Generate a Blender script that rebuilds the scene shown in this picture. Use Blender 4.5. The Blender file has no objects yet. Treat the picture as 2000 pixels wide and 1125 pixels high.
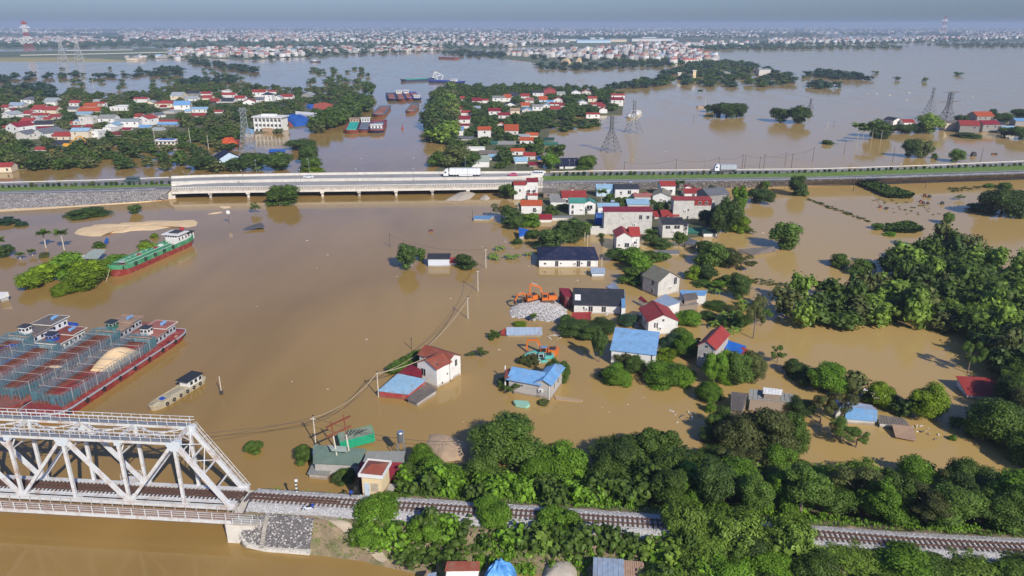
import bpy, math, random
import numpy as np
from mathutils import Vector, Matrix
random.seed(7); rng = np.random.default_rng(7)
SC = bpy.context.scene; COL = SC.collection
R = math.radians; PI = math.pi
F = 1430.0; H = 70.0; PITCH = math.atan((562.5 - 47.5) / F)
SP, CP = math.sin(PITCH), math.cos(PITCH)
cd = bpy.data.cameras.new('camera'); cam = bpy.data.objects.new('camera', cd); COL.objects.link(cam)
cd.sensor_width = 36; cd.lens = 36 * F / 2000; cd.clip_start = 1; cd.clip_end = 60000
cam.location = (0, 0, H); cam.rotation_euler = (PI / 2 - PITCH, 0, 0); SC.camera = cam
SUN_EL = 34.0
SUN_DIR = Vector((0.5, -0.866, 0)) * math.cos(R(SUN_EL)) + Vector((0, 0, math.sin(R(SUN_EL))))   # towards the sun
w = bpy.data.worlds.new('World'); SC.world = w; w.use_nodes = True
nt = w.node_tree; nt.nodes.clear()
out = nt.nodes.new('ShaderNodeOutputWorld'); bg = nt.nodes.new('ShaderNodeBackground'); sky = nt.nodes.new('ShaderNodeTexSky')
sky.sky_type = 'NISHITA'; sky.sun_disc = False; sky.sun_elevation = R(SUN_EL)
sky.sun_rotation = math.atan2(0.5, -0.866)
sky.altitude = 0; sky.air_density = 1.0; sky.dust_density = 1.0; sky.ozone_density = 3.0
tint = nt.nodes.new('ShaderNodeMixRGB'); tint.blend_type = 'MULTIPLY'; tint.inputs[0].default_value = 1.0
tint.inputs[2].default_value = (0.54, 0.672, 1.02, 1)
bg.inputs[1].default_value = 0.11
nt.links.new(sky.outputs[0], tint.inputs[1]); nt.links.new(tint.outputs[0], bg.inputs[0]); nt.links.new(bg.outputs[0], out.inputs[0])
sl = bpy.data.lights.new('sun', 'SUN'); sun = bpy.data.objects.new('sun', sl); COL.objects.link(sun)
sl.energy = 4.7; sl.angle = R(0.53); sl.color = (1.0, 0.93, 0.82)
sun.rotation_euler = SUN_DIR.to_track_quat('Z', 'Y').to_euler(); sun.location = (60, -100, 150)
SC.view_settings.view_transform = 'Standard'; SC.view_settings.look = 'None'
SC.view_settings.exposure = 0.0; SC.view_settings.gamma = 1.0
SC.view_settings.use_curve_mapping = False
def G(u, v, z=0.0):
 a = (u - 1000) / F; b = (562.5 - v) / F; t = (H - z) / (SP - b * CP)
 return Vector((a * t, (CP + b * SP) * t, z))
def MPP(u, v, z=0.0):
 b = (562.5 - v) / F
 return (H - z) / (SP - b * CP) / F
def hgt(v0, v1, z=0.0):
 y = G(1000, v0, z).y; b = (562.5 - v1) / F
 return H + y * (-SP + b * CP) / (CP + b * SP) - z
def hat(y, v1, z=0.0):
 b = (562.5 - v1) / F
 return H + y * (-SP + b * CP) / (CP + b * SP) - z
def lerp_tab(tab, u):
 for (a, b), (c, d) in zip(tab, tab[1:]):
  if u <= c: return b + (d - b) * (u - a) / (c - a)
 return tab[-1][1]
MATS = {}
def mat(name, rgb, rough=0.7, var=0.12, scale=1.5, metal=0.0, orand=0.0, bump=0.0, bscale=8.0, corr=0.0, corr_dir='X', corr_scale=3.0, stain=None, stain_amt=0.4, stain_scale=0.4, island=0.0, transl=0.0, spec=0.5, wet=False):
 if name in MATS: return MATS[name]
 m = bpy.data.materials.new(name); m.use_nodes = True; t = m.node_tree; n = t.nodes; L = t.links
 bs = n['Principled BSDF']; bs.inputs['Roughness'].default_value = rough; bs.inputs['Metallic'].default_value = metal
 bs.inputs['Specular IOR Level'].default_value = spec
 tc = n.new('ShaderNodeTexCoord')
 no = n.new('ShaderNodeTexNoise'); no.inputs['Scale'].default_value = scale; no.inputs['Detail'].default_value = 6; no.inputs['Roughness'].default_value = 0.65
 L.new(tc.outputs['Object'], no.inputs['Vector'])
 mr = n.new('ShaderNodeMapRange'); mr.inputs[1].default_value = 0.3; mr.inputs[2].default_value = 0.7
 mr.inputs[3].default_value = 1 - var; mr.inputs[4].default_value = 1 + var
 L.new(no.outputs['Fac'], mr.inputs[0]); val = mr.outputs[0]
 def mul(a, b):
  x = n.new('ShaderNodeMath'); x.operation = 'MULTIPLY'; L.new(a, x.inputs[0]); L.new(b, x.inputs[1]); return x.outputs[0]
 if orand:
  oi = n.new('ShaderNodeObjectInfo'); m2 = n.new('ShaderNodeMapRange'); m2.inputs[3].default_value = 1 - orand; m2.inputs[4].default_value = 1 + orand
  L.new(oi.outputs['Random'], m2.inputs[0]); val = mul(val, m2.outputs[0])
 if island:
  ge = n.new('ShaderNodeNewGeometry'); m3 = n.new('ShaderNodeMapRange'); m3.inputs[3].default_value = 1 - island; m3.inputs[4].default_value = 1 + island
  L.new(ge.outputs['Random Per Island'], m3.inputs[0]); val = mul(val, m3.outputs[0])
 base = n.new('ShaderNodeRGB'); base.outputs[0].default_value = (*rgb, 1); colr = base.outputs[0]
 if stain:
  ns = n.new('ShaderNodeTexNoise'); ns.inputs['Scale'].default_value = stain_scale; ns.inputs['Detail'].default_value = 8; ns.inputs['Roughness'].default_value = 0.7
  L.new(tc.outputs['Object'], ns.inputs['Vector'])
  ms = n.new('ShaderNodeMapRange'); ms.inputs[1].default_value = 0.48; ms.inputs[2].default_value = 0.68; ms.inputs[3].default_value = 0; ms.inputs[4].default_value = stain_amt
  L.new(ns.outputs['Fac'], ms.inputs[0])
  mx = n.new('ShaderNodeMixRGB'); L.new(ms.outputs[0], mx.inputs[0]); L.new(colr, mx.inputs[1]); mx.inputs[2].default_value = (*stain, 1); colr = mx.outputs[0]
 vm = n.new('ShaderNodeVectorMath'); vm.operation = 'SCALE'; L.new(colr, vm.inputs[0]); L.new(val, vm.inputs['Scale'])
 fin = vm.outputs[0]
 if wet:   # silt line left by the flood a hand's breadth above the water
  gz = n.new('ShaderNodeSeparateXYZ'); L.new(tc.outputs['Object'], gz.inputs[0]); az = n.new('ShaderNodeMath'); az.operation = 'MULTIPLY_ADD'; az.inputs[1].default_value = -.7; L.new(no.outputs['Fac'], az.inputs[0]); L.new(gz.outputs[2], az.inputs[2])
  wr_ = n.new('ShaderNodeMapRange'); wr_.inputs[1].default_value = -.12; wr_.inputs[2].default_value = .25; wr_.inputs[3].default_value = .62; wr_.inputs[4].default_value = 0; L.new(az.outputs[0], wr_.inputs[0])
  mw = n.new('ShaderNodeMixRGB'); mw.inputs[2].default_value = (.20, .13, .06, 1); L.new(wr_.outputs[0], mw.inputs[0]); L.new(fin, mw.inputs[1]); fin = mw.outputs[0]
 L.new(fin, bs.inputs['Base Color'])
 if corr:
  wv = n.new('ShaderNodeTexWave'); wv.bands_direction = corr_dir; wv.inputs['Scale'].default_value = corr_scale
  L.new(tc.outputs['Object'], wv.inputs['Vector'])
  bu = n.new('ShaderNodeBump'); bu.inputs['Strength'].default_value = corr; bu.inputs['Distance'].default_value = 0.08
  L.new(wv.outputs['Fac'], bu.inputs['Height']); L.new(bu.outputs[0], bs.inputs['Normal'])
 elif bump:
  nb = n.new('ShaderNodeTexNoise'); nb.inputs['Scale'].default_value = bscale; nb.inputs['Detail'].default_value = 5
  L.new(tc.outputs['Object'], nb.inputs['Vector'])
  bu = n.new('ShaderNodeBump'); bu.inputs['Strength'].default_value = bump; bu.inputs['Distance'].default_value = 0.15
  L.new(nb.outputs['Fac'], bu.inputs['Height']); L.new(bu.outputs[0], bs.inputs['Normal'])
 if transl:
  tr = n.new('ShaderNodeBsdfTranslucent'); L.new(vm.outputs[0], tr.inputs['Color']); ms = n.new('ShaderNodeMixShader'); ms.inputs[0].default_value = transl
  L.new(bs.outputs[0], ms.inputs[1]); L.new(tr.outputs[0], ms.inputs[2]); L.new(ms.outputs[0], n['Material Output'].inputs[0])
 MATS[name] = m; return m
ROOF = dict(
 red=(0.36, 0.050, 0.042), maroon=(0.26, 0.022, 0.035), orange=(0.50, 0.10, 0.035), fadedred=(0.36, 0.14, 0.12), salmon=(0.42, 0.15, 0.11), rust=(0.28, 0.075, 0.045),
 charcoal=(0.042, 0.047, 0.058), navy=(0.016, 0.024, 0.062), grey=(0.16, 0.17, 0.19), paleg=(0.36, 0.40, 0.41), palegreen=(0.38, 0.44, 0.38),
 lblue=(0.30, 0.50, 0.66), blue2=(0.17, 0.38, 0.66), sky=(0.24, 0.46, 0.74), sage=(0.13, 0.20, 0.165), blue3=(0.02, 0.13, 0.50), teal=(0.08, 0.32, 0.26), green=(0.04, 0.16, 0.12), brown=(0.17, 0.15, 0.135),
 khaki=(0.24, 0.235, 0.17), tan=(0.45, 0.30, 0.20), steel=(0.34, 0.43, 0.55), white=(0.72, 0.72, 0.70), greyg=(0.27, 0.28, 0.26), darkgreen=(0.025, 0.07, 0.06))
def roofm(k):
 worn = k in ('rust', 'brown', 'khaki', 'steel', 'tan', 'fadedred', 'lblue', 'blue2', 'greyg')
 return mat('roof_' + k, ROOF[k], 0.75 if k == 'navy' else 0.55, 0.16, 0.5, corr=0.55, corr_dir='X', corr_scale=2.2, orand=0.12, stain=(0.24, 0.17, 0.12) if worn else (0.13, 0.09, 0.08), stain_amt=0.6 if worn else 0.4, stain_scale=0.45, spec=0.3)
WALL = dict(white=(0.74, 0.73, 0.69), cream=(0.70, 0.60, 0.44), grey=(0.30, 0.29, 0.27), yellow=(0.74, 0.58, 0.34), offwhite=(0.60, 0.58, 0.53), brown=(0.28, 0.22, 0.17), lblue=(0.50, 0.64, 0.76),
 red=(0.36, 0.05, 0.05), maroon=(0.12, 0.02, 0.025), blue=(0.03, 0.12, 0.40), raw=(0.46, 0.44, 0.41), tin=(0.66, 0.70, 0.76), dgreen=(0.05, 0.13, 0.10))
def wallm(k):
 return mat('wall_' + k, WALL[k], 0.85, 0.05, 0.8, orand=0.06, stain=(0.22, 0.20, 0.17) if k in ('raw', 'grey', 'offwhite', 'brown') else (0.48, 0.45, 0.40), stain_amt=0.45 if k in ('raw', 'grey', 'offwhite', 'brown') else 0.32, stain_scale=0.55, spec=0.2, bump=0.15, bscale=3, wet=True)
glass = mat('window_glass', (0.025, 0.03, 0.038), 0.12, 0.2, 1.0)
framem = mat('window_frame', (0.55, 0.54, 0.52), 0.6, 0.05)
trimm = mat('trim_white', (0.76, 0.75, 0.72), 0.7, 0.06, stain=(0.4, 0.37, 0.33), stain_amt=0.3, stain_scale=1.5)
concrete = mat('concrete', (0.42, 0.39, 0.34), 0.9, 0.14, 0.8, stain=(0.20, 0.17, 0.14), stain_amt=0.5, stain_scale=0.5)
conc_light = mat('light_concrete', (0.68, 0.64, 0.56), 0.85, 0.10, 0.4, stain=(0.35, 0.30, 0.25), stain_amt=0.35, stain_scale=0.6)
pole_m = mat('pole_concrete', (0.62, 0.56, 0.46), 0.85, 0.1)
dark_metal = mat('dark_metal', (0.05, 0.045, 0.045), 0.6, 0.2)
galv = mat('galvanised_steel', (0.30, 0.32, 0.34), 0.5, 0.12, metal=0.4)
wire_m = mat('wire', (0.10, 0.09, 0.08), 0.6, 0.05)
rubber = mat('rubber', (0.02, 0.02, 0.02), 0.85, 0.1)
class MB:
 def __init__(s): s.v = []; s.f = []; s.m = []
 def add(s, vs, fs, mi=0):
  o = len(s.v); s.v += [tuple(p) for p in vs]; s.f += [tuple(i + o for i in f) for f in fs]; s.m += [mi] * len(fs); return s
 def box(s, x0, x1, y0, y1, z0, z1, mi=0):
  return s.add([(x0, y0, z0), (x1, y0, z0), (x1, y1, z0), (x0, y1, z0), (x0, y0, z1), (x1, y0, z1), (x1, y1, z1), (x0, y1, z1)],
                     [(0, 3, 2, 1), (4, 5, 6, 7), (0, 1, 5, 4), (1, 2, 6, 5), (2, 3, 7, 6), (3, 0, 4, 7)], mi)
 def obox(s, c, ax, ay, az, mi=0):     # oriented box: centre and three half-axis vectors
  c, ax, ay, az = Vector(c), Vector(ax), Vector(ay), Vector(az)
  vs = [c + i * ax + j * ay + k * az for k in (-1, 1) for i, j in ((-1, -1), (1, -1), (1, 1), (-1, 1))]
  return s.add(vs, [(0, 3, 2, 1), (4, 5, 6, 7), (0, 1, 5, 4), (1, 2, 6, 5), (2, 3, 7, 6), (3, 0, 4, 7)], mi)
 def bar(s, p, q, w, h=None, up=(0, 0, 1), mi=0):
  p, q = Vector(p), Vector(q); h = h or w; d = q - p
  if d.length < 1e-6: return s
  d0 = d.normalized(); u = Vector(up)
  if abs(d0.dot(u)) > 0.98: u = Vector((0, 1, 0)) if abs(d0.y) < 0.9 else Vector((1, 0, 0))
  a = d0.cross(u).normalized(); b = a.cross(d0)
  return s.obox((p + q) / 2, d / 2, a * w / 2, b * h / 2, mi)
 def cyl(s, p, q, r, n=8, r2=None, cap=True, mi=0):
  p, q = Vector(p), Vector(q); d = (q - p).normalized(); u = Vector((0, 0, 1)) if abs(d.z) < 0.9 else Vector((1, 0, 0))
  a = d.cross(u).normalized(); b = a.cross(d); r2 = r if r2 is None else r2
  vs = [p + (a * math.cos(t) + b * math.sin(t)) * r for t in [2 * PI * i / n for i in range(n)]] + [q + (a * math.cos(t) + b * math.sin(t)) * r2 for t in [2 * PI * i / n for i in range(n)]]
  fs = [(i, i + n, (i + 1) % n + n, (i + 1) % n) for i in range(n)]
  if cap: fs += [tuple(range(n)), tuple(range(2 * n - 1, n - 1, -1))]
  return s.add(vs, fs, mi)
 def prism(s, poly, z0, z1, mi=0, mtop=None):     # poly: xy list or (x, y, ztop)
  n = len(poly); A = sum(poly[i][0] * poly[(i + 1) % n][1] - poly[(i + 1) % n][0] * poly[i][1] for i in range(n))
  if A < 0: poly = poly[::-1]
  vs = [(p[0], p[1], z0) for p in poly] + [(p[0], p[1], p[2] if len(p) > 2 and z1 is None else z1) for p in poly]
  s.add(vs, [tuple(range(n - 1, -1, -1))] + [(i, (i + 1) % n, (i + 1) % n + n, i + n) for i in range(n)], mi)
  s.f.append(tuple(range(len(s.v) - n, len(s.v)))); s.m.append(mi if mtop is None else mtop); return s
 def slab(s, pts, th, mi=0):          # polygon in space, thickness th downwards
  n = len(pts); pts = [Vector(p) for p in pts]; dn = Vector((0, 0, -th))
  A = sum(pts[i].x * pts[(i + 1) % n].y - pts[(i + 1) % n].x * pts[i].y for i in range(n))
  if A < 0: pts = pts[::-1]
  return s.add(pts + [p + dn for p in pts], [tuple(range(n)), tuple(range(2 * n - 1, n - 1, -1))] + [((i + 1) % n, i, i + n, (i + 1) % n + n) for i in range(n)], mi)
 def sphere(s, c, r, seg=8, rings=5, sc=(1, 1, 1), mi=0):
  vs = [(c[0], c[1], c[2] + r * sc[2])]
  for j in range(1, rings):
   t = PI * j / rings
   for i in range(seg):
    a = 2 * PI * i / seg; vs.append((c[0] + r * sc[0] * math.sin(t) * math.cos(a), c[1] + r * sc[1] * math.sin(t) * math.sin(a), c[2] + r * sc[2] * math.cos(t)))
  vs.append((c[0], c[1], c[2] - r * sc[2])); fs = [(0, 1 + i, 1 + (i + 1) % seg) for i in range(seg)]
  for j in range(rings - 2):
   for i in range(seg): fs.append((1 + j * seg + i, 1 + (j + 1) * seg + i, 1 + (j + 1) * seg + (i + 1) % seg, 1 + j * seg + (i + 1) % seg))
  e = len(vs) - 1; fs += [(e, 1 + (rings - 2) * seg + (i + 1) % seg, 1 + (rings - 2) * seg + i) for i in range(seg)]
  return s.add(vs, fs, mi)
 def mesh(s, name, mats, smooth=False):
  me = bpy.data.meshes.new(name); me.from_pydata(s.v, [], s.f)
  for m in (mats if isinstance(mats, (list, tuple)) else [mats]): me.materials.append(m)
  if len(me.materials) > 1: me.polygons.foreach_set('material_index', s.m)
  if smooth: me.polygons.foreach_set('use_smooth', [True] * len(s.f))
  me.update(); return me
 def obj(s, name, mats, parent=None, smooth=False):
  return inst(name, s.mesh(name, mats, smooth), parent)
def inst(name, me, parent=None, loc=None, rot=None, scale=None):
 o = bpy.data.objects.new(name, me); COL.objects.link(o)
 if parent is not None: o.parent = parent
 if loc is not None: o.location = loc
 if rot is not None: o.rotation_euler = rot
 if scale is not None: o.scale = scale
 return o
def tag(o, label=None, cat=None, group=None, kind=None):
 if label: o['label'] = label
 if cat: o['category'] = cat
 if group: o['group'] = group
 if kind: o['kind'] = kind
 return o
def thing(name, loc, rz, label, cat, group=None):
 o = inst(name, None, None, loc, (0, 0, rz)); o.empty_display_size = 0.5
 return tag(o, label, cat, group)
def structure(o): o['kind'] = 'structure'; return o
def np_mesh(name, V, Fq, mats, mi=None):
 V = np.asarray(V, dtype=np.float32); Fq = np.asarray(Fq, dtype=np.int32); k = Fq.shape[1]
 me = bpy.data.meshes.new(name); me.vertices.add(len(V)); me.vertices.foreach_set('co', V.ravel())
 me.loops.add(Fq.size); me.loops.foreach_set('vertex_index', Fq.ravel())
 me.polygons.add(len(Fq)); me.polygons.foreach_set('loop_start', np.arange(0, Fq.size, k, dtype=np.int32)); me.polygons.foreach_set('loop_total', np.full(len(Fq), k, dtype=np.int32))
 for m in (mats if isinstance(mats, (list, tuple)) else [mats]): me.materials.append(m)
 if mi is not None: me.polygons.foreach_set('material_index', np.asarray(mi, dtype=np.int32))
 me.update(calc_edges=True); return me
# ================================================================== WATER, GROUND, SKY HAZE
def water_material():
 m = bpy.data.materials.new('flood_water'); m.use_nodes = True; t = m.node_tree; n = t.nodes; L = t.links
 bs = n['Principled BSDF']; bs.inputs['Roughness'].default_value = 0.035; bs.inputs['IOR'].default_value = 1.33
 tc = n.new('ShaderNodeTexCoord')
 n1 = n.new('ShaderNodeTexNoise'); n1.inputs['Scale'].default_value = 0.012; n1.inputs['Detail'].default_value = 5; n1.inputs['Distortion'].default_value = 0.8; L.new(tc.outputs['Object'], n1.inputs['Vector'])
 ms_ = n.new('ShaderNodeMapping'); ms_.inputs['Scale'].default_value = (.05, .009, 1); ms_.inputs['Rotation'].default_value = (0, 0, -.35); L.new(tc.outputs['Object'], ms_.inputs['Vector']); n4 = n.new('ShaderNodeTexNoise'); n4.inputs['Scale'].default_value = 1; n4.inputs['Detail'].default_value = 7; n4.inputs['Distortion'].default_value = 1.2; L.new(ms_.outputs[0], n4.inputs['Vector']); ad = n.new('ShaderNodeMath'); ad.operation = 'MULTIPLY_ADD'; ad.inputs[1].default_value = .55; ad.inputs[2].default_value = -.25; L.new(n4.outputs['Fac'], ad.inputs[0]); sm = n.new('ShaderNodeMath'); L.new(n1.outputs['Fac'], sm.inputs[0]); L.new(ad.outputs[0], sm.inputs[1])
 cr = n.new('ShaderNodeValToRGB'); cr.color_ramp.elements[0].position = 0.3; cr.color_ramp.elements[1].position = 0.7
 cr.color_ramp.elements[0].color = (0.282, 0.174, 0.050, 1); cr.color_ramp.elements[1].color = (0.37, 0.232, 0.074, 1)
 L.new(sm.outputs[0], cr.inputs[0])
 sx = n.new('ShaderNodeSeparateXYZ'); L.new(tc.outputs['Object'], sx.inputs[0]); nx_ = n.new('ShaderNodeMath'); nx_.operation = 'MULTIPLY_ADD'; nx_.inputs[1].default_value = 60; L.new(n1.outputs['Fac'], nx_.inputs[0]); L.new(sx.outputs[0], nx_.inputs[2])
 m0 = n.new('ShaderNodeMapRange'); m0.interpolation_type = 'SMOOTHSTEP'; m0.inputs[1].default_value = -40; m0.inputs[2].default_value = 110; L.new(nx_.outputs[0], m0.inputs[0])
 mx = n.new('ShaderNodeMixRGB'); mx.inputs[2].default_value = (0.48, 0.325, 0.118, 1); L.new(m0.outputs[0], mx.inputs[0]); L.new(cr.outputs[0], mx.inputs[1]); L.new(mx.outputs[0], bs.inputs['Base Color'])
 mp = n.new('ShaderNodeMapping'); mp.inputs['Scale'].default_value = (0.55, 1.0, 1.0); mp.inputs['Rotation'].default_value = (0, 0, 0.3); L.new(tc.outputs['Object'], mp.inputs['Vector'])
 n2 = n.new('ShaderNodeTexNoise'); n2.inputs['Scale'].default_value = 1.1; n2.inputs['Detail'].default_value = 4; L.new(mp.outputs[0], n2.inputs['Vector'])
 n3 = n.new('ShaderNodeTexNoise'); n3.inputs['Scale'].default_value = 0.02; n3.inputs['Detail'].default_value = 3; L.new(tc.outputs['Object'], n3.inputs['Vector'])
 mr = n.new('ShaderNodeMapRange'); mr.inputs[1].default_value = 0.35; mr.inputs[2].default_value = 0.7; mr.inputs[3].default_value = 0.05; mr.inputs[4].default_value = 0.18; L.new(n3.outputs['Fac'], mr.inputs[0])
 rr_ = n.new('ShaderNodeMapRange'); rr_.inputs[1].default_value = .4; rr_.inputs[2].default_value = .62; rr_.inputs[3].default_value = .05; rr_.inputs[4].default_value = .15; L.new(n4.outputs['Fac'], rr_.inputs[0]); L.new(rr_.outputs[0], bs.inputs['Roughness'])
 bu = n.new('ShaderNodeBump'); bu.inputs['Distance'].default_value = 0.12; L.new(mr.outputs[0], bu.inputs['Strength']); L.new(n2.outputs['Fac'], bu.inputs['Height'])
 L.new(bu.outputs[0], bs.inputs['Normal']); return m
wm = water_material()
mb = MB(); S = 22000
xs = [-S, -4000, -800, 0, 800, 4000, S]; ys = [-600, 0, 200, 500, 1500, 5000, 24000]
for i in range(6):
 for j in range(6):
  mb.add([(xs[i], ys[j], 0), (xs[i + 1], ys[j], 0), (xs[i + 1], ys[j + 1], 0), (xs[i], ys[j + 1], 0)], [(0, 1, 2, 3)])
structure(mb.obj('water', wm))
mb = MB(); mb.add([(-40000, -1000, -6), (40000, -1000, -6), (40000, 45000, -6), (-40000, 45000, -6)], [(0, 1, 2, 3)])
structure(mb.obj('ground', mat('river_bed', (0.2, 0.14, 0.07), 0.9)))
hz = MB().box(-21000, 21000, -560, 23500, -1.0, 100).obj('haze', None)
hm = bpy.data.materials.new('haze_air'); hm.use_nodes = True; hn = hm.node_tree; hn.nodes.clear()
ho = hn.nodes.new('ShaderNodeOutputMaterial'); pv = hn.nodes.new('ShaderNodeVolumePrincipled')
pv.inputs['Color'].default_value = (0.60, 0.74, 0.95, 1); pv.inputs['Density'].default_value = 0.00014; pv.inputs['Anisotropy'].default_value = 0.0
hn.links.new(pv.outputs[0], ho.inputs['Volume']); hz.data.materials.clear(); hz.data.materials.append(hm); hz['kind'] = 'stuff'
grass_m = mat('verge_grass', (0.13, 0.22, 0.03), 0.9, 0.3, 0.6, stain=(0.22, 0.22, 0.06), stain_amt=0.6, stain_scale=0.25, bump=0.5, bscale=3)
earth_m = mat('earth', (0.27, 0.20, 0.125), 0.95, 0.3, 0.5, stain=(0.08, 0.12, 0.03), stain_amt=0.9, stain_scale=0.35, bump=0.5, bscale=2)
vill_m = mat('village_ground', (0.12, 0.12, 0.055), 0.95, 0.35, 0.08, stain=(0.05, 0.08, 0.025), stain_amt=0.8, stain_scale=0.05)
plain_m = mat('far_field', (0.10, 0.13, 0.07), 0.95, 0.4, 0.002, stain=(0.20, 0.19, 0.09), stain_amt=0.6, stain_scale=0.003)
sand_m = mat('sand', (0.72, 0.53, 0.31), 0.95, 0.10, 0.3, bump=0.4, bscale=1.2, spec=0.1)
greysand_m = mat('grey_sand', (0.42, 0.37, 0.30), 0.95, 0.12, 0.4, bump=0.4, bscale=1.5, spec=0.1)
def land(name, pts, z=0.3, m=vill_m, kind=True, z0=-2, jit=0):
 P = [G(u, v, 0) for u, v in pts]; mb = MB(); mb.prism([(p.x, p.y) for p in P], z0, z); o = mb.obj(name, m)
 if kind: structure(o)
 return o
land('far_land', [(-500, 49.6), (1000, 49.4), (2600, 49.6), (2600, 62), (2010, 62), (1800, 63), (1600, 61), (1590, 73), (1700, 73.5), (1850, 72), (2000, 76), (2400, 76), (2400, 84), (1860, 82), (1600, 87), (1500, 86), (1440, 90), (1330, 97), (1260, 103), (1180, 98), (1080, 92), (1000, 93), (880, 101), (820, 100), (700, 104), (640, 112), (560, 113), (500, 117), (350, 113), (290, 116), (245, 119), (235, 118), (140, 120), (0, 118), (-300, 118), (-300, 101), (0, 101), (90, 100), (190, 97), (330, 93), (300, 91), (160, 93), (0, 96), (-500, 97)], 0.3, plain_m)
land('far_land', [(960, 100), (1010, 98), (1110, 93), (1230, 99), (1300, 108), (1400, 116), (1400, 124), (1300, 128), (1150, 132), (1062, 131), (1045, 122), (960, 112)], 0.32, plain_m)
land('riverbank', [(0, 120.5), (240, 121), (250, 118), (140, 112), (0, 113), (-200, 113), (-200, 121)], 0.4, mat('dry_field', (0.34, 0.30, 0.13), 0.95, 0.2, 0.01))
for (a, b, c, d) in [(40, 108.5, 210, 105.5), (130, 99.5, 260, 97.8), (210, 105.5, 560, 96), (320, 96.5, 470, 92)]:
 mb = MB(); p, q = G(a, b, 0), G(c, d, 0); mb.bar((p.x, p.y, 0.8), (q.x, q.y, 0.8), 7, 1.4); structure(mb.obj('far_road', conc_light))
land('village_ground', [(-200, 200), (0, 196), (110, 196), (150, 205), (230, 204), (330, 190), (420, 180), (520, 178), (640, 185), (700, 205), (640, 240), (500, 262), (400, 262), (300, 262), (200, 290), (150, 308), (60, 330), (0, 335), (-200, 345)], 0.35)
land('village_ground', [(850, 190), (900, 178), (1000, 176), (1150, 176), (1220, 190), (1215, 225), (1120, 226), (1080, 240), (1060, 300), (1040, 331), (1150, 331), (1150, 335), (850, 336), (880, 290), (870, 240)], 0.35)
land('village_ground', [(1012, 398), (1060, 372), (1180, 366), (1300, 364), (1420, 380), (1405, 440), (1380, 462), (1300, 470), (1200, 462), (1100, 432), (1020, 420)], 0.25)
# ================================================================== HIGHWAY
ZR = 4.0
T_near = [(-400, 389), (0, 379.5), (200, 375.5), (330, 371), (400, 369), (620, 366.5), (750, 365), (970, 362), (1060, 359), (1100, 357.5), (1450, 354), (1725, 348.5), (2000, 339.5), (2500, 322)]
T_medn = [(-400, 383), (0, 373.5), (340, 363), (400, 358), (600, 354.5), (800, 352.5), (950, 351), (1045, 350), (1060, 352.6), (1100, 352.5), (1200, 350.5), (1600, 345), (2000, 332), (2500, 313)]
T_medf = [(-400, 375), (0, 365.5), (340, 359), (400, 356.8), (600, 353), (800, 351), (950, 349.5), (1045, 348), (1060, 343.5), (1100, 342.5), (1300, 341), (1500, 338.5), (1600, 336), (2000, 322), (2500, 303)]
T_far = [(-400, 368), (0, 359), (200, 354), (336, 348.5), (400, 345.5), (620, 341.5), (800, 339.5), (1066, 338), (1200, 335.5), (1600, 332), (1800, 325.5), (2000, 316.5), (2500, 297)]
T_toe = [(-400, 420), (0, 409), (120, 403), (240, 396), (300, 392), (345, 388)]
T_toeR = [(1040, 376), (1100, 372), (1450, 366.5), (1800, 354.5), (2000, 347), (2500, 330)]
def strip(tabA, tabB, za, zb, u0, u1, step=25):
 us = list(np.arange(u0, u1, step)) + [u1]; V = []; Fa = []
 for u in us:
  V.append(tuple(G(u, lerp_tab(tabA, u), za))); V.append(tuple(G(u, lerp_tab(tabB, u), zb)))
 for i in range(len(us) - 1): Fa.append((2 * i, 2 * i + 2, 2 * i + 3, 2 * i + 1))
 return V, Fa
def line_pts(tab, z, u0, u1, step=25, dv=0):
 return [G(u, lerp_tab(tab, u) + dv, z) for u in list(np.arange(u0, u1, step)) + [u1]]
def ribbon(name, tabA, tabB, za, zb, u0, u1, m, parent=None, step=25):
 mb = MB(); V, Fa = strip(tabA, tabB, za, zb, u0, u1, step); mb.add(V, Fa); return mb.obj(name, m, parent)
asph = mat('asphalt', (0.155, 0.155, 0.16), 0.9, 0.15, 0.3, stain=(0.24, 0.23, 0.22), stain_amt=0.6, stain_scale=0.05)
deckm = mat('bridge_deck', (0.34, 0.335, 0.32), 0.9, 0.1, 0.2, stain=(0.22, 0.22, 0.21), stain_amt=0.6, stain_scale=0.08)
rockm = mat('slope_stone', (0.25, 0.23, 0.215), 0.9, 0.45, 1.4, bump=0.9, bscale=1.5, stain=(0.12, 0.11, 0.10), stain_amt=0.6, stain_scale=0.15)
SH = lambda tab, d: [(a, b + d) for a, b in tab]
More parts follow.
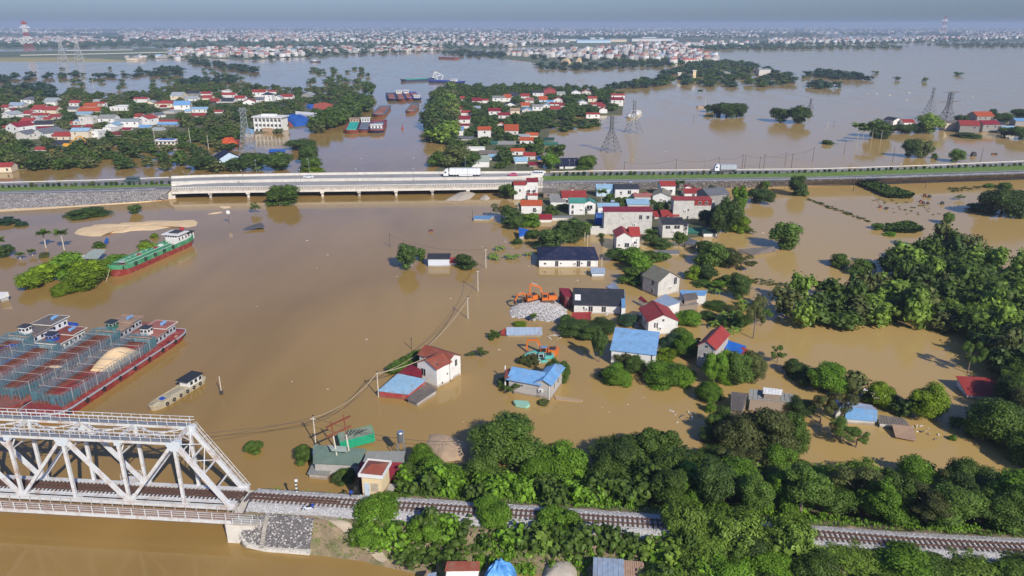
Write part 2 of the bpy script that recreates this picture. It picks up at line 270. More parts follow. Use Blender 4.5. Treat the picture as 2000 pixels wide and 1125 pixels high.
for (u0, u1, am) in ((-400, 335, asph), (1060, 2500, asph)):
 structure(ribbon('road', T_near, T_medn, ZR, ZR, u0, u1, am)); structure(ribbon('road', T_medf, T_far, ZR, ZR, u0, u1, am))
 structure(ribbon('median', T_medn, T_medf, ZR + 0.02, ZR + 0.02, u0, u1, grass_m))
 tk = MB()
 for tab, d in ((T_near, -1.2), (T_medn, 0.6), (T_medf, -0.4), (T_far, 0.35)):
  V, Fa = strip(SH(tab, d), SH(tab, d - 0.22), ZR + 0.03, ZR + 0.03, u0, u1); tk.add(V, Fa)
 structure(tk.obj('edge_line', mat('road_paint', (0.75, 0.75, 0.72), 0.7)))
 dk = MB()
 for (ta, tb) in ((T_near, T_medn), (T_medf, T_far)):
  mid = [(a, (lerp_tab(ta, a) + lerp_tab(tb, a)) / 2) for a in range(u0, u1 + 1, 5)]
  for a in range(u0, u1 - 20, 30):
   p, q = G(a, lerp_tab(mid, a), ZR + 0.05), G(a + 12, lerp_tab(mid, a + 12), ZR + 0.05); dk.bar(p, q, 0.2, 0.02)
 structure(dk.obj('lane_marking', mat('road_paint', (0.7, 0.7, 0.7))))
 ff = MB(); us = list(np.arange(u0, u1, 30)) + [u1]
 P = [G(u, lerp_tab(T_far, u), ZR) for u in us]; V = []
 for p in P: V += [tuple(p), (p.x, p.y + 7, -1.5)]
 ff.add(V, [(2 * i, 2 * i + 2, 2 * i + 3, 2 * i + 1) for i in range(len(us) - 1)]); structure(ff.obj('far_slope', earth_m))
structure(ribbon('near_slope', [(a, b) for a, b in T_toe], T_near, 0.3, ZR, -400, 300, rockm))
structure(ribbon('near_slope', T_toeR, T_near, 0.5, ZR, 1045, 2500, rockm))
structure(ribbon('sand_bank', [(a, b + 9 * max(0.25, 1 - a / 420)) for a, b in T_toe], T_toe, -0.3, 0.32, -400, 345, sand_m))
structure(ribbon('slope_footing', SH(T_toeR, 2.6), T_toeR, -0.3, 0.52, 1045, 2500, conc_light))
mb = MB(); a, b, c, d = G(300, 372, ZR), G(333, 371, ZR), G(332, 387, 0), G(300, 392, 0.3)
mb.add([a, b, G(336, 380, 1.2), c, d], [(0, 4, 3, 2, 1)]); structure(mb.obj('slope_cone', rockm))
mb = MB(); mb.prism([tuple(G(308, 371, ZR))[:2], tuple(G(340, 370, ZR))[:2], tuple(G(345, 360, ZR))[:2], tuple(G(310, 360, ZR))[:2]], -1, 3.98)
structure(mb.obj('abutment', conc_light))
mb = MB(); mb.prism([tuple(G(1050, 358, ZR))[:2], tuple(G(1080, 357, ZR))[:2], tuple(G(1080, 339, ZR))[:2], tuple(G(1050, 339, ZR))[:2]], -1, 3.97); structure(mb.obj('abutment', conc_light))
def scatter_stones(name, fn, n, s0, s1, mats, parent=None, flat=0.6):
 base = np.array([(1, 0, 0), (0.3, 0.95, 0), (-0.8, 0.6, 0), (-0.8, -0.6, 0), (0.3, -0.95, 0), (0.1, 0, 1), (-0.2, 0.3, 0.9)], dtype=np.float32)
 fc = np.array([(0, 1, 5), (1, 6, 5), (1, 2, 6), (2, 3, 6), (3, 5, 6), (3, 4, 5), (4, 0, 5)])
 P = np.array([fn() for _ in range(n)], dtype=np.float32); s = rng.uniform(s0, s1, (n, 1, 1)) ; a = rng.uniform(0, 2 * PI, n)
 j = base[None] * (1 + rng.uniform(-0.25, 0.25, (n, 7, 3))); j = j * s; j[:, :, 2] *= flat
 ca, sa = np.cos(a)[:, None], np.sin(a)[:, None]; X = j[:, :, 0] * ca - j[:, :, 1] * sa; Y = j[:, :, 0] * sa + j[:, :, 1] * ca
 V = np.stack([X, Y, j[:, :, 2]], -1) + P[:, None]; V[:, :5, 2] -= 0.15 * s[:, 0]
 Fc = (fc[None] + np.arange(n)[:, None, None] * 7).reshape(-1, 3)
 mi = np.repeat(rng.integers(0, len(mats), n), 7)
 o = inst(name, np_mesh(name, V.reshape(-1, 3), Fc, mats, mi), parent); o['kind'] = 'stuff'; return o
st_l = mat('stone_light', (0.44, 0.41, 0.38), 0.9, 0.2, island=0.25); st_m = mat('stone_mid', (0.26, 0.24, 0.23), 0.9, 0.2, island=0.3); st_d = mat('stone_dark', (0.15, 0.135, 0.13), 0.9, 0.2, island=0.3)
def fslope():
 u = random.uniform(-150, 328); k = random.random(); zz = 0.4 + 3.4 * k
 return tuple(G(u, lerp_tab(T_toe, u), 0.3).lerp(G(u, lerp_tab(T_near, u), ZR), k) + Vector((0, 0, 0.04)))
scatter_stones('slope_stones', fslope, 5000, 0.15, 0.42, [st_m, st_m, st_l, st_d])
def fslope2():
 u = random.uniform(1060, 2100); k = random.random()
 return tuple(G(u, lerp_tab(T_toeR, u), 0.5).lerp(G(u, lerp_tab(T_near, u), ZR), k) + Vector((0, 0, 0.04)))
scatter_stones('slope_stones', fslope2, 4000, 0.15, 0.40, [st_m, st_l, st_d])
B0, B1 = 335, 1060
hb = thing('highway_bridge', G(700, 352, 0), 0, 'long pale concrete highway bridge with two carriageways across the flooded river', 'road bridge')
def loc(p, root): return Vector(p) - root.location
def rel_ribbon(name, tA, tB, za, zb, m, u0=B0, u1=B1, step=45):
 mb = MB(); V, Fa = strip(tA, tB, za, zb, u0, u1, step); mb.add([loc(v, hb) for v in V], Fa); return mb.obj(name, m, hb)
def wallstrip(name, tab, z0, z1, th, m, u0=B0, u1=B1, step=45, parent=hb, dv=0.0):
 mb = MB(); P = line_pts(tab, ZR, u0, u1, step, dv)
 for p, q in zip(P, P[1:]):
  a = Vector((p.x, p.y, (z0 + z1) / 2)); b = Vector((q.x, q.y, (z0 + z1) / 2)); mb.bar(a - parent.location, b - parent.location, th, z1 - z0)
 return mb.obj(name, m, parent)
rel_ribbon('deck', T_near, SH(T_medn, 0.6), ZR, ZR, deckm); rel_ribbon('deck', SH(T_medf, -0.6), T_far, ZR, ZR, deckm)
wallstrip('girder', T_near, 2.3, 3.2, 0.5, conc_light, dv=0.3); wallstrip('deck_edge', T_near, 3.2, 3.95, 0.9, mat('stained_concrete', (0.50, 0.45, 0.38), 0.9, 0.25, 0.8, stain=(0.16, 0.13, 0.1), stain_amt=0.7, stain_scale=0.7), dv=0.0)
wallstrip('girder', T_far, 2.3, 3.9, 0.5, conc_light)
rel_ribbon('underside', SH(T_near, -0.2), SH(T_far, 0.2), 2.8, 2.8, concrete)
wallstrip('median_barrier', T_medn, 3.9, 4.95, 0.5, conc_light, dv=-0.4); wallstrip('median_barrier', T_medf, 3.9, 4.95, 0.5, conc_light, dv=-0.2)
wallstrip('parapet', T_far, 3.9, 5.0, 0.4, conc_light, u1=1066)
wallstrip('parapet_base', T_near, 3.95, 4.25, 0.4, concrete); wallstrip('parapet_rail', T_near, 4.8, 5.02, 0.3, conc_light)
pm = MB().box(-0.18, 0.18, -0.14, 0.14, 0, 0.56).mesh('parapet_post', conc_light)
for u in np.arange(B0 + 3, B1, 5.0):
 p = G(u, lerp_tab(T_near, u), ZR); inst('parapet_post', pm, hb, Vector((p.x, p.y, 4.25)) - hb.location)
pier_me = None
for i, u in enumerate((410, 484, 556, 629, 701, 773, 844, 914, 985)):
 vn = lerp_tab(T_near, u); p, q = G(u, vn, ZR), G(u, lerp_tab(T_far, u), ZR); mb = MB()
 a = Vector((p.x, p.y - 0.5, 2.1)); b = Vector((q.x, q.y, 2.1)); mb.bar(a - hb.location, b - hb.location, 1.6, 1.0)
 for k in (0.04, 0.33, 0.66, 0.96):
  c = a.lerp(b, k); mb.cyl(Vector((c.x, c.y, -3)) - hb.location, Vector((c.x, c.y, 1.7)) - hb.location, 0.6, 10)
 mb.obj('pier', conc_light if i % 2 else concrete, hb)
for (tab, u0, u1, nm, d) in ((T_near, -200, 305, 'near', 0), (T_near, 1075, 2300, 'near', 0), (T_far, -200, 330, 'far', 0), (T_far, 1075, 2300, 'far', 0)):
 g = thing('guard_rail', G((u0 + u1) / 2, lerp_tab(tab, (u0 + u1) / 2), ZR), 0, '%s galvanised guard rail along the %s edge of the highway %s of the bridge' % ('pale', nm, 'left' if u0 < 0 else 'right'), 'guard rail', None)
 wallstrip('rail', tab, 4.45, 4.8, 0.12, galv if nm == 'near' else conc_light, u0, u1, 30, g); pmb = MB()
 for u in np.arange(u0, u1, 6.5):
  p = G(u, lerp_tab(tab, u), ZR) - g.location; pmb.box(p.x - 0.08, p.x + 0.08, p.y - 0.08, p.y + 0.08, 0, 0.6)
 pmb.obj('posts', galv, g)['kind'] = 'stuff'
def lamp_meshes():
 a = MB().cyl((0, 0, 0), (0, 0, 1), 0.013, 8, 0.007); b = MB().bar((0, 0, 0.985), (0.0, -0.11, 1.0), 0.01, 0.01); c = MB().box(-0.02, 0.02, -0.19, -0.09, 0.99, 1.012)
 return a.mesh('lamp_pole', galv), b.mesh('lamp_arm', galv), c.mesh('lamp_head', trimm)
LP = lamp_meshes()
def street_lamp(u, v, z, vt, label, group=None):
 p = G(u, v, z); h = hat(p.y, vt, z); r = thing('street_lamp', p, random.uniform(-0.3, 0.3), label, 'street lamp', group)
 for nm, me in zip(('pole', 'arm', 'lamp_head'), LP): inst(nm, me, r, scale=(h * 1.1, h, h))
for (u, v, vt, lb) in ((476, 364, 332, 'leftmost slim street lamp on the near parapet of the highway bridge'), (588, 363, 330, 'slim street lamp on the near parapet in line with the white car'), (699, 362, 329, 'slim street lamp on the near parapet above the open river'), (808, 362, 328, 'slim street lamp on the near parapet left of the white lorry'), (914, 360, 327, 'slim street lamp on the near parapet in front of the white lorry'),
                      (363, 360, 335, 'short street lamp where the left median meets the bridge')):
 street_lamp(u, v, ZR, vt, lb)
for (u, vt, lb) in ((502, 312, 'street lamp on the far parapet before the dark round trees'), (605, 310, 'street lamp on the far parapet behind the white car'), (708, 309, 'street lamp on the far parapet right of the trees'), (810, 308, 'street lamp on the far parapet left of the tree clump'), (909, 307, 'street lamp on the far parapet directly behind the lorry trailer'), (1006, 307, 'tall street lamp on the far parapet behind the pink car'), (1078, 317, 'street lamp just right of the white minibus'),
     (1112, 312, 'left one of two close street lamps before the black roofed temple house'), (1122, 312, 'right one of two close street lamps before the black roofed temple house'), (1233, 311, 'street lamp on the far road edge right of the tall pylon'), (1375, 306, 'street lamp on the far road edge left of the grey lorry')):
 street_lamp(u, lerp_tab(T_far, u), ZR, vt, lb)
white_paint = mat('white_paint', (0.78, 0.79, 0.80), 0.35, 0.03); tyre_me = MB().cyl((0, -0.14, 0), (0, 0.14, 0), 0.5, 14).mesh('tyre', rubber); rim_me = MB().cyl((0, -0.16, 0), (0, 0.16, 0), 0.28, 10).mesh('rim', galv)
def wheels(root, xs, halfw, r=0.5):
 for x in xs:
  for s in (-1, 1):
   t = inst('wheel', tyre_me, root, (x, s * halfw, r), None, (r * 2, 1, r * 2)); inst('rim', rim_me, t)
def car(u, v, z, rz, paint, label, name='car', L=4.4):
 r = thing(name, G(u, v, z), rz, label, 'car'); h = 1.0
 mb = MB(); n = 0
 prof = [(-L / 2, .35), (-L / 2, .85), (-L * .42, .95), (-L * .28, 1.38), (L * .12, 1.45), (L * .27, .98), (L / 2 - .1, .85), (L / 2, .6), (L / 2, .35)]
 k = len(prof); vs = [(x, -0.88 if zz < 1.2 else -0.68, zz) for x, zz in prof] + [(x, 0.88 if zz < 1.2 else 0.68, zz) for x, zz in prof]
 mb.add(vs, [tuple(range(k)), tuple(range(2 * k - 1, k - 1, -1))] + [((i + 1) % k, i, i + k, (i + 1) % k + k) for i in range(k)]); mb.obj('body', mat('car_' + label[:6], paint, 0.3, 0.03), r)
 for s in (-1, 1):
  w2 = MB(); w2.add([(-L * .36, s * .87, 1.0), (L * .2, s * .87, 1.0), (L * .1, s * .72, 1.36), (-L * .27, s * .72, 1.34)], [(0, 1, 2, 3) if s < 0 else (3, 2, 1, 0)]); w2.obj('side_window', glass, r)
 ws = MB(); ws.add([(L * .265, -.7, 1.0), (L * .265, .7, 1.0), (L * .13, .6, 1.44), (L * .13, -.6, 1.44)], [(0, 1, 2, 3)]); ws.obj('windscreen', glass, r)
 for s in (-1, 1): MB().box(L / 2 - .05, L / 2 + .02, s * .6 - .15, s * .6 + .15, .6, .72).obj('headlight', trimm, r)
 wheels(r, (-L * .3, L * .31), 0.82, 0.32); return r
def vp(u, k, ta=T_medf, tb=T_far): return lerp_tab(ta, u) * (1 - k) + lerp_tab(tb, u) * k
car(603, vp(603, .45), ZR, 0.0, (0.75, 0.76, 0.78), 'silver white saloon car alone on the far carriageway of the bridge')
car(1002, vp(1002, .5), ZR, PI, (0.62, 0.10, 0.20), 'pink car on the far carriageway between the lorry and the minibus')
def van(u, v, z, rz, paint, label, cat='van', L=5.6):
 r = thing('minibus' if cat == 'minibus' else 'van', G(u, v, z), rz, label, cat); mb = MB()
 prof = [(-L / 2, .4), (-L / 2, 2.2), (-L * .45, 2.35), (L * .25, 2.35), (L * .38, 1.4), (L / 2 - .05, 1.1), (L / 2, .4)]; k = len(prof)
 mb.add([(x, -.95, zz) for x, zz in prof] + [(x, .95, zz) for x, zz in prof], [tuple(range(k)), tuple(range(2 * k - 1, k - 1, -1))] + [((i + 1) % k, i, i + k, (i + 1) % k + k) for i in range(k)])
 mb.obj('body', mat('van_' + label[:6], paint, 0.35, 0.03), r)
 for s in (-1, 1):
  for i in range(4): MB().box(-L * .42 + i * 1.1, -L * .42 + i * 1.1 + .9, s * .96 - .015, s * .96 + .015, 1.35, 2.0).obj('side_window', glass, r)
 MB().add([(L * .375 + .02, -.8, 1.45), (L * .375 + .02, .8, 1.45), (L * .25 + .04, .8, 2.25), (L * .25 + .04, -.8, 2.25)], [(0, 1, 2, 3)]).obj('windscreen', glass, r)
 wheels(r, (-L * .3, L * .3), 0.85, 0.36); return r
van(1049, vp(1049, .4), ZR, PI + .02, (0.75, 0.75, 0.75), 'white minibus parked at the right end of the highway bridge', 'minibus', 6)
van(258, vp(258, .55), ZR, PI + .06, (0.08, 0.12, 0.12), 'dark green and silver minibus on the highway left of the bridge', 'minibus', 6.5)
def lorry(u, v, rz, Lb, label, col, name, cat, plain=False):
 r = thing(name, G(u, v, ZR), rz, label, cat); hb_ = 2.75 if not plain else 2.3
 MB().box(-Lb / 2 - 1.0, Lb / 2 + 3.2, -0.5, 0.5, 0.75, 1.05).obj('chassis', dark_metal, r)
 bx = MB().box(-Lb / 2 - .9, Lb / 2 - .3, -1.25, 1.25, 1.15, 1.15 + hb_).obj('cargo_box', mat('box_' + col, (0.8, 0.81, 0.8) if not plain else (0.42, 0.46, 0.48), 0.5, 0.05, 0.5), r)
 rib = MB().box(-.03, .03, -1.28, 1.28, 0, hb_ + .03).mesh('rib', galv)
 for i in range(int(Lb / 1.6)): inst('rib', rib, bx, (-Lb / 2 - .8 + i * 1.6, 0, 1.15))
 x0 = Lb / 2 + .3; mb = MB(); prof = [(x0, .6), (x0, 3.2), (x0 + .3, 3.7), (x0 + 1.2, 3.6), (x0 + 2.1, 2.7), (x0 + 2.25, .6)]; k = len(prof)
 mb.add([(x, -1.2, zz) for x, zz in prof] + [(x, 1.2, zz) for x, zz in prof], [tuple(range(k)), tuple(range(2 * k - 1, k - 1, -1))] + [((i + 1) % k, i, i + k, (i + 1) % k + k) for i in range(k)])
 mb.obj('cab', white_paint, r); MB().add([(x0 + 2.24, -1.05, 1.9), (x0 + 2.24, 1.05, 1.9), (x0 + 1.6, 1.05, 3.25), (x0 + 1.6, -1.05, 3.25)], [(0, 1, 2, 3)]).obj('windscreen', glass, r)
 for s in (-1, 1): MB().box(x0 + .9, x0 + 1.8, s * 1.21 - .01, s * 1.21 + .01, 1.9, 2.6).obj('side_window', glass, r)
 if not plain: MB().box(-Lb / 2 + 2.6, Lb / 2 - 4.6, -1.2, 1.2, .5, 1.0).obj('side_skirt', trimm, r)
 wheels(r, ([-Lb / 2, -Lb / 2 + 1.3, -Lb / 2 + 2.6, Lb / 2 - 3.4, Lb / 2 - 2.1, Lb / 2 + 1.9] if not plain else [-Lb / 2, Lb / 2 + 1.8]), 1.05, 0.5); return r
lorry(906, vp(906, .45), PI + .005, 13.5, 'long white articulated lorry driving on the highway bridge', 'white', 'articulated_lorry', 'lorry')
lorry(1419, vp(1419, .75), PI + .01, 7.0, 'grey boxed lorry with white cab on the highway right of the village', 'grey', 'box_lorry', 'lorry', True)
# ================================================================== RAILWAY EMBANKMENT (height field)
CL = [Vector(G(u, v, 4.5).xy) for u, v in ((380, 958), (500, 969.5), (713, 983.5), (800, 988), (1050, 1004.5), (1262, 1019.5), (1590, 1043), (1783, 1058), (2000, 1069), (2300, 1082))]
def cl_y(x):
 for a, b in zip(CL, CL[1:]):
  if x <= b.x or b is CL[-1]: return a.y + (b.y - a.y) * (x - a.x) / (b.x - a.x)
def smooth(t): t = max(0.0, min(1.0, t)); return t * t * (3 - 2 * t)
def hnoise(x, y): return 0.12 * math.sin(x * 1.3 + y * .7) + 0.1 * math.sin(x * .5 - y * 1.9 + 1) + .06 * math.sin(3.1 * x + 2.2 * y)
XE = -38.6
SHORE = [(q.x, q.y) for q in (G(-200, 1040), G(400, 1040), G(600, 1078), G(750, 1104), G(815, 1124), G(900, 1160), G(1000, 1230))]
SHORE = [(-200, 80)] + SHORE + [(60, SHORE[-1][1] - 14)]
def terr(x, y):
 d = y - cl_y(x)
 base_near = -0.8 + 2.4 * smooth((y - lerp_tab(SHORE, x)) / 4.5 + .1); base_far = -0.8
 if d > 0: z = base_far + (3.95 - base_far) * (1 - min(1, max(0, (d - 2.9) / (2.2 + 9 * smooth((x + 24) / 9)))))
 else: z = base_near + (3.95 - base_near) * (1 - min(1, max(0, (-d - 3.5) / (3.6 + 2.4 * smooth((x + 24) / 12)))))
 e = XE + (0 if d > -3.5 else 0.035 * (d + 3.5) ** 2 + .3)
 if x < e: z = z - (e - x) * (3.0 if d > -3.5 else 1.8)
 if x < -16 and y < lerp_tab(SHORE, x): z -= .5 * (lerp_tab(SHORE, x) - y)
 n = hnoise(x, y) * (0.25 if abs(d) < 3.2 else 1.0)
 return max(-1.6, z + n * (1 if x > XE + 12 else .25))
V = []; Fa = []; nx, ny = 300, 110; X0, X1, Y0, Y1 = -44.0, 90.0, 58.0, 104.0
for i in range(nx + 1):
 x = X0 + (X1 - X0) * i / nx
 for j in range(ny + 1):
  y = Y0 + (Y1 - Y0) * j / ny; V.append((x, y, terr(x, y)))
for i in range(nx):
 for j in range(ny): a = i * (ny + 1) + j; Fa.append((a, a + ny + 1, a + ny + 2, a + 1))
structure(inst('embankment', np_mesh('embankment', V, Fa, earth_m)))
ballast_m = mat('ballast', (0.54, 0.52, 0.49), 0.95, 0.3, 5.0, bump=0.9, bscale=9)
def drape(name, pts_l, pts_r, z, m, n=60, st=True):
 """ribbon between two xy polylines laid over the terrain"""
 def samp(pts, k):
  L = [0]
  for a, b in zip(pts, pts[1:]): L.append(L[-1] + (b - a).length)
  t = k * L[-1]
  for i in range(len(pts) - 1):
   if t <= L[i + 1] + 1e-6: return pts[i].lerp(pts[i + 1], (t - L[i]) / max(1e-6, L[i + 1] - L[i]))
  return pts[-1]
 V = []; Fa = []; W_ = 14
 for i in range(n + 1):
  a, b = samp(pts_l, i / n), samp(pts_r, i / n)
  for j in range(W_ + 1):
   c = a.lerp(b, j / W_); V.append((c.x, c.y, max(terr(c.x, c.y), terr(c.x + .25, c.y), terr(c.x, c.y + .25)) + z))
 for i in range(n):
  for j in range(W_): k = i * (W_ + 1) + j; Fa.append((k, k + W_ + 1, k + W_ + 2, k + 1))
 o = inst(name, np_mesh(name, V, Fa, m));
 if st: structure(o)
 return o
xs = [XE + .2] + list(np.arange(-36, 90, 3.0))
mb = MB(); V = []
for x in xs:
 y = cl_y(x)
 V += [(x, y - 2.9, 3.98), (x, y - 1.5, 4.32), (x, y + 1.5, 4.32), (x, y + 2.6, 3.98)]
mb.add(V, [(4 * i + k, 4 * i + 4 + k, 4 * i + 5 + k, 4 * i + 1 + k) for i in range(len(xs) - 1) for k in range(3)]); structure(mb.obj('ballast_bed', ballast_m))
def fbal():
 x = random.uniform(XE + .3, 75); d = random.uniform(-3.0, 2.7); y = cl_y(x) + d
 z = 4.32 if -1.5 < d < 1.5 else (4.32 - (-1.5 - d) / 1.4 * .34 if d < 0 else 4.32 - (d - 1.5) / 1.1 * .34)
 return (x, y, z)
scatter_stones('ballast_stones', fbal, 9000, 0.05, 0.14, [mat('ballast_stone', (0.62, 0.60, 0.57), 0.9, island=.35), mat('ballast_stone_dark', (0.30, 0.28, 0.27), 0.9, island=.3)])
trk = thing('railway_track', Vector((0, 88, 4.3)), 0, 'rusty railway track with dark sleepers on grey ballast leaving the truss bridge', 'railway track')
rust_m = mat('rusty_steel', (0.11, 0.055, 0.04), 0.8, 0.25, 2.0); slp_m = mat('sleeper', (0.12, 0.085, 0.07), 0.9, 0.25)
slp_c = mat('concrete_sleeper', (0.28, 0.25, 0.22), 0.9, 0.2)
sl_me = MB().box(-0.12, 0.12, -1.1, 1.1, 0, 0.14).mesh('sleeper', slp_m)
def track_rails(root, xa, xb, z):
 for off in (-0.55, 0.55, ):
  mb = MB(); xx = list(np.arange(xa, xb, 3.0)) + [xb]
  for a, b in zip(xx, xx[1:]):
   ya, yb = cl_y(a) + off, cl_y(b) + off; mb.bar(Vector((a, ya, z)) - root.location, Vector((b, yb, z)) - root.location, 0.10, 0.18)
  mb.obj('rail', rust_m, root)
xa = XE - .2; ns = 0; x = xa; big = MB()
while x < 88:
 yy = cl_y(x); ang = math.atan2(cl_y(x + 1) - yy, 1)
 if ns < 180: inst('sleeper', sl_me, trk, Vector((x, yy, 4.3)) - trk.location, (0, 0, ang))
 else:
  c = Vector((x, yy, 4.37)) - trk.location; big.obox(c, (0.12 * math.cos(ang), 0.12 * math.sin(ang), 0), (-1.1 * math.sin(ang), 1.1 * math.cos(ang), 0), (0, 0, .07))
 ns += 1; x += 0.68
if big.v: big.obj('sleepers', slp_m, trk)['kind'] = 'stuff'
track_rails(trk, xa, 88, 4.54)
mb = MB()
for off in (-0.28, 0.28):
 mb.bar(Vector((XE, cl_y(XE) + off, 4.5)) - trk.location, Vector((-25, cl_y(-25) + off * .3, 4.5)) - trk.location, .1, .14)
mb.obj('guide_rail', rust_m, trk)
def zone(u, v):  return terr(*G(u, v, 2).xy)
def ground_px(u, v):
 z = 4.6
 while z > -.2:
  p = G(u, v, z)
  if terr(p.x, p.y) >= z: return p
  z -= .06
 return G(u, v, -.2)
edge = [(472, 1045), (478, 1028), (500, 1010), (540, 1007), (615, 1014)]
foot = [(475, 1052), (484, 1066), (520, 1074), (560, 1077), (606, 1081)]
drape('stone_pitching', [ground_px(*p).xy for p in foot], [ground_px(*p).xy for p in edge], 0.05, mat('pitching', (0.13, 0.12, 0.12), .9, .35, 3, bump=.8, bscale=4), 50)
fe = [ground_px(*p) for p in foot]; ee = [ground_px(*p) for p in edge]
def fpit():
 k = random.random() * 3.999; i = int(k); a = fe[i].lerp(fe[i + 1], k - i); b = ee[i].lerp(ee[i + 1], k - i); c = a.lerp(b, random.random())
 return (c.x, c.y, max(terr(c.x, c.y), terr(c.x + .25, c.y), terr(c.x, c.y + .25)) + .07)
scatter_stones('pitching_stones', fpit, 1900, .07, .20, [st_d, st_m, mat('stone_pale', (0.55, 0.52, 0.47), .9, island=.25), st_d])
mb = MB(); pts = [p + Vector((0, 0, max(.15, 0.25))) for p in [ground_px(470, 1040)] + fe]
for a, b in zip(pts, pts[1:]): mb.bar(a, b, 0.7, 0.6)
structure(mb.obj('pitching_kerb', conc_light))
def fk():
 i = random.randrange(len(pts) - 1); c = pts[i].lerp(pts[i + 1], random.random()); return (c.x + random.uniform(-.3, .3), c.y + random.uniform(-.4, .2), c.z + .2)
scatter_stones('kerb_stones', fk, 320, .1, .22, [MATS['stone_pale'], st_l])
mb = MB(); a, b = ground_px(524, 1008), ground_px(513, 1072); n = 14
for i in range(n):
 c = a.lerp(b, (i + .5) / n); c.z = terr(c.x, c.y) + .12; mb.obox(c, (.28, 0, 0), (0, .52, 0), (0, 0, .12))
tag(mb.obj('concrete_steps', concrete), 'narrow concrete steps running down the stone abutment slope', 'steps')
drape('path', [ground_px(*p).xy for p in ((505, 1000), (600, 1006), (650, 1026), (700, 1066), (736, 1098), (748, 1104))], [ground_px(*p).xy for p in ((505, 990), (615, 996), (668, 1014), (712, 1052), (750, 1086), (757, 1098))], .07, mat('dirt_path', (0.44, 0.36, 0.26), .95, .12, 1.0), 60)
# ================================================================== TRUSS RAILWAY BRIDGE
tw = mat('truss_paint', (0.66, 0.67, 0.66), 0.55, 0.06, 0.8, stain=(0.34, 0.19, 0.11), stain_amt=0.75, stain_scale=0.8)
tgus = mat('gusset_paint', (0.60, 0.66, 0.70), 0.55, 0.05)
rt = thing('truss_bridge', Vector((-75, 90, 0)), 0, 'white steel truss railway bridge over the brown river at lower left', 'railway bridge')
N0 = Vector((-39.6, 89.4, 0)); AX = Vector((-33.1, 2.8, 0)).normalized(); NV = Vector((0.0846, 0.9964, 0)); PL = 8.35
WD = 4.4; ZB = 3.8; ZT = 14.3; NP = 9
def P(i, far, z): return N0 + AX * (PL * i if i >= 1 else 1.3 + (PL - 1.3) * i) + NV * (WD if far else 0) + Vector((0, 0, z)) - rt.location
def member(nm, a, b, w, h, m=tw, up=(0, 0, 1)): return MB().bar(a, b, w, h, up).obj(nm, m, rt)
for far in (0, 1):
 for i in range(NP): member('bottom_chord', P(i, far, ZB), P(i + 1, far, ZB), .45, .5)
 for i in range(1, NP): member('top_chord', P(i, far, ZT), P(i + 1, far, ZT), .55, .6)
 member('end_post', P(0, far, ZB), P(1, far, ZT), .6, .55)
 for i in range(1, NP + 1):
  member('vertical_post', P(i, far, ZB), P(i, far, ZT), .42, .42)
  if i % 2 == 1 and i > 0:
   member('diagonal', P(i, far, ZT), P(i + 1, far, ZB), .5, .46)
   if i > 1: member('diagonal', P(i, far, ZT), P(i - 1, far, ZB), .5, .46)
 s = -0.30 if not far else 0.30
 for i in range(1, NP + 1, 2):
  c = P(i, far, ZT - .35); mb = MB()
  for sy in (-.31,):
   d = NV * sy; a = AX
   pts = [c - a * 1.05 + Vector((0, 0, .65)), c + a * 1.05 + Vector((0, 0, .65)), c + a * 1.05 - Vector((0, 0, .1)), c + a * .5 - Vector((0, 0, .95)), c - a * .5 - Vector((0, 0, .95)), c - a * 1.05 - Vector((0, 0, .1))]
   q = [p + d for p in pts] + [p - d for p in pts]; mb.add(q, [(0, 1, 2, 3, 4, 5), (11, 10, 9, 8, 7, 6)] + [((k + 1) % 6, k, k + 6, (k + 1) % 6 + 6) for k in range(6)])
  mb.obj('gusset', tgus, rt)
 for i in range(2, NP + 1, 2):
  c = P(i, far, ZT - .35); mb = MB()
  mb.obox(c, AX * .45, NV * .31, Vector((0, 0, .45)))
  mb.obj('gusset', tgus, rt)
 for i in range(0, NP + 1, 2):
  c = P(i, far, ZB + .35); mb = MB()
  mb.obox(c, AX * .8, NV * .28, Vector((0, 0, .5)))
  mb.obj('gusset', tw, rt)
 zc = ZT + .34; member('walkway', P(1, far, zc), P(NP + 1, far, zc), 1.0, .06, galv)
 for sd in (-.5, .5):
  mb = MB(); o = NV * sd
  for z in (.55, 1.05): mb.bar(P(.9, far, zc + z) + o, P(NP + 1, far, zc + z) + o, .07)
  n_ = int(PL * NP / 1.5)
  for k in range(n_ + 1):
   c = P(1, far, zc) + AX * (k * 1.5) + o; mb.bar(c, c + Vector((0, 0, 1.05)), .07)
  mb.obj('railing', tw, rt)
 a, b = P(0, far, ZB), P(1, far, ZT); dn = (b - a).normalized(); upv = Vector((0, 0, 1)); nn = (dn.cross(NV)).normalized()
 if nn.z < 0: nn = -nn
 if far:
  mb = MB()
  for o in (.35, -.35):
   for k in (.75, 1.15): mb.bar(a + nn * k + NV * o, b + nn * k + NV * o, .06)
   for k in range(11): c = a.lerp(b, k / 10) + NV * o; mb.bar(c + nn * .2, c + nn * 1.15, .05)
  mb.obj('railing', tw, rt)
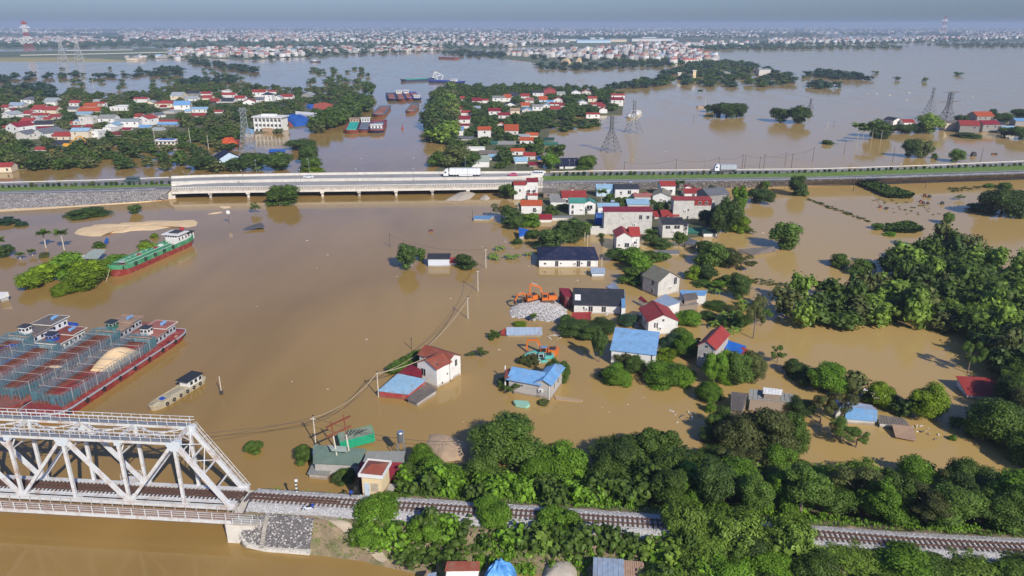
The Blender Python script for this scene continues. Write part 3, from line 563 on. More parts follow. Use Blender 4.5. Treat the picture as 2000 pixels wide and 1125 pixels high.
for i in range(1, NP + 1):
 member('cross_beam', P(i, 0, ZT), P(i, 1, ZT), .35, .5)
 if i < NP:
  for (fa, fb) in ((0, 1), (1, 0)):
   a, b = P(i, fa, ZT - .1), P(i + 1, fb, ZT - .1)
   if fa: a.z -= .06; b.z -= .06
   mb = MB(); mb.bar(a, b, .34, .14); br = mb.obj('lateral_brace', tw, rt)
   hm_ = MB()
   for k in (.18, .32, .68, .82): c = a.lerp(b, k); hm_.cyl(c + Vector((0, 0, .071)), c + Vector((0, 0, .082)), .13, 10)
   hm_.obj('brace_hole', dark_metal, br)
 mb = MB(); c0, c1 = P(i, 0, ZT - .3), P(i, 1, ZT - .3); m0 = (c0 + c1) / 2
 mb.bar(c0 - Vector((0, 0, 2.2)), m0, .16); mb.bar(c1 - Vector((0, 0, 2.2)), m0, .16); mb.bar(c0 - Vector((0, 0, 2.2)), c1 - Vector((0, 0, 2.2)), .14)
 mb.obj('sway_frame', tw, rt)
for k in (.28, .5, .72):
 a, b = P(0, 0, ZB).lerp(P(1, 0, ZT), k), P(0, 1, ZB).lerp(P(1, 1, ZT), k); member('portal_strut', a, b, .18, .18)
for k in (.5, .75):
 a, b = P(0, 0, ZB).lerp(P(1, 0, ZT), k - .02), P(0, 1, ZB).lerp(P(1, 1, ZT), k + .22); member('portal_brace', a, b, .13, .13)
 a, b = P(0, 1, ZB).lerp(P(1, 1, ZT), k - .02), P(0, 0, ZB).lerp(P(1, 0, ZT), k + .22); member('portal_brace', a, b, .13, .13)
for i in range(0, NP + 1): member('floor_beam', P(i, 0, ZB - .1), P(i, 1, ZB - .1), .4, .6)
mid = NV * (WD / 2)
for o in (-.75, .75): member('stringer', P(-.1, 0, ZB + .15) + mid + NV * o, P(NP + 1, 0, ZB + .15) + mid + NV * o, .35, .5, dark_metal)
for o in (-.55, .55, -.25, .25): member('rail', P(-.15, 0, ZB + .62) + mid + NV * o, P(NP + 1, 0, ZB + .62) + mid + NV * o, .11, .16, rust_m)
me = MB(); me.obox((0, 0, 0), AX * .12, NV * 1.15, Vector((0, 0, .08))); me = me.mesh('sleeper', slp_m)
k = 0.0; c0 = P(-.1, 0, ZB + .48) + mid
while k < PL * (NP + .5): inst('sleeper', me, rt, c0 + AX * k); k += .62
for o, nm in ((.05, 'far'), (WD, 'x')): pass
mb = MB()
for far, sg in ((0, 1), (1, -1)): mb.bar(P(-.1, far, ZB + .5) + NV * sg * .55, P(NP + 1, far, ZB + .5) + NV * sg * .55, .7, .05)
mb.obj('service_plate', tw, rt)
tooth = MB()
k = 0.0
while k < PL * NP: tooth.obox(P(0, 0, ZB + .54) + NV * 1.0 + AX * k, AX * .12, NV * .3, Vector((0, 0, .05))); tooth.obox(P(0, 1, ZB + .54) - NV * 1.0 + AX * k, AX * .12, NV * .25, Vector((0, 0, .05))); k += .62
tooth.obj('plate_teeth', tw, rt)['kind'] = 'stuff'
zw = ZB - .45; wof = -NV * 1.5
mb = MB(); mb.bar(P(-.6, 0, zw) + wof, P(NP + 1, 0, zw) + wof, 1.7, .12); mb.obj('footway', mat('footway_planks', (0.30, 0.20, 0.15), .9, .25, 3), rt)
member('footway_beam', P(-.35, 0, zw - .25) - NV * 2.4, P(NP + 1, 0, zw - .25) - NV * 2.4, .3, .5)
mb = MB()
for z in (.4, .75, 1.1): mb.bar(P(-.6, 0, zw + z) - NV * 2.35, P(NP + 1, 0, zw + z) - NV * 2.35, .055)
mb.obj('footway_rail', tw, rt)
pmh = MB().box(-.05, .05, -.05, .05, 0, 1.15).mesh('railing_post', tw)
for k in range(int(PL * (NP + .6) / 2.0)): inst('railing_post', pmh, rt, P(-.6, 0, zw) - NV * 2.35 + AX * (k * 2.0))
mb = MB()
for z in (.5, 1.0): mb.bar(P(-.2, 0, zw + z) - NV * .68, P(NP + 1, 0, zw + z) - NV * .68, .05)
for k in range(50): c = P(-.2, 0, zw) - NV * .68 + AX * 1.6 * k; mb.bar(c, c + Vector((0, 0, 1.0)), .05)
mb.obj('inner_rail', tw, rt)
c = P(2.35, 1, ZB + .1) + NV * .9; mb = MB(); mb.obox(c, AX * 1.3, NV * .7, (0, 0, .08)); rf = mb.obj('refuge_platform', tw, rt); mb = MB()
for s, t in ((-1.3, .7), (1.3, .7), (-1.3, -.6), (1.3, -.6), (0, .7)): q = c + AX * s + NV * t; mb.bar(q, q + Vector((0, 0, 1.15)), .06)
for z in (.6, 1.15):
 mb.bar(c + AX * -1.3 + NV * .7 + Vector((0, 0, z)), c + AX * 1.3 + NV * .7 + Vector((0, 0, z)), .06)
 for s in (-1.3, 1.3): mb.bar(c + AX * s + NV * .7 + Vector((0, 0, z)), c + AX * s - NV * .6 + Vector((0, 0, z)), .06)
mb.obj('railing', tw, rf)
mb = MB(); q = [N0 + AX * .9 - NV * 3.0, N0 + AX * .9 + NV * (WD + .8), N0 - AX * 3.4 + NV * (WD + .8), N0 - AX * 3.4 - NV * 3.0]; mb.prism([(p.x, p.y) for p in q], -2, 3.1)
mb.prism([(p.x, p.y) for p in [N0 + AX * 2.1 - NV * 1.2, N0 + AX * 2.1 + NV * (WD + .8), N0 - AX * .3 + NV * (WD + .8), N0 - AX * .3 - NV * 1.2]], -2, 1.9)
structure(mb.obj('abutment', conc_light))
mb = MB()
for t in (-1.1,): mb.bar(N0 - AX * .2 + NV * -2.3 + Vector((0, 0, zw)), N0 - AX * 4.6 + NV * -2.3 + Vector((0, 0, 3.6)), 1.7, .3)
o = mb.obj('footway_landing', concrete); structure(o)
fr = thing('footway_railing', N0 - AX * 2.3 - NV * 3.1 + Vector((0, 0, 3.5)), 0, 'short white railing where the bridge footway lands on the bank', 'railing')
mb = MB()
for z in (.1, .45, .8): mb.bar(AX * 2 + Vector((0, 0, z)), -AX * 2.2 + Vector((0, 0, z)), .055)
mb.obj('rail', tw, fr)
for k in (-2.1, -.7, .7, 2.0): inst('railing_post', pmh, fr, AX * k + Vector((0, 0, -.3)))
# ================================================================== FOLIAGE
def leafm(nm, rgb, tr=0.25): return mat(nm, rgb, 0.55, 0.32, 2.6, orand=0.25, island=0.42, transl=tr, spec=0.25)
LEAF = dict(dark=leafm('leaves_dark', (0.068, 0.115, 0.024)), mid=leafm('leaves_mid', (0.095, 0.160, 0.024)), bright=leafm('leaves_bright', (0.125, 0.235, 0.018)),
   olive=leafm('leaves_olive', (0.115, 0.135, 0.038)), lime=leafm('leaves_lime', (0.165, 0.250, 0.012)), bamboo=leafm('leaves_bamboo', (0.165, 0.255, 0.034)), blue=leafm('leaves_blue', (0.045, 0.092, 0.044)))
bark = mat('bark', (0.20, 0.16, 0.12), 0.9, 0.25, 3)
def leaf_mesh(name, C, Nn, s, m, aspect=1.7, rg=rng, core=None):
 n = len(C); u = rg.normal(size=(n, 3)); t = np.cross(Nn, u); t /= np.linalg.norm(t, axis=1, keepdims=True) + 1e-9; b = np.cross(Nn, t)
 s = np.asarray(s).reshape(-1, 1) * rg.uniform(.65, 1.35, (n, 1))
 V = np.stack([C - t * s * aspect * .5, C + b * s * .5 + Nn * s * .12, C + t * s * aspect * .5, C - b * s * .5 + Nn * s * .12], 1).reshape(-1, 3)
 Fq = np.arange(4 * n).reshape(n, 4)
 if core is not None:
  cv, cf = core; cf = np.array([f if len(f) == 4 else (f[0], f[1], f[2], f[2]) for f in cf])
  tri = np.concatenate([cf[:, [0, 1, 2]], cf[cf[:, 2] != cf[:, 3]][:, [0, 2, 3]]]) + len(V)
  V = np.concatenate([V, cv]); Ft = np.concatenate([Fq[:, [0, 1, 2]], Fq[:, [0, 2, 3]], tri]); return np_mesh(name, V, Ft, m)
 return np_mesh(name, V, Fq, m)
def crown_data(kind, n, seed, leaf):
 rg = np.random.default_rng(seed)
 if kind == 'round': nb = 26; rad = (.15, .24); sh = lambda p: (p[:, 0] / .36) ** 2 + (p[:, 1] / .36) ** 2 + ((p[:, 2] - .52) / .42) ** 2 < 1
 elif kind == 'tall': nb = 24; rad = (.10, .19); sh = lambda p: (p[:, 0] / .36) ** 2 + (p[:, 1] / .36) ** 2 + ((p[:, 2] - .62) / .34) ** 2 < 1
 elif kind == 'mound': nb = 24; rad = (.15, .25); sh = lambda p: (p[:, 0] / .38) ** 2 + (p[:, 1] / .38) ** 2 + ((p[:, 2] - .15) / .7) ** 2 < 1
 elif kind == 'spiky': nb = 34; rad = (.07, .17); sh = lambda p: (p[:, 0] / (.44 * (1.15 - p[:, 2]))) ** 2 + (p[:, 1] / (.44 * (1.15 - p[:, 2]))) ** 2 < 1
 elif kind == 'sparse': nb = 13; rad = (.09, .15); sh = lambda p: (p[:, 0] / .42) ** 2 + (p[:, 1] / .42) ** 2 + ((p[:, 2] - .66) / .30) ** 2 < 1
 c = rg.uniform((-.5, -.5, .08), (.5, .5, .95), (6000, 3)); c = c[sh(c)][:nb]; r = rg.uniform(*rad, nb) * (1 if kind != 'spiky' else (1.25 - .6 * c[:, 2]))
 C = []; N = []
 w = r ** 2; cnt = rg.multinomial(n, w / w.sum())
 for i in range(nb):
  d = rg.normal(size=(cnt[i], 3)); d[:, 2] += .25; d /= np.linalg.norm(d, axis=1, keepdims=True)
  p = c[i] + d * (r[i] * rg.uniform(.78, 1.12, (cnt[i], 1)) * np.array([1, 1, .82]))
  nr = d + rg.normal(size=d.shape) * .45 + np.array([0, 0, .35]); nr /= np.linalg.norm(nr, axis=1, keepdims=True); C.append(p); N.append(nr)
 C = np.concatenate(C); N = np.concatenate(N); D = np.linalg.norm((C[:, None] - c[None]) / np.array([1, 1, .85]), axis=2) / r[None]
 ok = (D.min(1) > .70) & (C[:, 2] > .0); C = C[ok]; N = N[ok]
 mb = MB()
 if kind != 'sparse':
  for i in range(nb if n > 100 else 13): mb.sphere(c[i], r[i] * (.74 if n > 1200 else .66), 6 if n > 700 else 5, 4 if n > 700 else 3, (1, 1, .82))
 return C, N, c, r, (np.array(mb.v, dtype=np.float32).reshape(-1, 3), mb.f) if mb.f else None
def make_crown(nm, kind, n, seed, leaf, m, aspect=1.6):
 C, N, c, r, core = crown_data(kind, n, seed, leaf); return leaf_mesh(nm, C, N, leaf, m, aspect, np.random.default_rng(seed + 5), core)
def make_bamboo(nm, n, seed, leaf, m, culms=46):
 rg = np.random.default_rng(seed); C = []; N = []
 for k in range(culms):
  a = rg.uniform(0, 2 * PI); lean = rg.uniform(.12, .5); ht = rg.uniform(.72, 1.0) * (1 - .35 * (lean - .1)); b0 = rg.uniform(-.06, .06, 2)
  m_ = n // culms; t = np.sqrt(rg.uniform(.04, 1, m_)); x = lean * t ** 2.2; z = ht * (t - .22 * t ** 4)
  sp = .03 + .055 * np.sin(PI * np.clip(t, 0, 1)); off = rg.normal(size=(m_, 3)) * sp[:, None]
  p = np.stack([b0[0] + np.cos(a) * x, b0[1] + np.sin(a) * x, z], 1) + off; q = off / (np.linalg.norm(off, axis=1, keepdims=True) + 1e-6) + np.array([math.cos(a) * .5, math.sin(a) * .5, .5]) + rg.normal(size=(m_, 3)) * .3
  C.append(p); N.append(q / np.linalg.norm(q, axis=1, keepdims=True))
 C = np.concatenate(C); N = np.concatenate(N); ok = C[:, 2] > 0; mb = MB(); mb.sphere((0, 0, .35), .22, 8, 5, (1, 1, 1.5))
 return leaf_mesh(nm, C[ok], N[ok], leaf, m, 2.6, rg, (np.array(mb.v, dtype=np.float32), mb.f))
CROWN = {}
def crown(kind, col, lod):
 """lod 0 near, 1 middle, 2 far; two shapes of each are made on demand"""
 v = random.randrange(3 if lod == 0 else 2); key = (kind, lod, v)
 if key not in CROWN:
  n = (12000, 3200, 800)[lod]; lf = (.0265, .045, .078)[lod]; sd = hash((kind, lod, v)) % 1000 if False else (len(kind) * 31 + lod * 7 + v * 13)
  if kind == 'bamboo': me = make_bamboo('crown', n, sd, lf * .85, LEAF[col])
  else: me = make_crown('crown', kind, n if kind != 'sparse' else n // 2, sd, lf * (1 if kind != 'sparse' else .8), LEAF[col])
  CROWN[key] = me
 return CROWN[key]
tr_mb = MB(); tr_mb.cyl((0, 0, -.1), (0.01, 0, .45), .035, 7, .022)
for a in range(5):
 t = a * 2 * PI / 5 + .3; tr_mb.cyl((.01, 0, .33 + .03 * a), (.26 * math.cos(t), .26 * math.sin(t), .66 + .03 * a), .014, 5, .005)
TRUNK = tr_mb.mesh('trunk', bark)
TREES = []
def tree(u, v, wpx, vt, kind='round', col='mid', label=None, group=None, cat='tree', z=None, name=None, hscale=1.0, force=False):
 TREES.append(dict(u=u, v=v, w=wpx, vt=vt, kind=kind, col=col, label=label, group=group, cat=cat, z=z, name=name, force=force or label is not None and group is None))
def realise_tree(t):
 z = t['z'] or 0.0; p = G(t['u'], t['v'], z); m = MPP(t['u'], t['v'], z); W = t['w'] * m; cy = p.y + W * .38
 h = max(.8, hat(cy, t['vt'], z)); lod = 0 if m < .14 else (1 if m < .42 else 2)
 cx = p.x * cy / p.y; d = 1.0
 nm = t['name'] or {'bamboo': 'bamboo_clump', 'mound': 'bush' if t['cat'] == 'bush' else 'tree'}.get(t['kind'], 'tree')
 r = thing(nm, (cx, cy, z - .05), random.uniform(0, 6.28), t['label'], t['cat'], t['group'])
 me = crown(t['kind'], t['col'], lod); o = inst('crown', me, r, scale=(W * 1.08, W * 1.08 * random.uniform(.85, 1.05), h)); o.material_slots[0].link = 'OBJECT'; o.material_slots[0].material = LEAF[t['col']]
 if t['kind'] in ('tall', 'sparse', 'round') and lod < 2: inst('trunk', TRUNK, r, scale=(W, W, h))
 return r
# ================================================================== HOUSES
win_f = MB().box(-.5, .5, -.06, 0, 0, 1); win_f = win_f.mesh('window', framem)
pane_me = MB().box(-.42, .42, -.09, -.03, .07, .93).mesh('pane', glass)
mull_me = MB().box(-.03, .03, -.12, -.02, .05, .95).mesh('mullion', framem)
def window(root, x, z, ww, wh, face='f', W=0, D=0, mull=True, y=None):
 if face == 'f': loc_, rz = (x, 0 if y is None else y, z), 0
 elif face == 'l': loc_, rz = (-W / 2, x, z), -PI / 2
 elif face == 'r': loc_, rz = (W / 2, x, z), PI / 2
 o = inst('window', win_f, root, loc_, (0, 0, rz), (ww, 1, wh)); inst('pane', pane_me, o)
 if mull: inst('mullion', mull_me, o)
 return o
HRECT = []
def build_block(wm_, rm_, x0, x1, y0, y1, h, typ, slope=.42, over=.3, zb=-1.2, hb=None, parts=None):
 """adds one block (walls) to wall mesh, roof to roof mesh; returns ridge height"""
 W = x1 - x0; D = y1 - y0; th = .12; xm = (x0 + x1) / 2; ym = (y0 + y1) / 2
 wm_.box(x0, x1, y0, y1, zb, h)
 if typ == 'x':
  rise = D / 2 * slope
  for x in (x0, x1 - .15): wm_.add([(x, y0, h), (x + .15, y0, h), (x + .15, ym, h + rise), (x, ym, h + rise), (x, y1, h), (x + .15, y1, h)], [(0, 1, 2, 3), (3, 2, 5, 4), (0, 3, 4), (1, 5, 2)])
  oz = over * slope
  a, b, c = (y0 - over, h - oz + .02), (ym, h + rise + .02), (y1 + over, h - oz + .02)
  for (p, q) in ((a, b), (b, c)):
   rm_.add([(x0 - over, p[0], p[1]), (x1 + over, p[0], p[1]), (x1 + over, q[0], q[1]), (x0 - over, q[0], q[1]), (x0 - over, p[0], p[1] + th), (x1 + over, p[0], p[1] + th), (x1 + over, q[0], q[1] + th), (x0 - over, q[0], q[1] + th)], [(0, 3, 2, 1), (4, 5, 6, 7), (0, 1, 5, 4), (1, 2, 6, 5), (2, 3, 7, 6), (3, 0, 4, 7)])
  return h + rise
 if typ == 'y':
  rise = W / 2 * slope
  for y in (y0, y1 - .15): wm_.add([(x0, y, h), (x0, y + .15, h), (xm, y + .15, h + rise), (xm, y, h + rise), (x1, y, h), (x1, y + .15, h)], [(0, 3, 4), (1, 5, 2), (0, 1, 2, 3), (3, 2, 5, 4)])
  oz = over * slope
  a, b, c = (x0 - over, h - oz + .02), (xm, h + rise + .02), (x1 + over, h - oz + .02)
  for (p, q) in ((a, b), (b, c)):
   rm_.add([(p[0], y0 - over, p[1]), (q[0], y0 - over, q[1]), (q[0], y1 + over, q[1]), (p[0], y1 + over, p[1]), (p[0], y0 - over, p[1] + th), (q[0], y0 - over, q[1] + th), (q[0], y1 + over, q[1] + th), (p[0], y1 + over, p[1] + th)], [(0, 3, 2, 1), (4, 5, 6, 7), (0, 1, 5, 4), (1, 2, 6, 5), (2, 3, 7, 6), (3, 0, 4, 7)])
  return h + rise
 if typ == 'h':
  k = min(W, D) / 2; rise = k * slope; o = over; z = h + .03
  if W >= D: r0, r1 = (x0 + k, ym), (x1 - k, ym)
  else: r0, r1 = (xm, y0 + k), (xm, y1 - k)
  rm_.box(x0 - o, x1 + o, y0 - o, y1 + o, z - .1, z)
  v = [(x0 - o, y0 - o, z + .01), (x1 + o, y0 - o, z + .01), (x1 + o, y1 + o, z + .01), (x0 - o, y1 + o, z + .01), (*r0, z + rise), (*r1, z + rise)]
  if W >= D: rm_.add(v, [(0, 1, 5, 4), (1, 2, 5), (2, 3, 4, 5), (3, 0, 4)])
  else: rm_.add(v, [(0, 1, 4), (1, 2, 5, 4), (2, 3, 5), (3, 0, 4, 5)])
  return h + rise
 if typ == 's':
  hb2 = h + D * slope * .6; o = over
  for x in (x0, x1 - .15): wm_.add([(x, y0, h), (x + .15, y0, h), (x + .15, y1, hb2), (x, y1, hb2), (x, y1, h), (x + .15, y1, h)], [(0, 1, 2, 3), (0, 3, 4), (1, 5, 2)])
  wm_.box(x0, x1, y1 - .12, y1, h, hb2 - .05)
  p, q = (y0 - o, h - o * slope * .6 + .03), (y1 + o, hb2 + o * slope * .6 + .03)
  rm_.add([(x0 - o, p[0], p[1]), (x1 + o, p[0], p[1]), (x1 + o, q[0], q[1]), (x0 - o, q[0], q[1]), (x0 - o, p[0], p[1] + th), (x1 + o, p[0], p[1] + th), (x1 + o, q[0], q[1] + th), (x0 - o, q[0], q[1] + th)], [(0, 3, 2, 1), (4, 5, 6, 7), (0, 1, 5, 4), (1, 2, 6, 5), (2, 3, 7, 6), (3, 0, 4, 7)])
  return hb2
 if typ == 'f':
  rm_.box(x0 + .2, x1 - .2, y0 + .2, y1 - .2, h - .05, h + .06)
  for (a, b, c, d) in ((x0, x1, y0, y0 + .18), (x0, x1, y1 - .18, y1), (x0, x0 + .18, y0 + .18, y1 - .18), (x1 - .18, x1, y0 + .18, y1 - .18)): wm_.box(a, b, c, d, h, h + .55)
  return h + .5
def depth_from(rpx, m, y, typ, slope, W):
 ph = math.atan2(H, y)
 if typ == 'x': return max(2.5, 2 * rpx * m / (math.sin(ph) + slope * math.cos(ph)))
 if typ == 's': return max(2.5, rpx * m / (math.sin(ph) + .6 * slope * math.cos(ph)))
 if typ == 'h': return max(3, 1.0 * rpx * m / (math.sin(ph) * .5 + slope * .5 * math.cos(ph)))
 if typ == 'f': return max(3.0, rpx * m / math.sin(ph))
 return max(4.0, W * 1.15)
def house(u, v, wpx, ev, rpx, typ='x', wall='white', roof='red', label=None, group=None, yaw=0, D=None, slope=.42, z=0.0, wings=(), wins='auto', name='house', cat='house', AB=None, wallz=None, tank=False, over=.3, extras=None):
 if AB:
  A, B = G(*AB[0], z), G(*AB[1], z); W = (B - A).length; rz = math.atan2(B.y - A.y, B.x - A.x); c = (A + B) / 2; m = MPP(*AB[0], z); v = AB[0][1]; u = (AB[0][0] + AB[1][0]) / 2; wpx = abs(AB[1][0] - AB[0][0])
  hh = max(.4, hat(A.y, AB[0][1] - ev, z))
 else:
  c = G(u, v, z); m = MPP(u, v, z); W = wpx * m; rz = R(yaw); hh = max(.4, hat(c.y, v - ev, z))
  if yaw: W = W / max(.5, math.cos(R(yaw)) + .0)
 D = D or depth_from(rpx, m, c.y, typ, slope, W)
 r = thing(name, c, rz, label, cat, group); wmb, rmb = MB(), MB()
 if wings:
  for (fx0, fx1, y0, y1, dh, ty, ro) in wings:
   rb = rmb if ro is None else MB()
   build_block(wmb, rb, -W / 2 + fx0 * W, -W / 2 + fx1 * W, y0, y1, hh + dh, ty, slope, over)
   if ro is not None: rb.obj('roof', roofm(ro), r)
  if rmb.v: rmb.obj('roof', roofm(roof), r)
  rh = hh
 else:
  rh = build_block(wmb, rmb, -W / 2, W / 2, 0, D, hh, typ, slope, over)
  rf = rmb.obj('roof', roofm(roof), r)
  if typ == 'x' and m < .33: MB().box(-W / 2 - over, W / 2 + over, D / 2 - .16, D / 2 + .16, rh + .08, rh + .2).obj('ridge_cap', roofm(roof), rf)
  if typ == 'y' and m < .33: MB().box(-.16, .16, -over, D + over, rh + .08, rh + .2).obj('ridge_cap', roofm(roof), rf)
 wl = wmb.obj('wall', wallm(wall), r)
 if wins == 'auto' and wpx >= 13 and hh > 1.8:
  n = max(1, int(W / 4.2)); lv = max(1, int(hh / 3.1))
  for k in range(lv):
   zz = hh - 3.0 * k - 2.1
   if zz < .25: zz = max(.3, hh - 1.9);
   for i in range(n):
    if random.random() < .78: window(r, -W / 2 + W * (i + .5) / n + random.uniform(-.3, .3), zz, random.choice((.9, 1.2)), min(1.4, hh - .5), mull=m < .25)
  if random.random() < .7 and D > 5:
   window(r, D * .35, max(.3, hh - 2.1), 1.0, min(1.3, hh - .5), 'l' if c.x > 0 else 'r', W, D, mull=False)
 elif isinstance(wins, (list, tuple)):
  for q in wins:
   fc = q[4] if len(q) > 4 else 'f'
   window(r, (q[0] - .5) * W if fc == 'f' else q[0] * D, q[1] * hh, q[2], q[3], fc, W, D)
 if tank:
  t = MB(); t.cyl((0, 0, 0), (0, 0, .2), .5, 10); t.cyl((-.5, 0, .75), (.9, 0, .75), .5, 12)
  tm = t.obj('water_tank', mat('stainless', (.6, .62, .64), .25, .05, metal=.8), r); tm.location = (W * .2, D * .6, rh + .1)
 if extras: extras(r, W, D, hh)
 if m < .22 and hh > 2.4 and wins != ():
  MB().box(W / 2 - .35, W / 2 - .22, -.12, 0, -.3, hh - .05).obj('downpipe', trimm, r); x = random.uniform(-.3, .3) * W
  a = MB().box(x - .45, x + .45, -.34, 0, hh * .42, hh * .42 + .6).obj('air_conditioner', trimm, r); MB().cyl((x, -.36, hh * .42 + .3), (x, -.33, hh * .42 + .3), .22, 10).obj('fan', dark_metal, a)
  MB().box(-W / 2 - .04, W / 2 + .04, -.05, .02, hh * .5, hh * .5 + .14).obj('ledge', wallm(wall), r)
 HRECT.append((u - wpx / 2, u + wpx / 2, v - ev - rpx, v)); return r
def poly_roof(name, pts, wall, roof, label, cat='roof', th=.12, zw=-1.0, inset=.3, group=None, walls=True, ribs=0):
 """roof sheet given by measured corners (u, v, z) over a walled body"""
 Q = [G(*p) for p in pts]; c = sum(Q, Vector()) / len(Q); c.z = 0; r = thing(name, c, 0, label, cat, group)
 MB().slab([q - c for q in Q], th).obj('roof_sheet', roofm(roof), r)
 if ribs:
  rb = MB()
  for i in range(1, ribs): a = (Q[0].lerp(Q[1], i / ribs)) - c; b = (Q[3].lerp(Q[2], i / ribs)) - c; rb.bar(a + Vector((0, 0, .03)), b + Vector((0, 0, .03)), .07, .06)
  rb.obj('seams', roofm(roof), r)
 if walls:
  cc = sum(((q - c) for q in Q), Vector()) / len(Q); P_ = [cc.lerp(q - c, 1 - inset / max(1, (q - c - cc).length)) for q in Q]
  MB().prism([(p.x, p.y, p.z - th - .02) for p in P_], zw, None).obj('wall', wallm(wall), r)
 us = [p[0] for p in pts]; vs = [p[1] for p in pts]; HRECT.append((min(us), max(us), min(vs), max(vs))); return r
# ================================================================== NEAR HOUSES
def balcony(r, W, D, h):
 b = MB(); b.box(-W * .5, W * .5, -1.1, 0, h * .5, h * .5 + .12); b.box(-W * .5, W * .5, -1.1, -1.0, h * .5 + .12, h * .5 + .9); b.obj('balcony', trimm, r)
house(1027, 391, 46, 30, 8, 'x', 'white', 'red', 'three storey white house with red roof beside the right end of the highway bridge', wings=[(0, .48, 0, 5, 0, 'x', None), (.46, 1, .8, 6, -.6, 'f', None), (.58, 1, -.9, 1.2, -4.2, 's', 'red'), (.55, 1, 1.2, 6, 1.1, 'x', 'maroon')], wins=[(.25, .55, .8, 1.1), (.62, .5, 1.4, 1.2), (.85, .5, 1.2, 1.2), (.75, .12, 1.6, 1.2)])
house(1038, 419, 40, 18, 9, 'x', 'white', 'orange', 'white house with bright orange roof left of the big red roofed house', wins=[(.65, .25, 1.4, 1.8)], D=6)
house(1065, 436, 24, 8, 9, 'x', 'white', 'maroon', 'tiny white house with deep red roof in front of the teal roofed house', wins=())
poly_roof('wall_block', [(1075, 425, 1.6), (1119, 425, 1.6), (1119, 421, 1.6), (1075, 421, 1.6)], 'offwhite', 'greyg', 'low pale yard wall in front of the teal roofed house', 'wall')
house(1121, 402, 46, 16, 19, 'x', 'white', 'red', 'large white house with the broadest bright red roof below the highway', wins=[(.2, .35, 1.2, 1.5), (.8, .35, 1, 1.2)], wings=[(0, 1, 0, 9, 0, 'x', None), (-.5, .1, -2.2, 4, -1.2, 's', 'greyg')])
house(1103, 374, 34, 6, 7, 'x', 'white', 'red', 'red roof standing just behind the broadest red roofed house')
house(1127, 421, 30, 25, 8, 'x', 'white', 'teal', 'two storey white house with teal green roof and dark verandah', wings=[(0, 1.0, 0, 6, 0, 'x', None), (.95, 1.7, 1, 6, -.4, 'y', None)], wins=[(.2, .55, .9, 1.4), (.2, .1, .9, 1.6), (1.3, .5, 2.4, 1.6)])
house(1075, 387, 27, 11, 7, 'x', 'brown', 'brown', 'weathered brown brick shed between the highway slope and red roofs', wins=[(.35, .3, 1.2, 1.2), (.7, .3, 1.2, 1.2)])
house(1181, 385, 32, 17, 8, 'x', 'lblue', 'lblue', 'blue grey house with pale blue metal roof against the highway slope')
house(1224, 388, 46, 19, 9, 'x', 'white', 'charcoal', 'white house with near black roof and steel water tank below the highway', slope=.2, tank=True, wins=[(.6, .45, 1.6, 1.8), (.25, .5, 1, 1)])
house(1304, 383, 28, 20, 9, 'x', 'white', 'red', 'white house with small bright red roof and blue side wall near the highway', wins=[(.7, .35, 1.4, 1.3)])
house(1256, 394, 34, 10, 9, 'x', 'offwhite', 'fadedred', 'low house with faded red roof and twin gables in front of the black roofed one', wings=[(0, 1, 0, 4, 0, 'x', None), (.0, .3, 3.6, 7, 0, 'y', 'red'), (.6, .9, 3.6, 7, 0, 'y', 'red')])
house(1291, 396, 32, 13, 10, 'y', 'white', 'khaki', 'white gable fronted house with khaki roof in the middle of the village', yaw=-14, D=9, wins=[(.7, .2, 1.4, .6)])
house(1355, 386, 37, 9, 12, 'x', 'white', 'red', 'white house with steep red roof and small gables directly behind the red striped block', wings=[(0, 1, 0, 6, 0, 'x', None), (.15, .45, 4.5, 7.5, 1.6, 'y', None), (.6, .75, 4.5, 7, 1.0, 'y', None)])
house(1402, 404, 44, 24, 13, 'x', 'grey', 'grey', 'big grey gabled house half hidden by dark trees at the right of the village', yaw=20)
house(1350, 429, 73, 38, 8, 's', 'offwhite', 'red', 'tall blank wall block with red roof and a red panelled upper corner', D=4.5, slope=.12, wins=[(.4, .45, .6, .8), (.4, .06, .7, 1.0)], extras=lambda r, W, D, h: (MB().box(W * .05, W * .5 + .08, -.12, .05, h - 2.0, h + .02).obj('red_panel', roofm('red'), r), window(r, W * .19, h - 1.6, 1.0, 1.2, y=-.13), window(r, W * .37, h - 1.6, 1.0, 1.2, y=-.13)))
house(1225, 459, 93, 46, 8, 's', 'offwhite', 'maroon', 'largest blank white block of the village with a narrow deep red roof edge', D=5, slope=.12, wins=[(.76, .66, 1.2, 1.7), (.91, .68, 1.1, 1.3), (.39, .67, .4, .4), (.385, .34, .4, .4)])
house(1168, 460, 30, 11, 4, 'f', 'offwhite', 'offwhite' if 'offwhite' in ROOF else 'white', 'low white annex at the left foot of the largest blank white block', wins=())
house(1188, 420, 40, 16, 7, 'x', 'white', 'lblue', 'pale blue roofed building behind the largest blank white block', tank=True)
house(1171, 440, 16, 18, 2, 'f', 'blue', 'charcoal', 'dark blue sheet metal lean-to on the left of the largest block', wins=())
house(1247, 405, 42, 6, 10, 'x', 'offwhite', 'lblue', 'low house under a curved light blue roof', slope=.28)
house(1302, 430, 46, 8, 12, 'x', 'white', 'red', 'red roofed house with a side wing between the two tall blank blocks', wings=[(.3, 1, 0, 7, 0, 'x', None), (.35, .75, -1.5, 3, -.4, 'y', None), (0, .28, 1, 5, -.5, 's', None)])
house(1318, 466, 50, 28, 13, 'x', 'offwhite', 'charcoal', 'two storey house with blue grey slate roof and open upper terrace', slope=.34, wings=[(0, .8, 0, 8, 0, 'x', None), (.5, 1.0, .6, 7, -.8, 'x', None)], wins=[(.2, .68, 1.8, 1.2), (.55, .68, 2.2, 1.3), (.9, .6, 1, 1.2)])
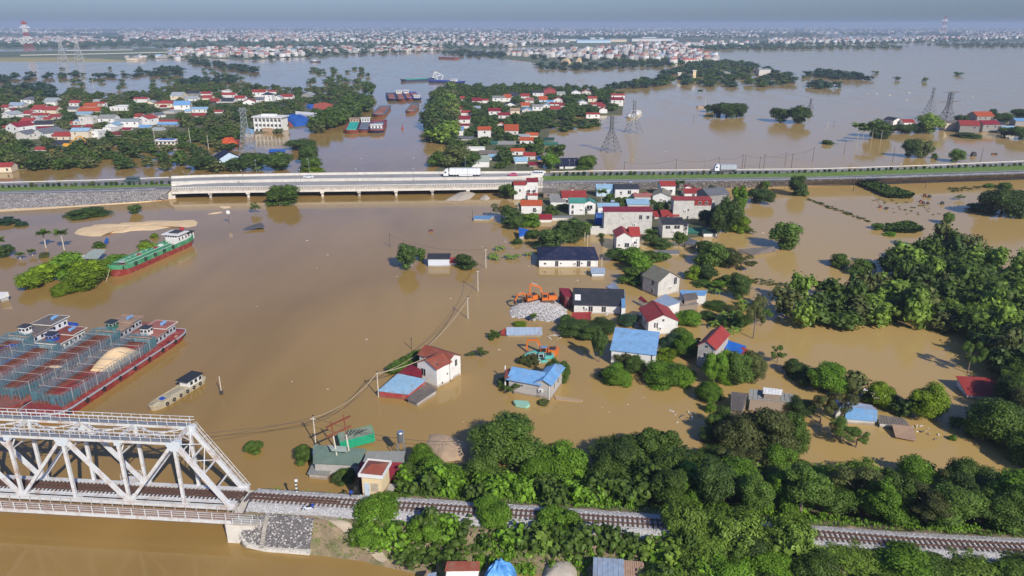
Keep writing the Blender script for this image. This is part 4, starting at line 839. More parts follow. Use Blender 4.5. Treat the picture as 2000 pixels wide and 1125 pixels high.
house(1226, 492, 46, 29, 10, 'y', 'white', 'red', 'white house with red cross gabled roof in front of the largest blank block', slope=.6, wings=[(0, .66, 0, 8, 0, 'y', None), (.6, 1, 1.2, 8, .1, 'x', None)], wins=[(.45, .3, 1.6, 1.6), (.12, .4, .6, .6), (.8, .55, 1, .8)])
house(1359, 460, 44, 6, 9, 'x', 'dgreen', 'green', 'low dark green metal roof right of the slate roofed house')
house(1388, 464, 28, 9, 6, 'x', 'white', 'darkgreen', 'small white shed with dark green roof beside the low green roof', wins=[(.7, .1, .9, 1.6)])
poly_roof('low_roof', [(1337, 462, 2.2), (1362, 470, 2.2), (1361, 478, 1.5), (1338, 476, 1.5)], 'brown', 'grey', 'low grey roof with red edge in front of the green roofs', 'roof')
house(1110, 523, 114, 16, 24, 'h', 'white', 'navy', 'long white bungalow with wide navy blue hipped roof standing in floodwater', D=13, slope=.34, wins=[(.1, .4, .8, .6), (.30, .12, 1.1, 2.0), (.37, .45, .5, .5), (.61, .45, .5, .5), (.67, .12, 1.2, 2.0), (.73, .45, .5, .5), (.85, .12, 1.2, 2.0)], over=.4)
house(1168, 541, 24, 8, 9, 'x', 'tin', 'steel', 'small grey sheet metal shed at the right corner of the navy roofed bungalow', wins=())
poly_roof('tarp_hut', [(1014, 462, 1.5), (1031, 458, 1.5), (1036, 449, 2.4), (1013, 444, 2.6)], 'raw', 'blue3', 'bright blue tarpaulin roof at the water edge left of the village', 'roof')
poly_roof('flooded_roof', [(924, 427, .9), (955, 428, .9), (966, 421, 1.1), (927, 421, 1.1)], 'tan' if 'tan' in WALL else 'offwhite', 'blue2', 'blue flat roof barely above the water at the far left of the village', 'roof')
house(1304, 579, 42, 30, 16, 'y', 'offwhite', 'khaki', 'tall pale house with khaki gable roof and shaded left wall', AB=((1284, 581), (1325, 572)), D=9, slope=.62, wins=[(.8, .62, 1.2, 2.2), (.25, .6, 1, 1.6, 'l'), (.75, .6, 1, 1.6, 'l'), (.25, .12, 1, 1.4, 'l')], wings=[(0, 1, 0, 6.5, 0, 'y', None), (.3, 1.05, 5, 10, -.8, 'x', None)])
house(1168, 613, 96, 19, 30, 'x', 'white', 'charcoal', 'long white bungalow with dark grey roof and a square skylight opening', AB=((1121, 612), (1216, 615)), D=10.5, slope=.42, wins=[(.20, .52, .5, .5), (.34, .22, 1.2, 1.6), (.61, .22, 1.2, 1.6), (.97, .1, .7, 1.9)], over=.45, extras=lambda r, W, D, h: MB().obox((-W * .43, 2.0, h + .98), (.75, 0, 0), (0, 1.0, .42), (0, 0, .05)).obj('skylight', trimm, r))
poly_roof('annex', [(1091, 562, 4.0), (1112, 563, 4.0), (1122, 577, 3.6), (1103, 579, 3.6)], 'maroon', 'maroon', 'dark red sheet metal annex on the left end of the grey roofed bungalow', 'building')
poly_roof('low_roof', [(1112, 631, .5), (1144, 637, .5), (1156, 609, 2.2), (1118, 610, 2.2)], 'maroon', 'red', 'low sloping red roof in front of the grey roofed bungalow', 'roof')
poly_roof('porch', [(1213, 567, 4.2), (1220, 567, 4.2), (1222, 600, 3.2), (1214, 600, 3.2)], 'white', 'blue2', 'thin blue and white porch roof at the right end of the grey roofed bungalow', 'porch')
poly_roof('floating_roof', [(1184, 560, .3), (1199, 550, 1.2), (1212, 566, 1.0), (1196, 566, .3)], 'tin', 'steel', 'collapsed grey metal sheet roof behind the grey roofed bungalow', 'roof', walls=False)
house(1238, 717, 88, 29, 38, 's', 'white', 'sky', 'large building with one broad light blue sloping roof and bays of white wall', AB=((1193, 712), (1277, 722)), D=6.3, slope=.62, wins=(), extras=lambda r, W, D, h: [MB().box(-W / 2 + W * k - .12, -W / 2 + W * k + .12, -.06, .1, -.5, h).obj('pillar', dark_metal, r) for k in (.33, .62, .93)])
house(1292, 654, 60, 27, 12, 'y', 'white', 'red', 'tall white house with broad red gable roof and two slit windows', AB=((1265, 655), (1322, 653)), D=8.5, slope=.46, wins=[(.22, .52, .35, 1.4), (.30, .52, .35, 1.4), (.5, .98, .5, .6), (.3, .45, .9, 1.3, 'l'), (.7, .45, .9, 1.3, 'l')])
house(1376, 718, 34, 42, 10, 'y', 'raw', 'red', 'narrow unpainted grey house with red gable roof right of the blue roofed building', AB=((1360, 716), (1393, 724)), D=9.5, slope=.72, wins=[(.5, .48, 1.0, 1.3), (.45, .02, .9, 1.2), (.5, .98, .6, .5)])
poly_roof('tarp_roof', [(1414, 681, 2.6), (1448, 690, 2.2), (1458, 676, 2.4), (1415, 662, 3.4)], 'raw', 'blue3', 'bright blue sloping roof behind the narrow grey house', 'roof')
poly_roof('low_roof', [(1445, 689, 2.0), (1456, 693, 2.0), (1462, 683, 2.4), (1450, 677, 2.6)], 'raw', 'red', 'scrap of red roof at the right tip of the bright blue roof', 'roof', walls=False)
poly_roof('low_roof', [(1275, 588, 3.4), (1298, 600, 3.4), (1330, 590, 3.4), (1300, 574, 3.4)], 'white', 'steel', 'blue grey flat sheet roof at the foot of the khaki roofed house', 'roof')
poly_roof('low_roof', [(1333, 576, 3.0), (1377, 577, 3.0), (1382, 567, 3.6), (1326, 567, 3.6)], 'white', 'blue2', 'long blue sheet roof right of the khaki roofed house', 'roof')
poly_roof('low_roof', [(1336, 588, 3.2), (1364, 583, 3.2), (1360, 571, 3.8), (1334, 574, 3.8)], 'brown', 'brown', 'weathered grey tiled roof between the two blue sheet roofs', 'roof')
poly_roof('low_roof', [(1313, 599, 2.0), (1365, 593, 2.0), (1352, 583, 3.0), (1298, 590, 3.0)], 'brown', 'brown', 'mossy brown low roof in front of the blue sheet roofs', 'roof')
poly_roof('gate_roof', [(1246, 583, 1.6), (1259, 591, 1.6), (1265, 589, 2.2), (1252, 578, 2.2)], 'white', 'maroon', 'small red gate roof on the wall between bungalow and khaki roofed house', 'gate')
poly_roof('shrine_roof', [(1344, 619, 1.6), (1368, 617, 1.6), (1362, 609, 2.6), (1347, 611, 2.6)], 'white', 'maroon', 'small red pyramid roof alone in the flooded banana garden', 'roof')
poly_roof('flooded_barn', [(1470, 498, .5), (1516, 490, .5), (1512, 481, 1.8), (1440, 487, 1.8)], 'brown', 'brown', 'long grey brown barn roof almost under water beside a lone round tree', 'roof')
poly_roof('flooded_barn', [(1272, 496, .6), (1328, 495, .6), (1326, 488, 1.4), (1276, 489, 1.4)], 'offwhite', 'grey', 'low dark barn roof behind the bright tree clump', 'roof')
house(876, 745, 47, 38, 14, 'y', 'white', 'rust', 'white two storey house with rusty red roof standing alone in the flood', AB=((854, 758), (900, 731)), D=7, slope=.5, over=.35,
      wings=[(0, .55, 0, 5.2, 0, 'x', None), (.42, 1.0, 0, 7.5, 0, 'y', None)], wins=[(.22, .08, .8, .5), (.45, .22, .5, 1.2), (.8, .58, .8, 1.6), (.5, .42, 1.2, 1.7, 'l')],
      extras=lambda r, W, D, h: (MB().obox((-W * .36, 1.2, h + .75), (.35, 0, 0), (0, .9, .42), (0, 0, .04)).obj('solar_panel', roofm('navy'), r), MB().box(W * .12, W * .2, -.35, 0, h * .6, h * .72).obj('air_conditioner', trimm, r), MB().box(W * .02, W * .1, -.35, 0, .3, .9).obj('air_conditioner', trimm, r)))
t = house(840, 752, 20, 38, 6, 'y', 'white', 'rust', 'narrow front of the lone flooded house facing left', AB=((827, 743), (853, 757)), D=3.4, slope=.55, wins=[(.5, .38, .9, 1.5)]);
poly_roof('low_roof', [(738, 763, 1.5), (797, 770, 1.5), (833, 741, 2.6), (777, 729, 2.6)], 'red', 'lblue', 'pale blue sheet roof of the flooded shop before the lone white house', 'roof', ribs=8)
poly_roof('low_roof', [(777, 728, 2.62), (825, 737, 2.6), (823, 722, 3.2), (803, 711, 3.2)], 'maroon', 'maroon', 'dark red sheet roof between the hedge and the lone white house', 'roof')
poly_roof('low_roof', [(794, 779, 1.0), (814, 788, .9), (854, 761, 1.2), (833, 746, 1.6)], 'raw', 'brown', 'grey mossy slab roof in front of the lone white house', 'roof', ribs=5)
house(1035, 773, 84, 30, 24, 'x', 'raw', 'blue2', 'whitewashed house with blue L shaped roof standing in brown water', AB=((994, 766), (1075, 781)), D=6, slope=.5, over=.4,
      wings=[(0, .74, 0, 5.2, -.4, 'x', None), (.66, 1.0, 0, 8.0, .0, 'y', None)], wins=[(.35, .45, .7, 1.5, 'r'), (.75, .45, .7, 1.5, 'r'), (.3, .55, 1, .3)])
lr = poly_roof('lean_to', [(985, 737, 3.3), (994, 738, 3.3), (997, 720, 3.6), (989, 720, 3.6)], 'raw', 'rust', 'rust red strip roof on white posts at the left of the blue L shaped roof', 'roof', walls=False)
for u, v in ((987, 762), (987, 742)): p = G(u, v, 0) - lr.location; MB().box(p.x - .12, p.x + .12, p.y - .12, p.y + .12, -.5, 3.3).obj('post', trimm, lr)
house(857, 521, 41, 16, 7, 'x', 'tin', 'charcoal', 'white corrugated shed with dark grey roof between two round trees', D=4, wins=())
house(886, 519, 19, 6, 8, 's', 'offwhite', 'red', 'small red roofed lean-to beside the white corrugated shed', wins=())
poly_roof('floating_shed', [(989, 654, .5), (1059, 654, .5), (1059, 639, 1.6), (989, 639, 1.6)], 'offwhite', 'steel', 'long pale blue grey sheet roof low in the water behind the excavators', 'roof', ribs=9)
poly_roof('low_roof', [(976, 653, .4), (987, 655, .4), (987, 640, 1.4), (980, 645, 1.2)], 'raw', 'red', 'small red sheet roof left of the long pale blue roof', 'roof')
poly_roof('canopy', [(159, 504, 2.2), (190, 506, 2.2), (208, 487, 2.6), (182, 486, 2.6)], 'offwhite', 'palegreen', 'pale green sheet canopy beside the bright trees at left', 'roof', walls=False, ribs=6)
MB().box(0, 4.2, -.6, 0, -1, 1.6).obj('wall_block', wallm('offwhite')).location = G(160, 507, 0)
bpy.data.objects['wall_block.001' if 'wall_block.001' in bpy.data.objects else 'wall_block']['label'] = 'white front wall below the pale green canopy'
bpy.data.objects['wall_block.001' if 'wall_block.001' in bpy.data.objects else 'wall_block']['category'] = 'wall'
poly_roof('tarp_roof', [(203, 473, .4), (208, 477, .4), (213, 467, 1.4), (207, 464, 1.4)], 'blue', 'blue3', 'small blue panel sticking out of the water behind the canopy', 'roof', walls=False)
poly_roof('flooded_house', [(-6, 570, 2.5), (16, 570, 2.5), (18, 578, 1.4), (0, 584, 1.4)], 'raw', 'white', 'grey and white hut roof cut by the left edge of the picture', 'roof')
poly_roof('wooden_hut', [(1427, 800, 2.2), (1450, 803, 2.2), (1462, 768, 3.0), (1428, 765, 3.0)], 'brown', 'brown', 'ragged grey board hut at the left of the hut row by the pond', 'hut', ribs=6)
poly_roof('wooden_hut', [(1462, 779, 2.8), (1552, 785, 2.6), (1550, 770, 3.0), (1464, 759, 3.6)], 'brown', 'greyg', 'long weathered hut roof with patched sheets by the pond', 'hut', ribs=10)
poly_roof('roof_box', [(1490, 768, 4.0), (1526, 771, 4.0), (1529, 761, 4.4), (1491, 756, 4.4)], 'brown', 'white', 'raised white and grey roof light above the long weathered hut', 'hut', ribs=6)
tb = poly_roof('tarp_hut', [(1650, 818, 1.0), (1713, 823, 1.0), (1714, 801, 2.8), (1654, 795, 2.8)], 'offwhite', 'blue2', 'long hut covered by a blue tarpaulin above the pond', 'hut')
poly_roof('tarp_hut', [(1634, 797, 2.6), (1650, 796, 2.6), (1648, 787, 3.2), (1631, 776, 3.6)], 'offwhite', 'lblue', 'short light blue tarpaulin peak at the left end of the long blue hut', 'hut')
poly_roof('low_roof', [(1656, 796, 2.5), (1713, 801, 2.5), (1702, 791, 2.7), (1650, 783, 3.0)], 'brown', 'steel', 'grey sheet roof directly behind the blue tarpaulin', 'roof', walls=False)
poly_roof('low_roof', [(1716, 826, 1.0), (1778, 832, 1.0), (1766, 817, 1.8), (1716, 810, 2.0)], 'offwhite', 'brown', 'grey board roof right of the long blue hut', 'roof', ribs=10)
poly_roof('low_roof', [(1749, 853, .5), (1790, 861, .4), (1784, 833, 1.2), (1742, 828, 1.4)], 'offwhite', 'tan', 'tilted plywood sheet roof sagging into the pond', 'roof', walls=False)
house(1921, 782, 72, 8, 17, 's', 'white', 'red', 'long low building with bright red roof among trees at the right edge', AB=((1888, 778), (1957, 782)), D=5, slope=.4, wins=())
def cabin():
 z = 3.95; A = G(709, 966, z); B = G(747, 970, z); W = (B - A).length; rz = math.atan2(B.y - A.y, B.x - A.x); r = thing('railway_cabin', (A + B) / 2, rz, 'small yellow railway cabin with rusty hipped roof beside the track', 'cabin'); h = 3.3; D = 3.4
 MB().box(-W / 2, W / 2, 0, D, -.2, h).obj('wall', wallm('yellow'), r)
 o = .38; fm = MB(); fm.box(-W / 2 - o, W / 2 + o, -o, D + o, h, h + .32); e = MB(); t = .16
 for b in ((-W / 2 - o, W / 2 + o, -o, -o + t), (-W / 2 - o, W / 2 + o, D + o - t, D + o), (-W / 2 - o, -W / 2 - o + t, -o + t, D + o - t), (W / 2 + o - t, W / 2 + o, -o + t, D + o - t)): fm.box(*b, h + .32, h + .55)
 rs = fm.obj('roof_edge', trimm, r); x0, x1, y0, y1 = -W / 2 - .18, W / 2 + .18, -.18, D + .18; z = h + .36
 MB().add([(x0, y0, z), (x1, y0, z), (x1, y1, z), (x0, y1, z), (-.4, D / 2, z + .75), (.4, D / 2, z + .75)], [(0, 1, 5, 4), (1, 2, 5), (2, 3, 4, 5), (3, 0, 4)]).obj('roof', roofm('rust'), r)
 d = MB().box(-.42, .42, -.07, 0, -.1, 2.1).obj('door', mat('door_blue', (.52, .60, .66), .6, .05), r); d.location = (-W * .26, 0, 0); MB().box(.25, .32, -.12, -.07, 1, 1.08).obj('handle', dark_metal, d)
 s = MB().box(-.55, .55, -.08, 0, 0, 1.25); s.bar((-.5, -.1, .06), (.5, -.1, 1.2), .06); s.bar((.5, -.1, .06), (-.5, -.1, 1.2), .06); s.box(-.6, .6, -.14, 0, -.1, 0); s.obj('shutter', mat('shutter_wood', (.45, .38, .28), .8, .2), r).location = (W * .14, 0, .95)
 MB().box(W / 2, W / 2 + 1.0, .2, D, -.4, -.05).obj('plinth', concrete, r)
cabin()
poly_roof('low_roof', [(697, 935, 3.3), (762, 938, 3.3), (785, 903, 5.0), (702, 902, 5.0)], 'maroon', 'maroon', 'broad deep red sheet roof behind the yellow cabin', 'roof')
poly_roof('low_roof', [(709, 902, 4.0), (786, 902, 4.0), (792, 881, 4.6), (717, 881, 4.6)], 'raw', 'greyg', 'flat pale grey roof behind the deep red sheet roof', 'roof')
poly_roof('low_roof', [(611, 905, 2.4), (703, 909, 2.4), (716, 877, 4.4), (612, 868, 4.4)], 'raw', 'sage', 'wide faded green sheet roof of the flooded riverside shop', 'roof', ribs=12)
poly_roof('roof_sheet', [(647, 880, 4.62), (678, 882, 4.62), (676, 872, 4.8), (640, 869, 4.8)], 'raw', 'palegreen', 'pale patch of sheet laid over the faded green roof', 'roof', walls=False)
poly_roof('flooded_box', [(600, 925, 1.0), (640, 929, 1.0), (654, 907, 1.2), (610, 905, 1.2)], 'raw', 'greyg', 'low flat grey roof slab half under water before the green roof', 'roof')
poly_roof('low_roof', [(868, 1115, 4.3), (937, 1114, 4.3), (937, 1096, 4.8), (873, 1096, 4.8)], 'white', 'rust', 'rusty brown sheet roof at the bottom edge left of the blue tarpaulin', 'roof', zw=1)
poly_roof('low_roof', [(870, 1132, 3.4), (932, 1132, 3.4), (936, 1113, 4.2), (872, 1115, 4.2)], 'white', 'white', 'torn white sheet in front of the rusty brown roof', 'roof', zw=1, walls=False)
poly_roof('tin_roof', [(1157, 1150, 3.6), (1220, 1150, 3.6), (1218, 1092, 4.4), (1159, 1088, 4.4)], 'tin', 'steel', 'pale blue grey corrugated roof at the bottom edge', 'roof', zw=1, ribs=6)
poly_roof('tin_roof', [(1220, 1150, 3.5), (1262, 1150, 3.5), (1257, 1097, 4.2), (1218, 1094, 4.2)], 'tin', 'tan', 'brown striped corrugated roof next to the pale blue one at the bottom', 'roof', zw=1, ribs=9)
poly_roof('tin_roof', [(828, 1150, 2.6), (848, 1150, 2.6), (853, 1117, 3.0), (836, 1120, 3.0)], 'tin', 'steel', 'curved grey sheet at the bottom edge left of the rusty roof', 'roof', zw=1, walls=False)
# ================================================================== VILLAGE HOUSES (measured one by one)
VH = [
('L', 52, 206, 20, 11, 8, 'h', 'white', 'grey', 0), ('L', 97, 207, 24, 8, 8, 'x', 'white', 'paleg', 0), ('L', 30, 211, 27, 5, 6, 'x', 'offwhite', 'steel', 0), ('L', 12, 232, 24, 8, 6, 'y', 'white', 'paleg', -15),
('L', 18, 222, 16, 6, 4, 'y', 'white', 'maroon', 0), ('L', 72, 221, 22, 7, 9, 'x', 'white', 'red', 0), ('L', 97, 223, 25, 8, 7, 'x', 'cream', 'red', 0), ('L', 52, 226, 15, 4, 6, 'x', 'white', 'red', 0),
('L', 77, 231, 32, 6, 4, 'x', 'offwhite', 'red', 0), ('L', 73, 238, 12, 8, 4, 'y', 'white', 'paleg', 0), ('L', 88, 237, 19, 4, 4, 'x', 'cream', 'red', 0), ('L', 106, 233, 21, 5, 5, 'x', 'offwhite', 'red', 0),
('L', 53, 247, 25, 10, 7, 'x', 'white', 'red', 0), ('L', 27, 269, 30, 22, 8, 'y', 'white', 'maroon', -20), ('L', 86, 247, 34, 4, 8, 'x', 'white', 'charcoal', 15), ('L', 85, 259, 24, 8, 4, 'x', 'white', 'maroon', 0),
('L', 58, 259, 26, 4, 6, 'x', 'white', 'lblue', 0), ('L', 42, 275, 26, 13, 6, 'y', 'offwhite', 'grey', -10), ('L', 77, 273, 33, 13, 8, 'y', 'white', 'grey', -25), ('L', 124, 275, 42, 9, 8, 'x', 'cream', 'red', 0),
('L', 117, 285, 26, 3, 8, 'x', 'offwhite', 'charcoal', 0), ('L', 158, 276, 34, 20, 6, 'x', 'cream', 'lblue', 0), ('L', 184, 274, 20, 16, 4, 'f', 'white', 'white', 0), ('L', 145, 209, 19, 8, 5, 'x', 'white', 'red', 0),
('L', 141, 219, 18, 6, 5, 'x', 'offwhite', 'grey', 0), ('L', 195, 212, 20, 10, 3, 'x', 'white', 'red', 0), ('L', 189, 199, 15, 2, 3, 'x', 'white', 'paleg', 0), ('L', 163, 226, 30, 3, 5, 'x', 'white', 'lblue', 0),
('L', 169, 245, 26, 15, 3, 'f', 'offwhite', 'greyg', 0), ('L', 150, 245, 13, 8, 5, 'y', 'offwhite', 'blue2', 0), ('L', 140, 244, 9, 3, 4, 'x', 'white', 'orange', 0), ('L', 148, 250, 17, 2, 3, 'x', 'white', 'red', 0),
('L', 174, 250, 18, 2, 5, 'x', 'white', 'red', 0), ('L', 208, 244, 30, 13, 7, 'x', 'white', 'greyg', 0), ('L', 221, 237, 12, 4, 5, 'x', 'white', 'red', 0), ('L', 250, 250, 42, 13, 5, 'x', 'white', 'paleg', 4),
('L', 281, 246, 25, 14, 8, 'y', 'white', 'red', -12), ('L', 268, 232, 15, 4, 6, 'x', 'white', 'red', 0), ('L', 281, 251, 20, 3, 4, 'x', 'lblue', 'blue2', 0), ('L', 300, 231, 18, 6, 7, 'y', 'white', 'grey', -20),
('L', 330, 240, 40, 3, 3, 'x', 'white', 'red', 0), ('L', 329, 248, 42, 5, 4, 'x', 'grey', 'blue2', 0), ('L', 275, 201, 26, 8, 3, 'x', 'white', 'red', 0), ('L', 293, 204, 13, 4, 5, 'y', 'cream', 'paleg', 0),
('L', 320, 211, 34, 9, 6, 'h', 'cream', 'red', 0), ('L', 345, 196, 23, 9, 7, 'x', 'cream', 'paleg', 0), ('L', 377, 188, 22, 6, 5, 'x', 'grey', 'charcoal', 0), ('L', 372, 198, 24, 5, 5, 'x', 'white', 'paleg', 0),
('L', 401, 187, 20, 4, 4, 'x', 'white', 'red', 0), ('L', 404, 197, 18, 6, 5, 'x', 'cream', 'red', 0), ('L', 416, 202, 14, 5, 5, 'x', 'white', 'red', 0), ('L', 356, 216, 28, 11, 8, 'x', 'white', 'blue2', 14),
('L', 390, 221, 30, 8, 4, 'x', 'white', 'lblue', 0), ('L', 387, 229, 28, 3, 5, 'x', 'offwhite', 'red', 0), ('L', 343, 216, 20, 2, 4, 'x', 'offwhite', 'maroon', 0), ('L', 330, 223, 22, 4, 4, 'f', 'raw', 'paleg', 0),
('L', 367, 221, 12, 4, 4, 'x', 'white', 'lblue', 0), ('L', 232, 217, 34, 7, 4, 'f', 'white', 'white', 0), ('L', 446, 192, 26, 7, 4, 'x', 'white', 'red', 0), ('L', 441, 184, 16, 6, 3, 'f', 'white', 'greyg', 0),
('L', 506, 190, 25, 10, 5, 'x', 'white', 'red', 0), ('L', 522, 200, 20, 15, 5, 'h', 'white', 'navy', 0), ('L', 530, 184, 20, 5, 3, 'x', 'white', 'red', 0), ('L', 559, 194, 23, 5, 5, 'x', 'white', 'red', 0),
('L', 541, 196, 14, 6, 4, 'y', 'white', 'paleg', 0), ('L', 599, 191, 22, 5, 4, 'y', 'grey', 'paleg', 0), ('L', 467, 197, 20, 5, 5, 'x', 'white', 'red', 0), ('L', 487, 207, 22, 8, 8, 'y', 'white', 'red', 15),
('L', 507, 201, 16, 6, 5, 'x', 'white', 'grey', 0), ('L', 515, 197, 13, 4, 6, 'x', 'white', 'orange', 0), ('L', 441, 201, 28, 3, 7, 'x', 'white', 'charcoal', 0), ('L', 419, 202, 17, 4, 5, 'x', 'white', 'red', 0),
('L', 426, 222, 16, 4, 3, 'x', 'white', 'red', 0), ('L', 80, 296, 22, 4, 5, 'x', 'offwhite', 'red', 0), ('L', 8, 215, 14, 5, 5, 'x', 'white', 'red', 0), ('L', 6, 255, 12, 6, 4, 'x', 'offwhite', 'red', 0), ('L', 116, 262, 26, 3, 6, 'x', 'grey', 'brown', 0), ('L', 225, 266, 20, 3, 5, 'x', 'offwhite', 'maroon', 0), ('L', 210, 259, 16, 8, 4, 'f', 'white', 'white', 0), ('L', 218, 254, 22, 9, 5, 'y', 'white', 'lblue', 0),
('L', 246, 256, 16, 3, 4, 'x', 'offwhite', 'maroon', 0), ('L', 228, 252, 14, 3, 6, 'x', 'white', 'red', 0), ('L', 308, 256, 20, 3, 4, 'x', 'white', 'paleg', 0), ('L', 318, 212, 12, 3, 4, 'x', 'white', 'maroon', 0),
('C', 893, 222, 18, 8, 6, 'x', 'white', 'maroon', 0), ('C', 910, 227, 19, 7, 4, 'x', 'white', 'red', 0), ('C', 907, 242, 21, 9, 7, 'x', 'white', 'maroon', 0), ('C', 898, 252, 36, 7, 3, 'x', 'white', 'maroon', 0), ('C', 892, 266, 25, 12, 7, 'x', 'white', 'blue2', 0),
('C', 946, 270, 25, 16, 7, 'x', 'white', 'orange', 0), ('C', 999, 264, 27, 9, 12, 'x', 'offwhite', 'orange', 0), ('C', 1029, 282, 27, 8, 6, 'x', 'white', 'orange', 0), ('C', 1039, 269, 23, 5, 5, 'x', 'cream', 'orange', 0), ('C', 1023, 271, 22, 4, 5, 'x', 'white', 'paleg', 0),
('C', 1011, 304, 26, 9, 5, 'x', 'white', 'orange', 0), ('C', 1034, 313, 23, 9, 6, 'x', 'offwhite', 'red', 0), ('C', 1047, 327, 27, 5, 5, 'x', 'grey', 'maroon', 0), ('C', 1018, 321, 24, 6, 8, 'x', 'white', 'lblue', 10), ('C', 938, 328, 34, 13, 11, 'x', 'white', 'palegreen', 0), ('C', 963, 314, 18, 7, 5, 'x', 'offwhite', 'lblue', 0),
('C', 955, 303, 38, 2, 7, 'x', 'grey', 'brown', 0), ('C', 927, 296, 40, 5, 3, 'f', 'white', 'paleg', 0), ('C', 1112, 331, 38, 7, 15, 'x', 'white', 'navy', 4), ('C', 1076, 286, 27, 4, 4, 'x', 'dgreen', 'green', 0), ('C', 1072, 277, 20, 5, 3, 'x', 'dgreen', 'darkgreen', 0), ('C', 989, 284, 36, 2, 6, 'x', 'grey', 'greyg', 0), ('C', 965, 284, 12, 4, 4, 'x', 'dgreen', 'green', 0),
('C', 908, 275, 32, 4, 4, 'x', 'offwhite', 'grey', 0), ('C', 899, 303, 12, 5, 4, 'y', 'white', 'orange', 0), ('C', 931, 203, 18, 6, 6, 'x', 'white', 'maroon', 0), ('C', 948, 202, 12, 6, 3, 'x', 'white', 'red', 0), ('C', 974, 200, 24, 9, 4, 'x', 'white', 'greyg', 0), ('C', 991, 199, 14, 8, 7, 'x', 'white', 'orange', 0),
('C', 1002, 192, 18, 4, 8, 'x', 'white', 'charcoal', 0), ('C', 1026, 193, 17, 5, 5, 'x', 'white', 'red', 0), ('C', 997, 209, 21, 4, 7, 'y', 'white', 'navy', 0), ('C', 1034, 202, 16, 6, 5, 'x', 'offwhite', 'fadedred', 0), ('C', 1051, 189, 21, 8, 4, 'x', 'white', 'charcoal', 0), ('C', 1074, 186, 24, 9, 5, 'y', 'red', 'red', 0),
('C', 1061, 200, 16, 5, 7, 'x', 'lblue', 'orange', 0), ('C', 1075, 202, 12, 3, 3, 'x', 'lblue', 'blue2', 0), ('C', 1090, 201, 18, 6, 3, 'y', 'white', 'red', 0), ('C', 1083, 207, 18, 4, 3, 'x', 'white', 'red', 0), ('C', 1098, 210, 10, 4, 5, 'x', 'offwhite', 'maroon', 0), ('C', 1085, 215, 20, 2, 5, 'x', 'grey', 'red', 0), ('C', 1026, 209, 16, 3, 6, 'x', 'white', 'orange', 0),
('C', 1050, 217, 20, 9, 4, 'x', 'white', 'greyg', 0), ('C', 1067, 211, 14, 5, 5, 'y', 'white', 'lblue', 0), ('C', 1029, 220, 19, 5, 7, 'y', 'offwhite', 'blue2', 0), ('C', 1006, 224, 18, 8, 5, 'x', 'cream', 'tan', 0), ('C', 966, 226, 23, 9, 6, 'x', 'white', 'maroon', 0), ('C', 984, 232, 22, 7, 5, 'x', 'white', 'maroon', 0), ('C', 1125, 188, 18, 8, 5, 'y', 'white', 'grey', 0), ('C', 1145, 185, 18, 5, 6, 'y', 'offwhite', 'orange', 0),
('C', 1157, 200, 17, 8, 4, 'x', 'cream', 'red', 0), ('C', 1138, 208, 18, 8, 4, 'y', 'white', 'paleg', 0), ('C', 1166, 207, 22, 3, 4, 'x', 'white', 'red', 0), ('C', 1178, 222, 16, 8, 6, 'y', 'white', 'red', 0), ('C', 1175, 211, 14, 3, 4, 'x', 'white', 'red', 0), ('C', 1158, 232, 26, 9, 3, 'x', 'white', 'red', 0), ('C', 1205, 208, 24, 13, 5, 'x', 'white', 'maroon', 0), ('C', 1207, 193, 26, 7, 3, 'x', 'white', 'red', 0),
('C', 903, 197, 9, 4, 5, 'x', 'white', 'red', 0), ('C', 978, 247, 13, 4, 5, 'y', 'white', 'orange', 0), ('C', 931, 213, 14, 2, 4, 'x', 'offwhite', 'steel', 0), ('C', 1096, 187, 16, 4, 4, 'x', 'offwhite', 'palegreen', 0), ('C', 921, 320, 14, 4, 5, 'x', 'white', 'blue3', 0), ('C', 1056, 313, 10, 2, 5, 'x', 'offwhite', 'blue3', 0),
('R', 1752, 245, 20, 10, 6, 'y', 'white', 'charcoal', 20), ('R', 1775, 247, 21, 8, 6, 'x', 'white', 'red', 0), ('R', 1730, 244, 18, 3, 4, 'x', 'grey', 'brown', 0), ('R', 1860, 255, 30, 15, 5, 'x', 'cream', 'brown', 0), ('R', 1892, 260, 32, 15, 10, 'x', 'grey', 'red', -18), ('R', 1924, 238, 34, 11, 9, 'x', 'grey', 'orange', 0), ('R', 1934, 258, 32, 15, 8, 'x', 'grey', 'maroon', 0),
('R', 1970, 262, 24, 11, 5, 'x', 'white', 'lblue', 0), ('R', 1994, 247, 24, 11, 5, 'x', 'grey', 'blue2', 0), ('R', 1955, 246, 20, 3, 5, 'x', 'grey', 'charcoal', 0), ('R', 1404, 210, 16, 2, 3, 'x', 'white', 'red', 0), ('R', 1404, 226, 7, 5, 2, 'x', 'blue', 'blue3', 0),
]
RN = dict(red='red', maroon='deep red', orange='orange', fadedred='faded red', charcoal='charcoal', navy='navy blue', grey='grey', paleg='pale grey', palegreen='pale green', lblue='light blue', blue2='blue', blue3='bright blue', green='green', brown='brown', tan='tan', steel='steel grey', white='flat white', greyg='dull grey', darkgreen='dark green', steelblue='steel')
WN = dict(white='white', offwhite='off-white', cream='cream', grey='grey', red='red', lblue='pale blue', dgreen='dark green', raw='bare', blue='blue')
PLACE = dict(L='in the left village', C='right of the river', R='in the right hamlet')
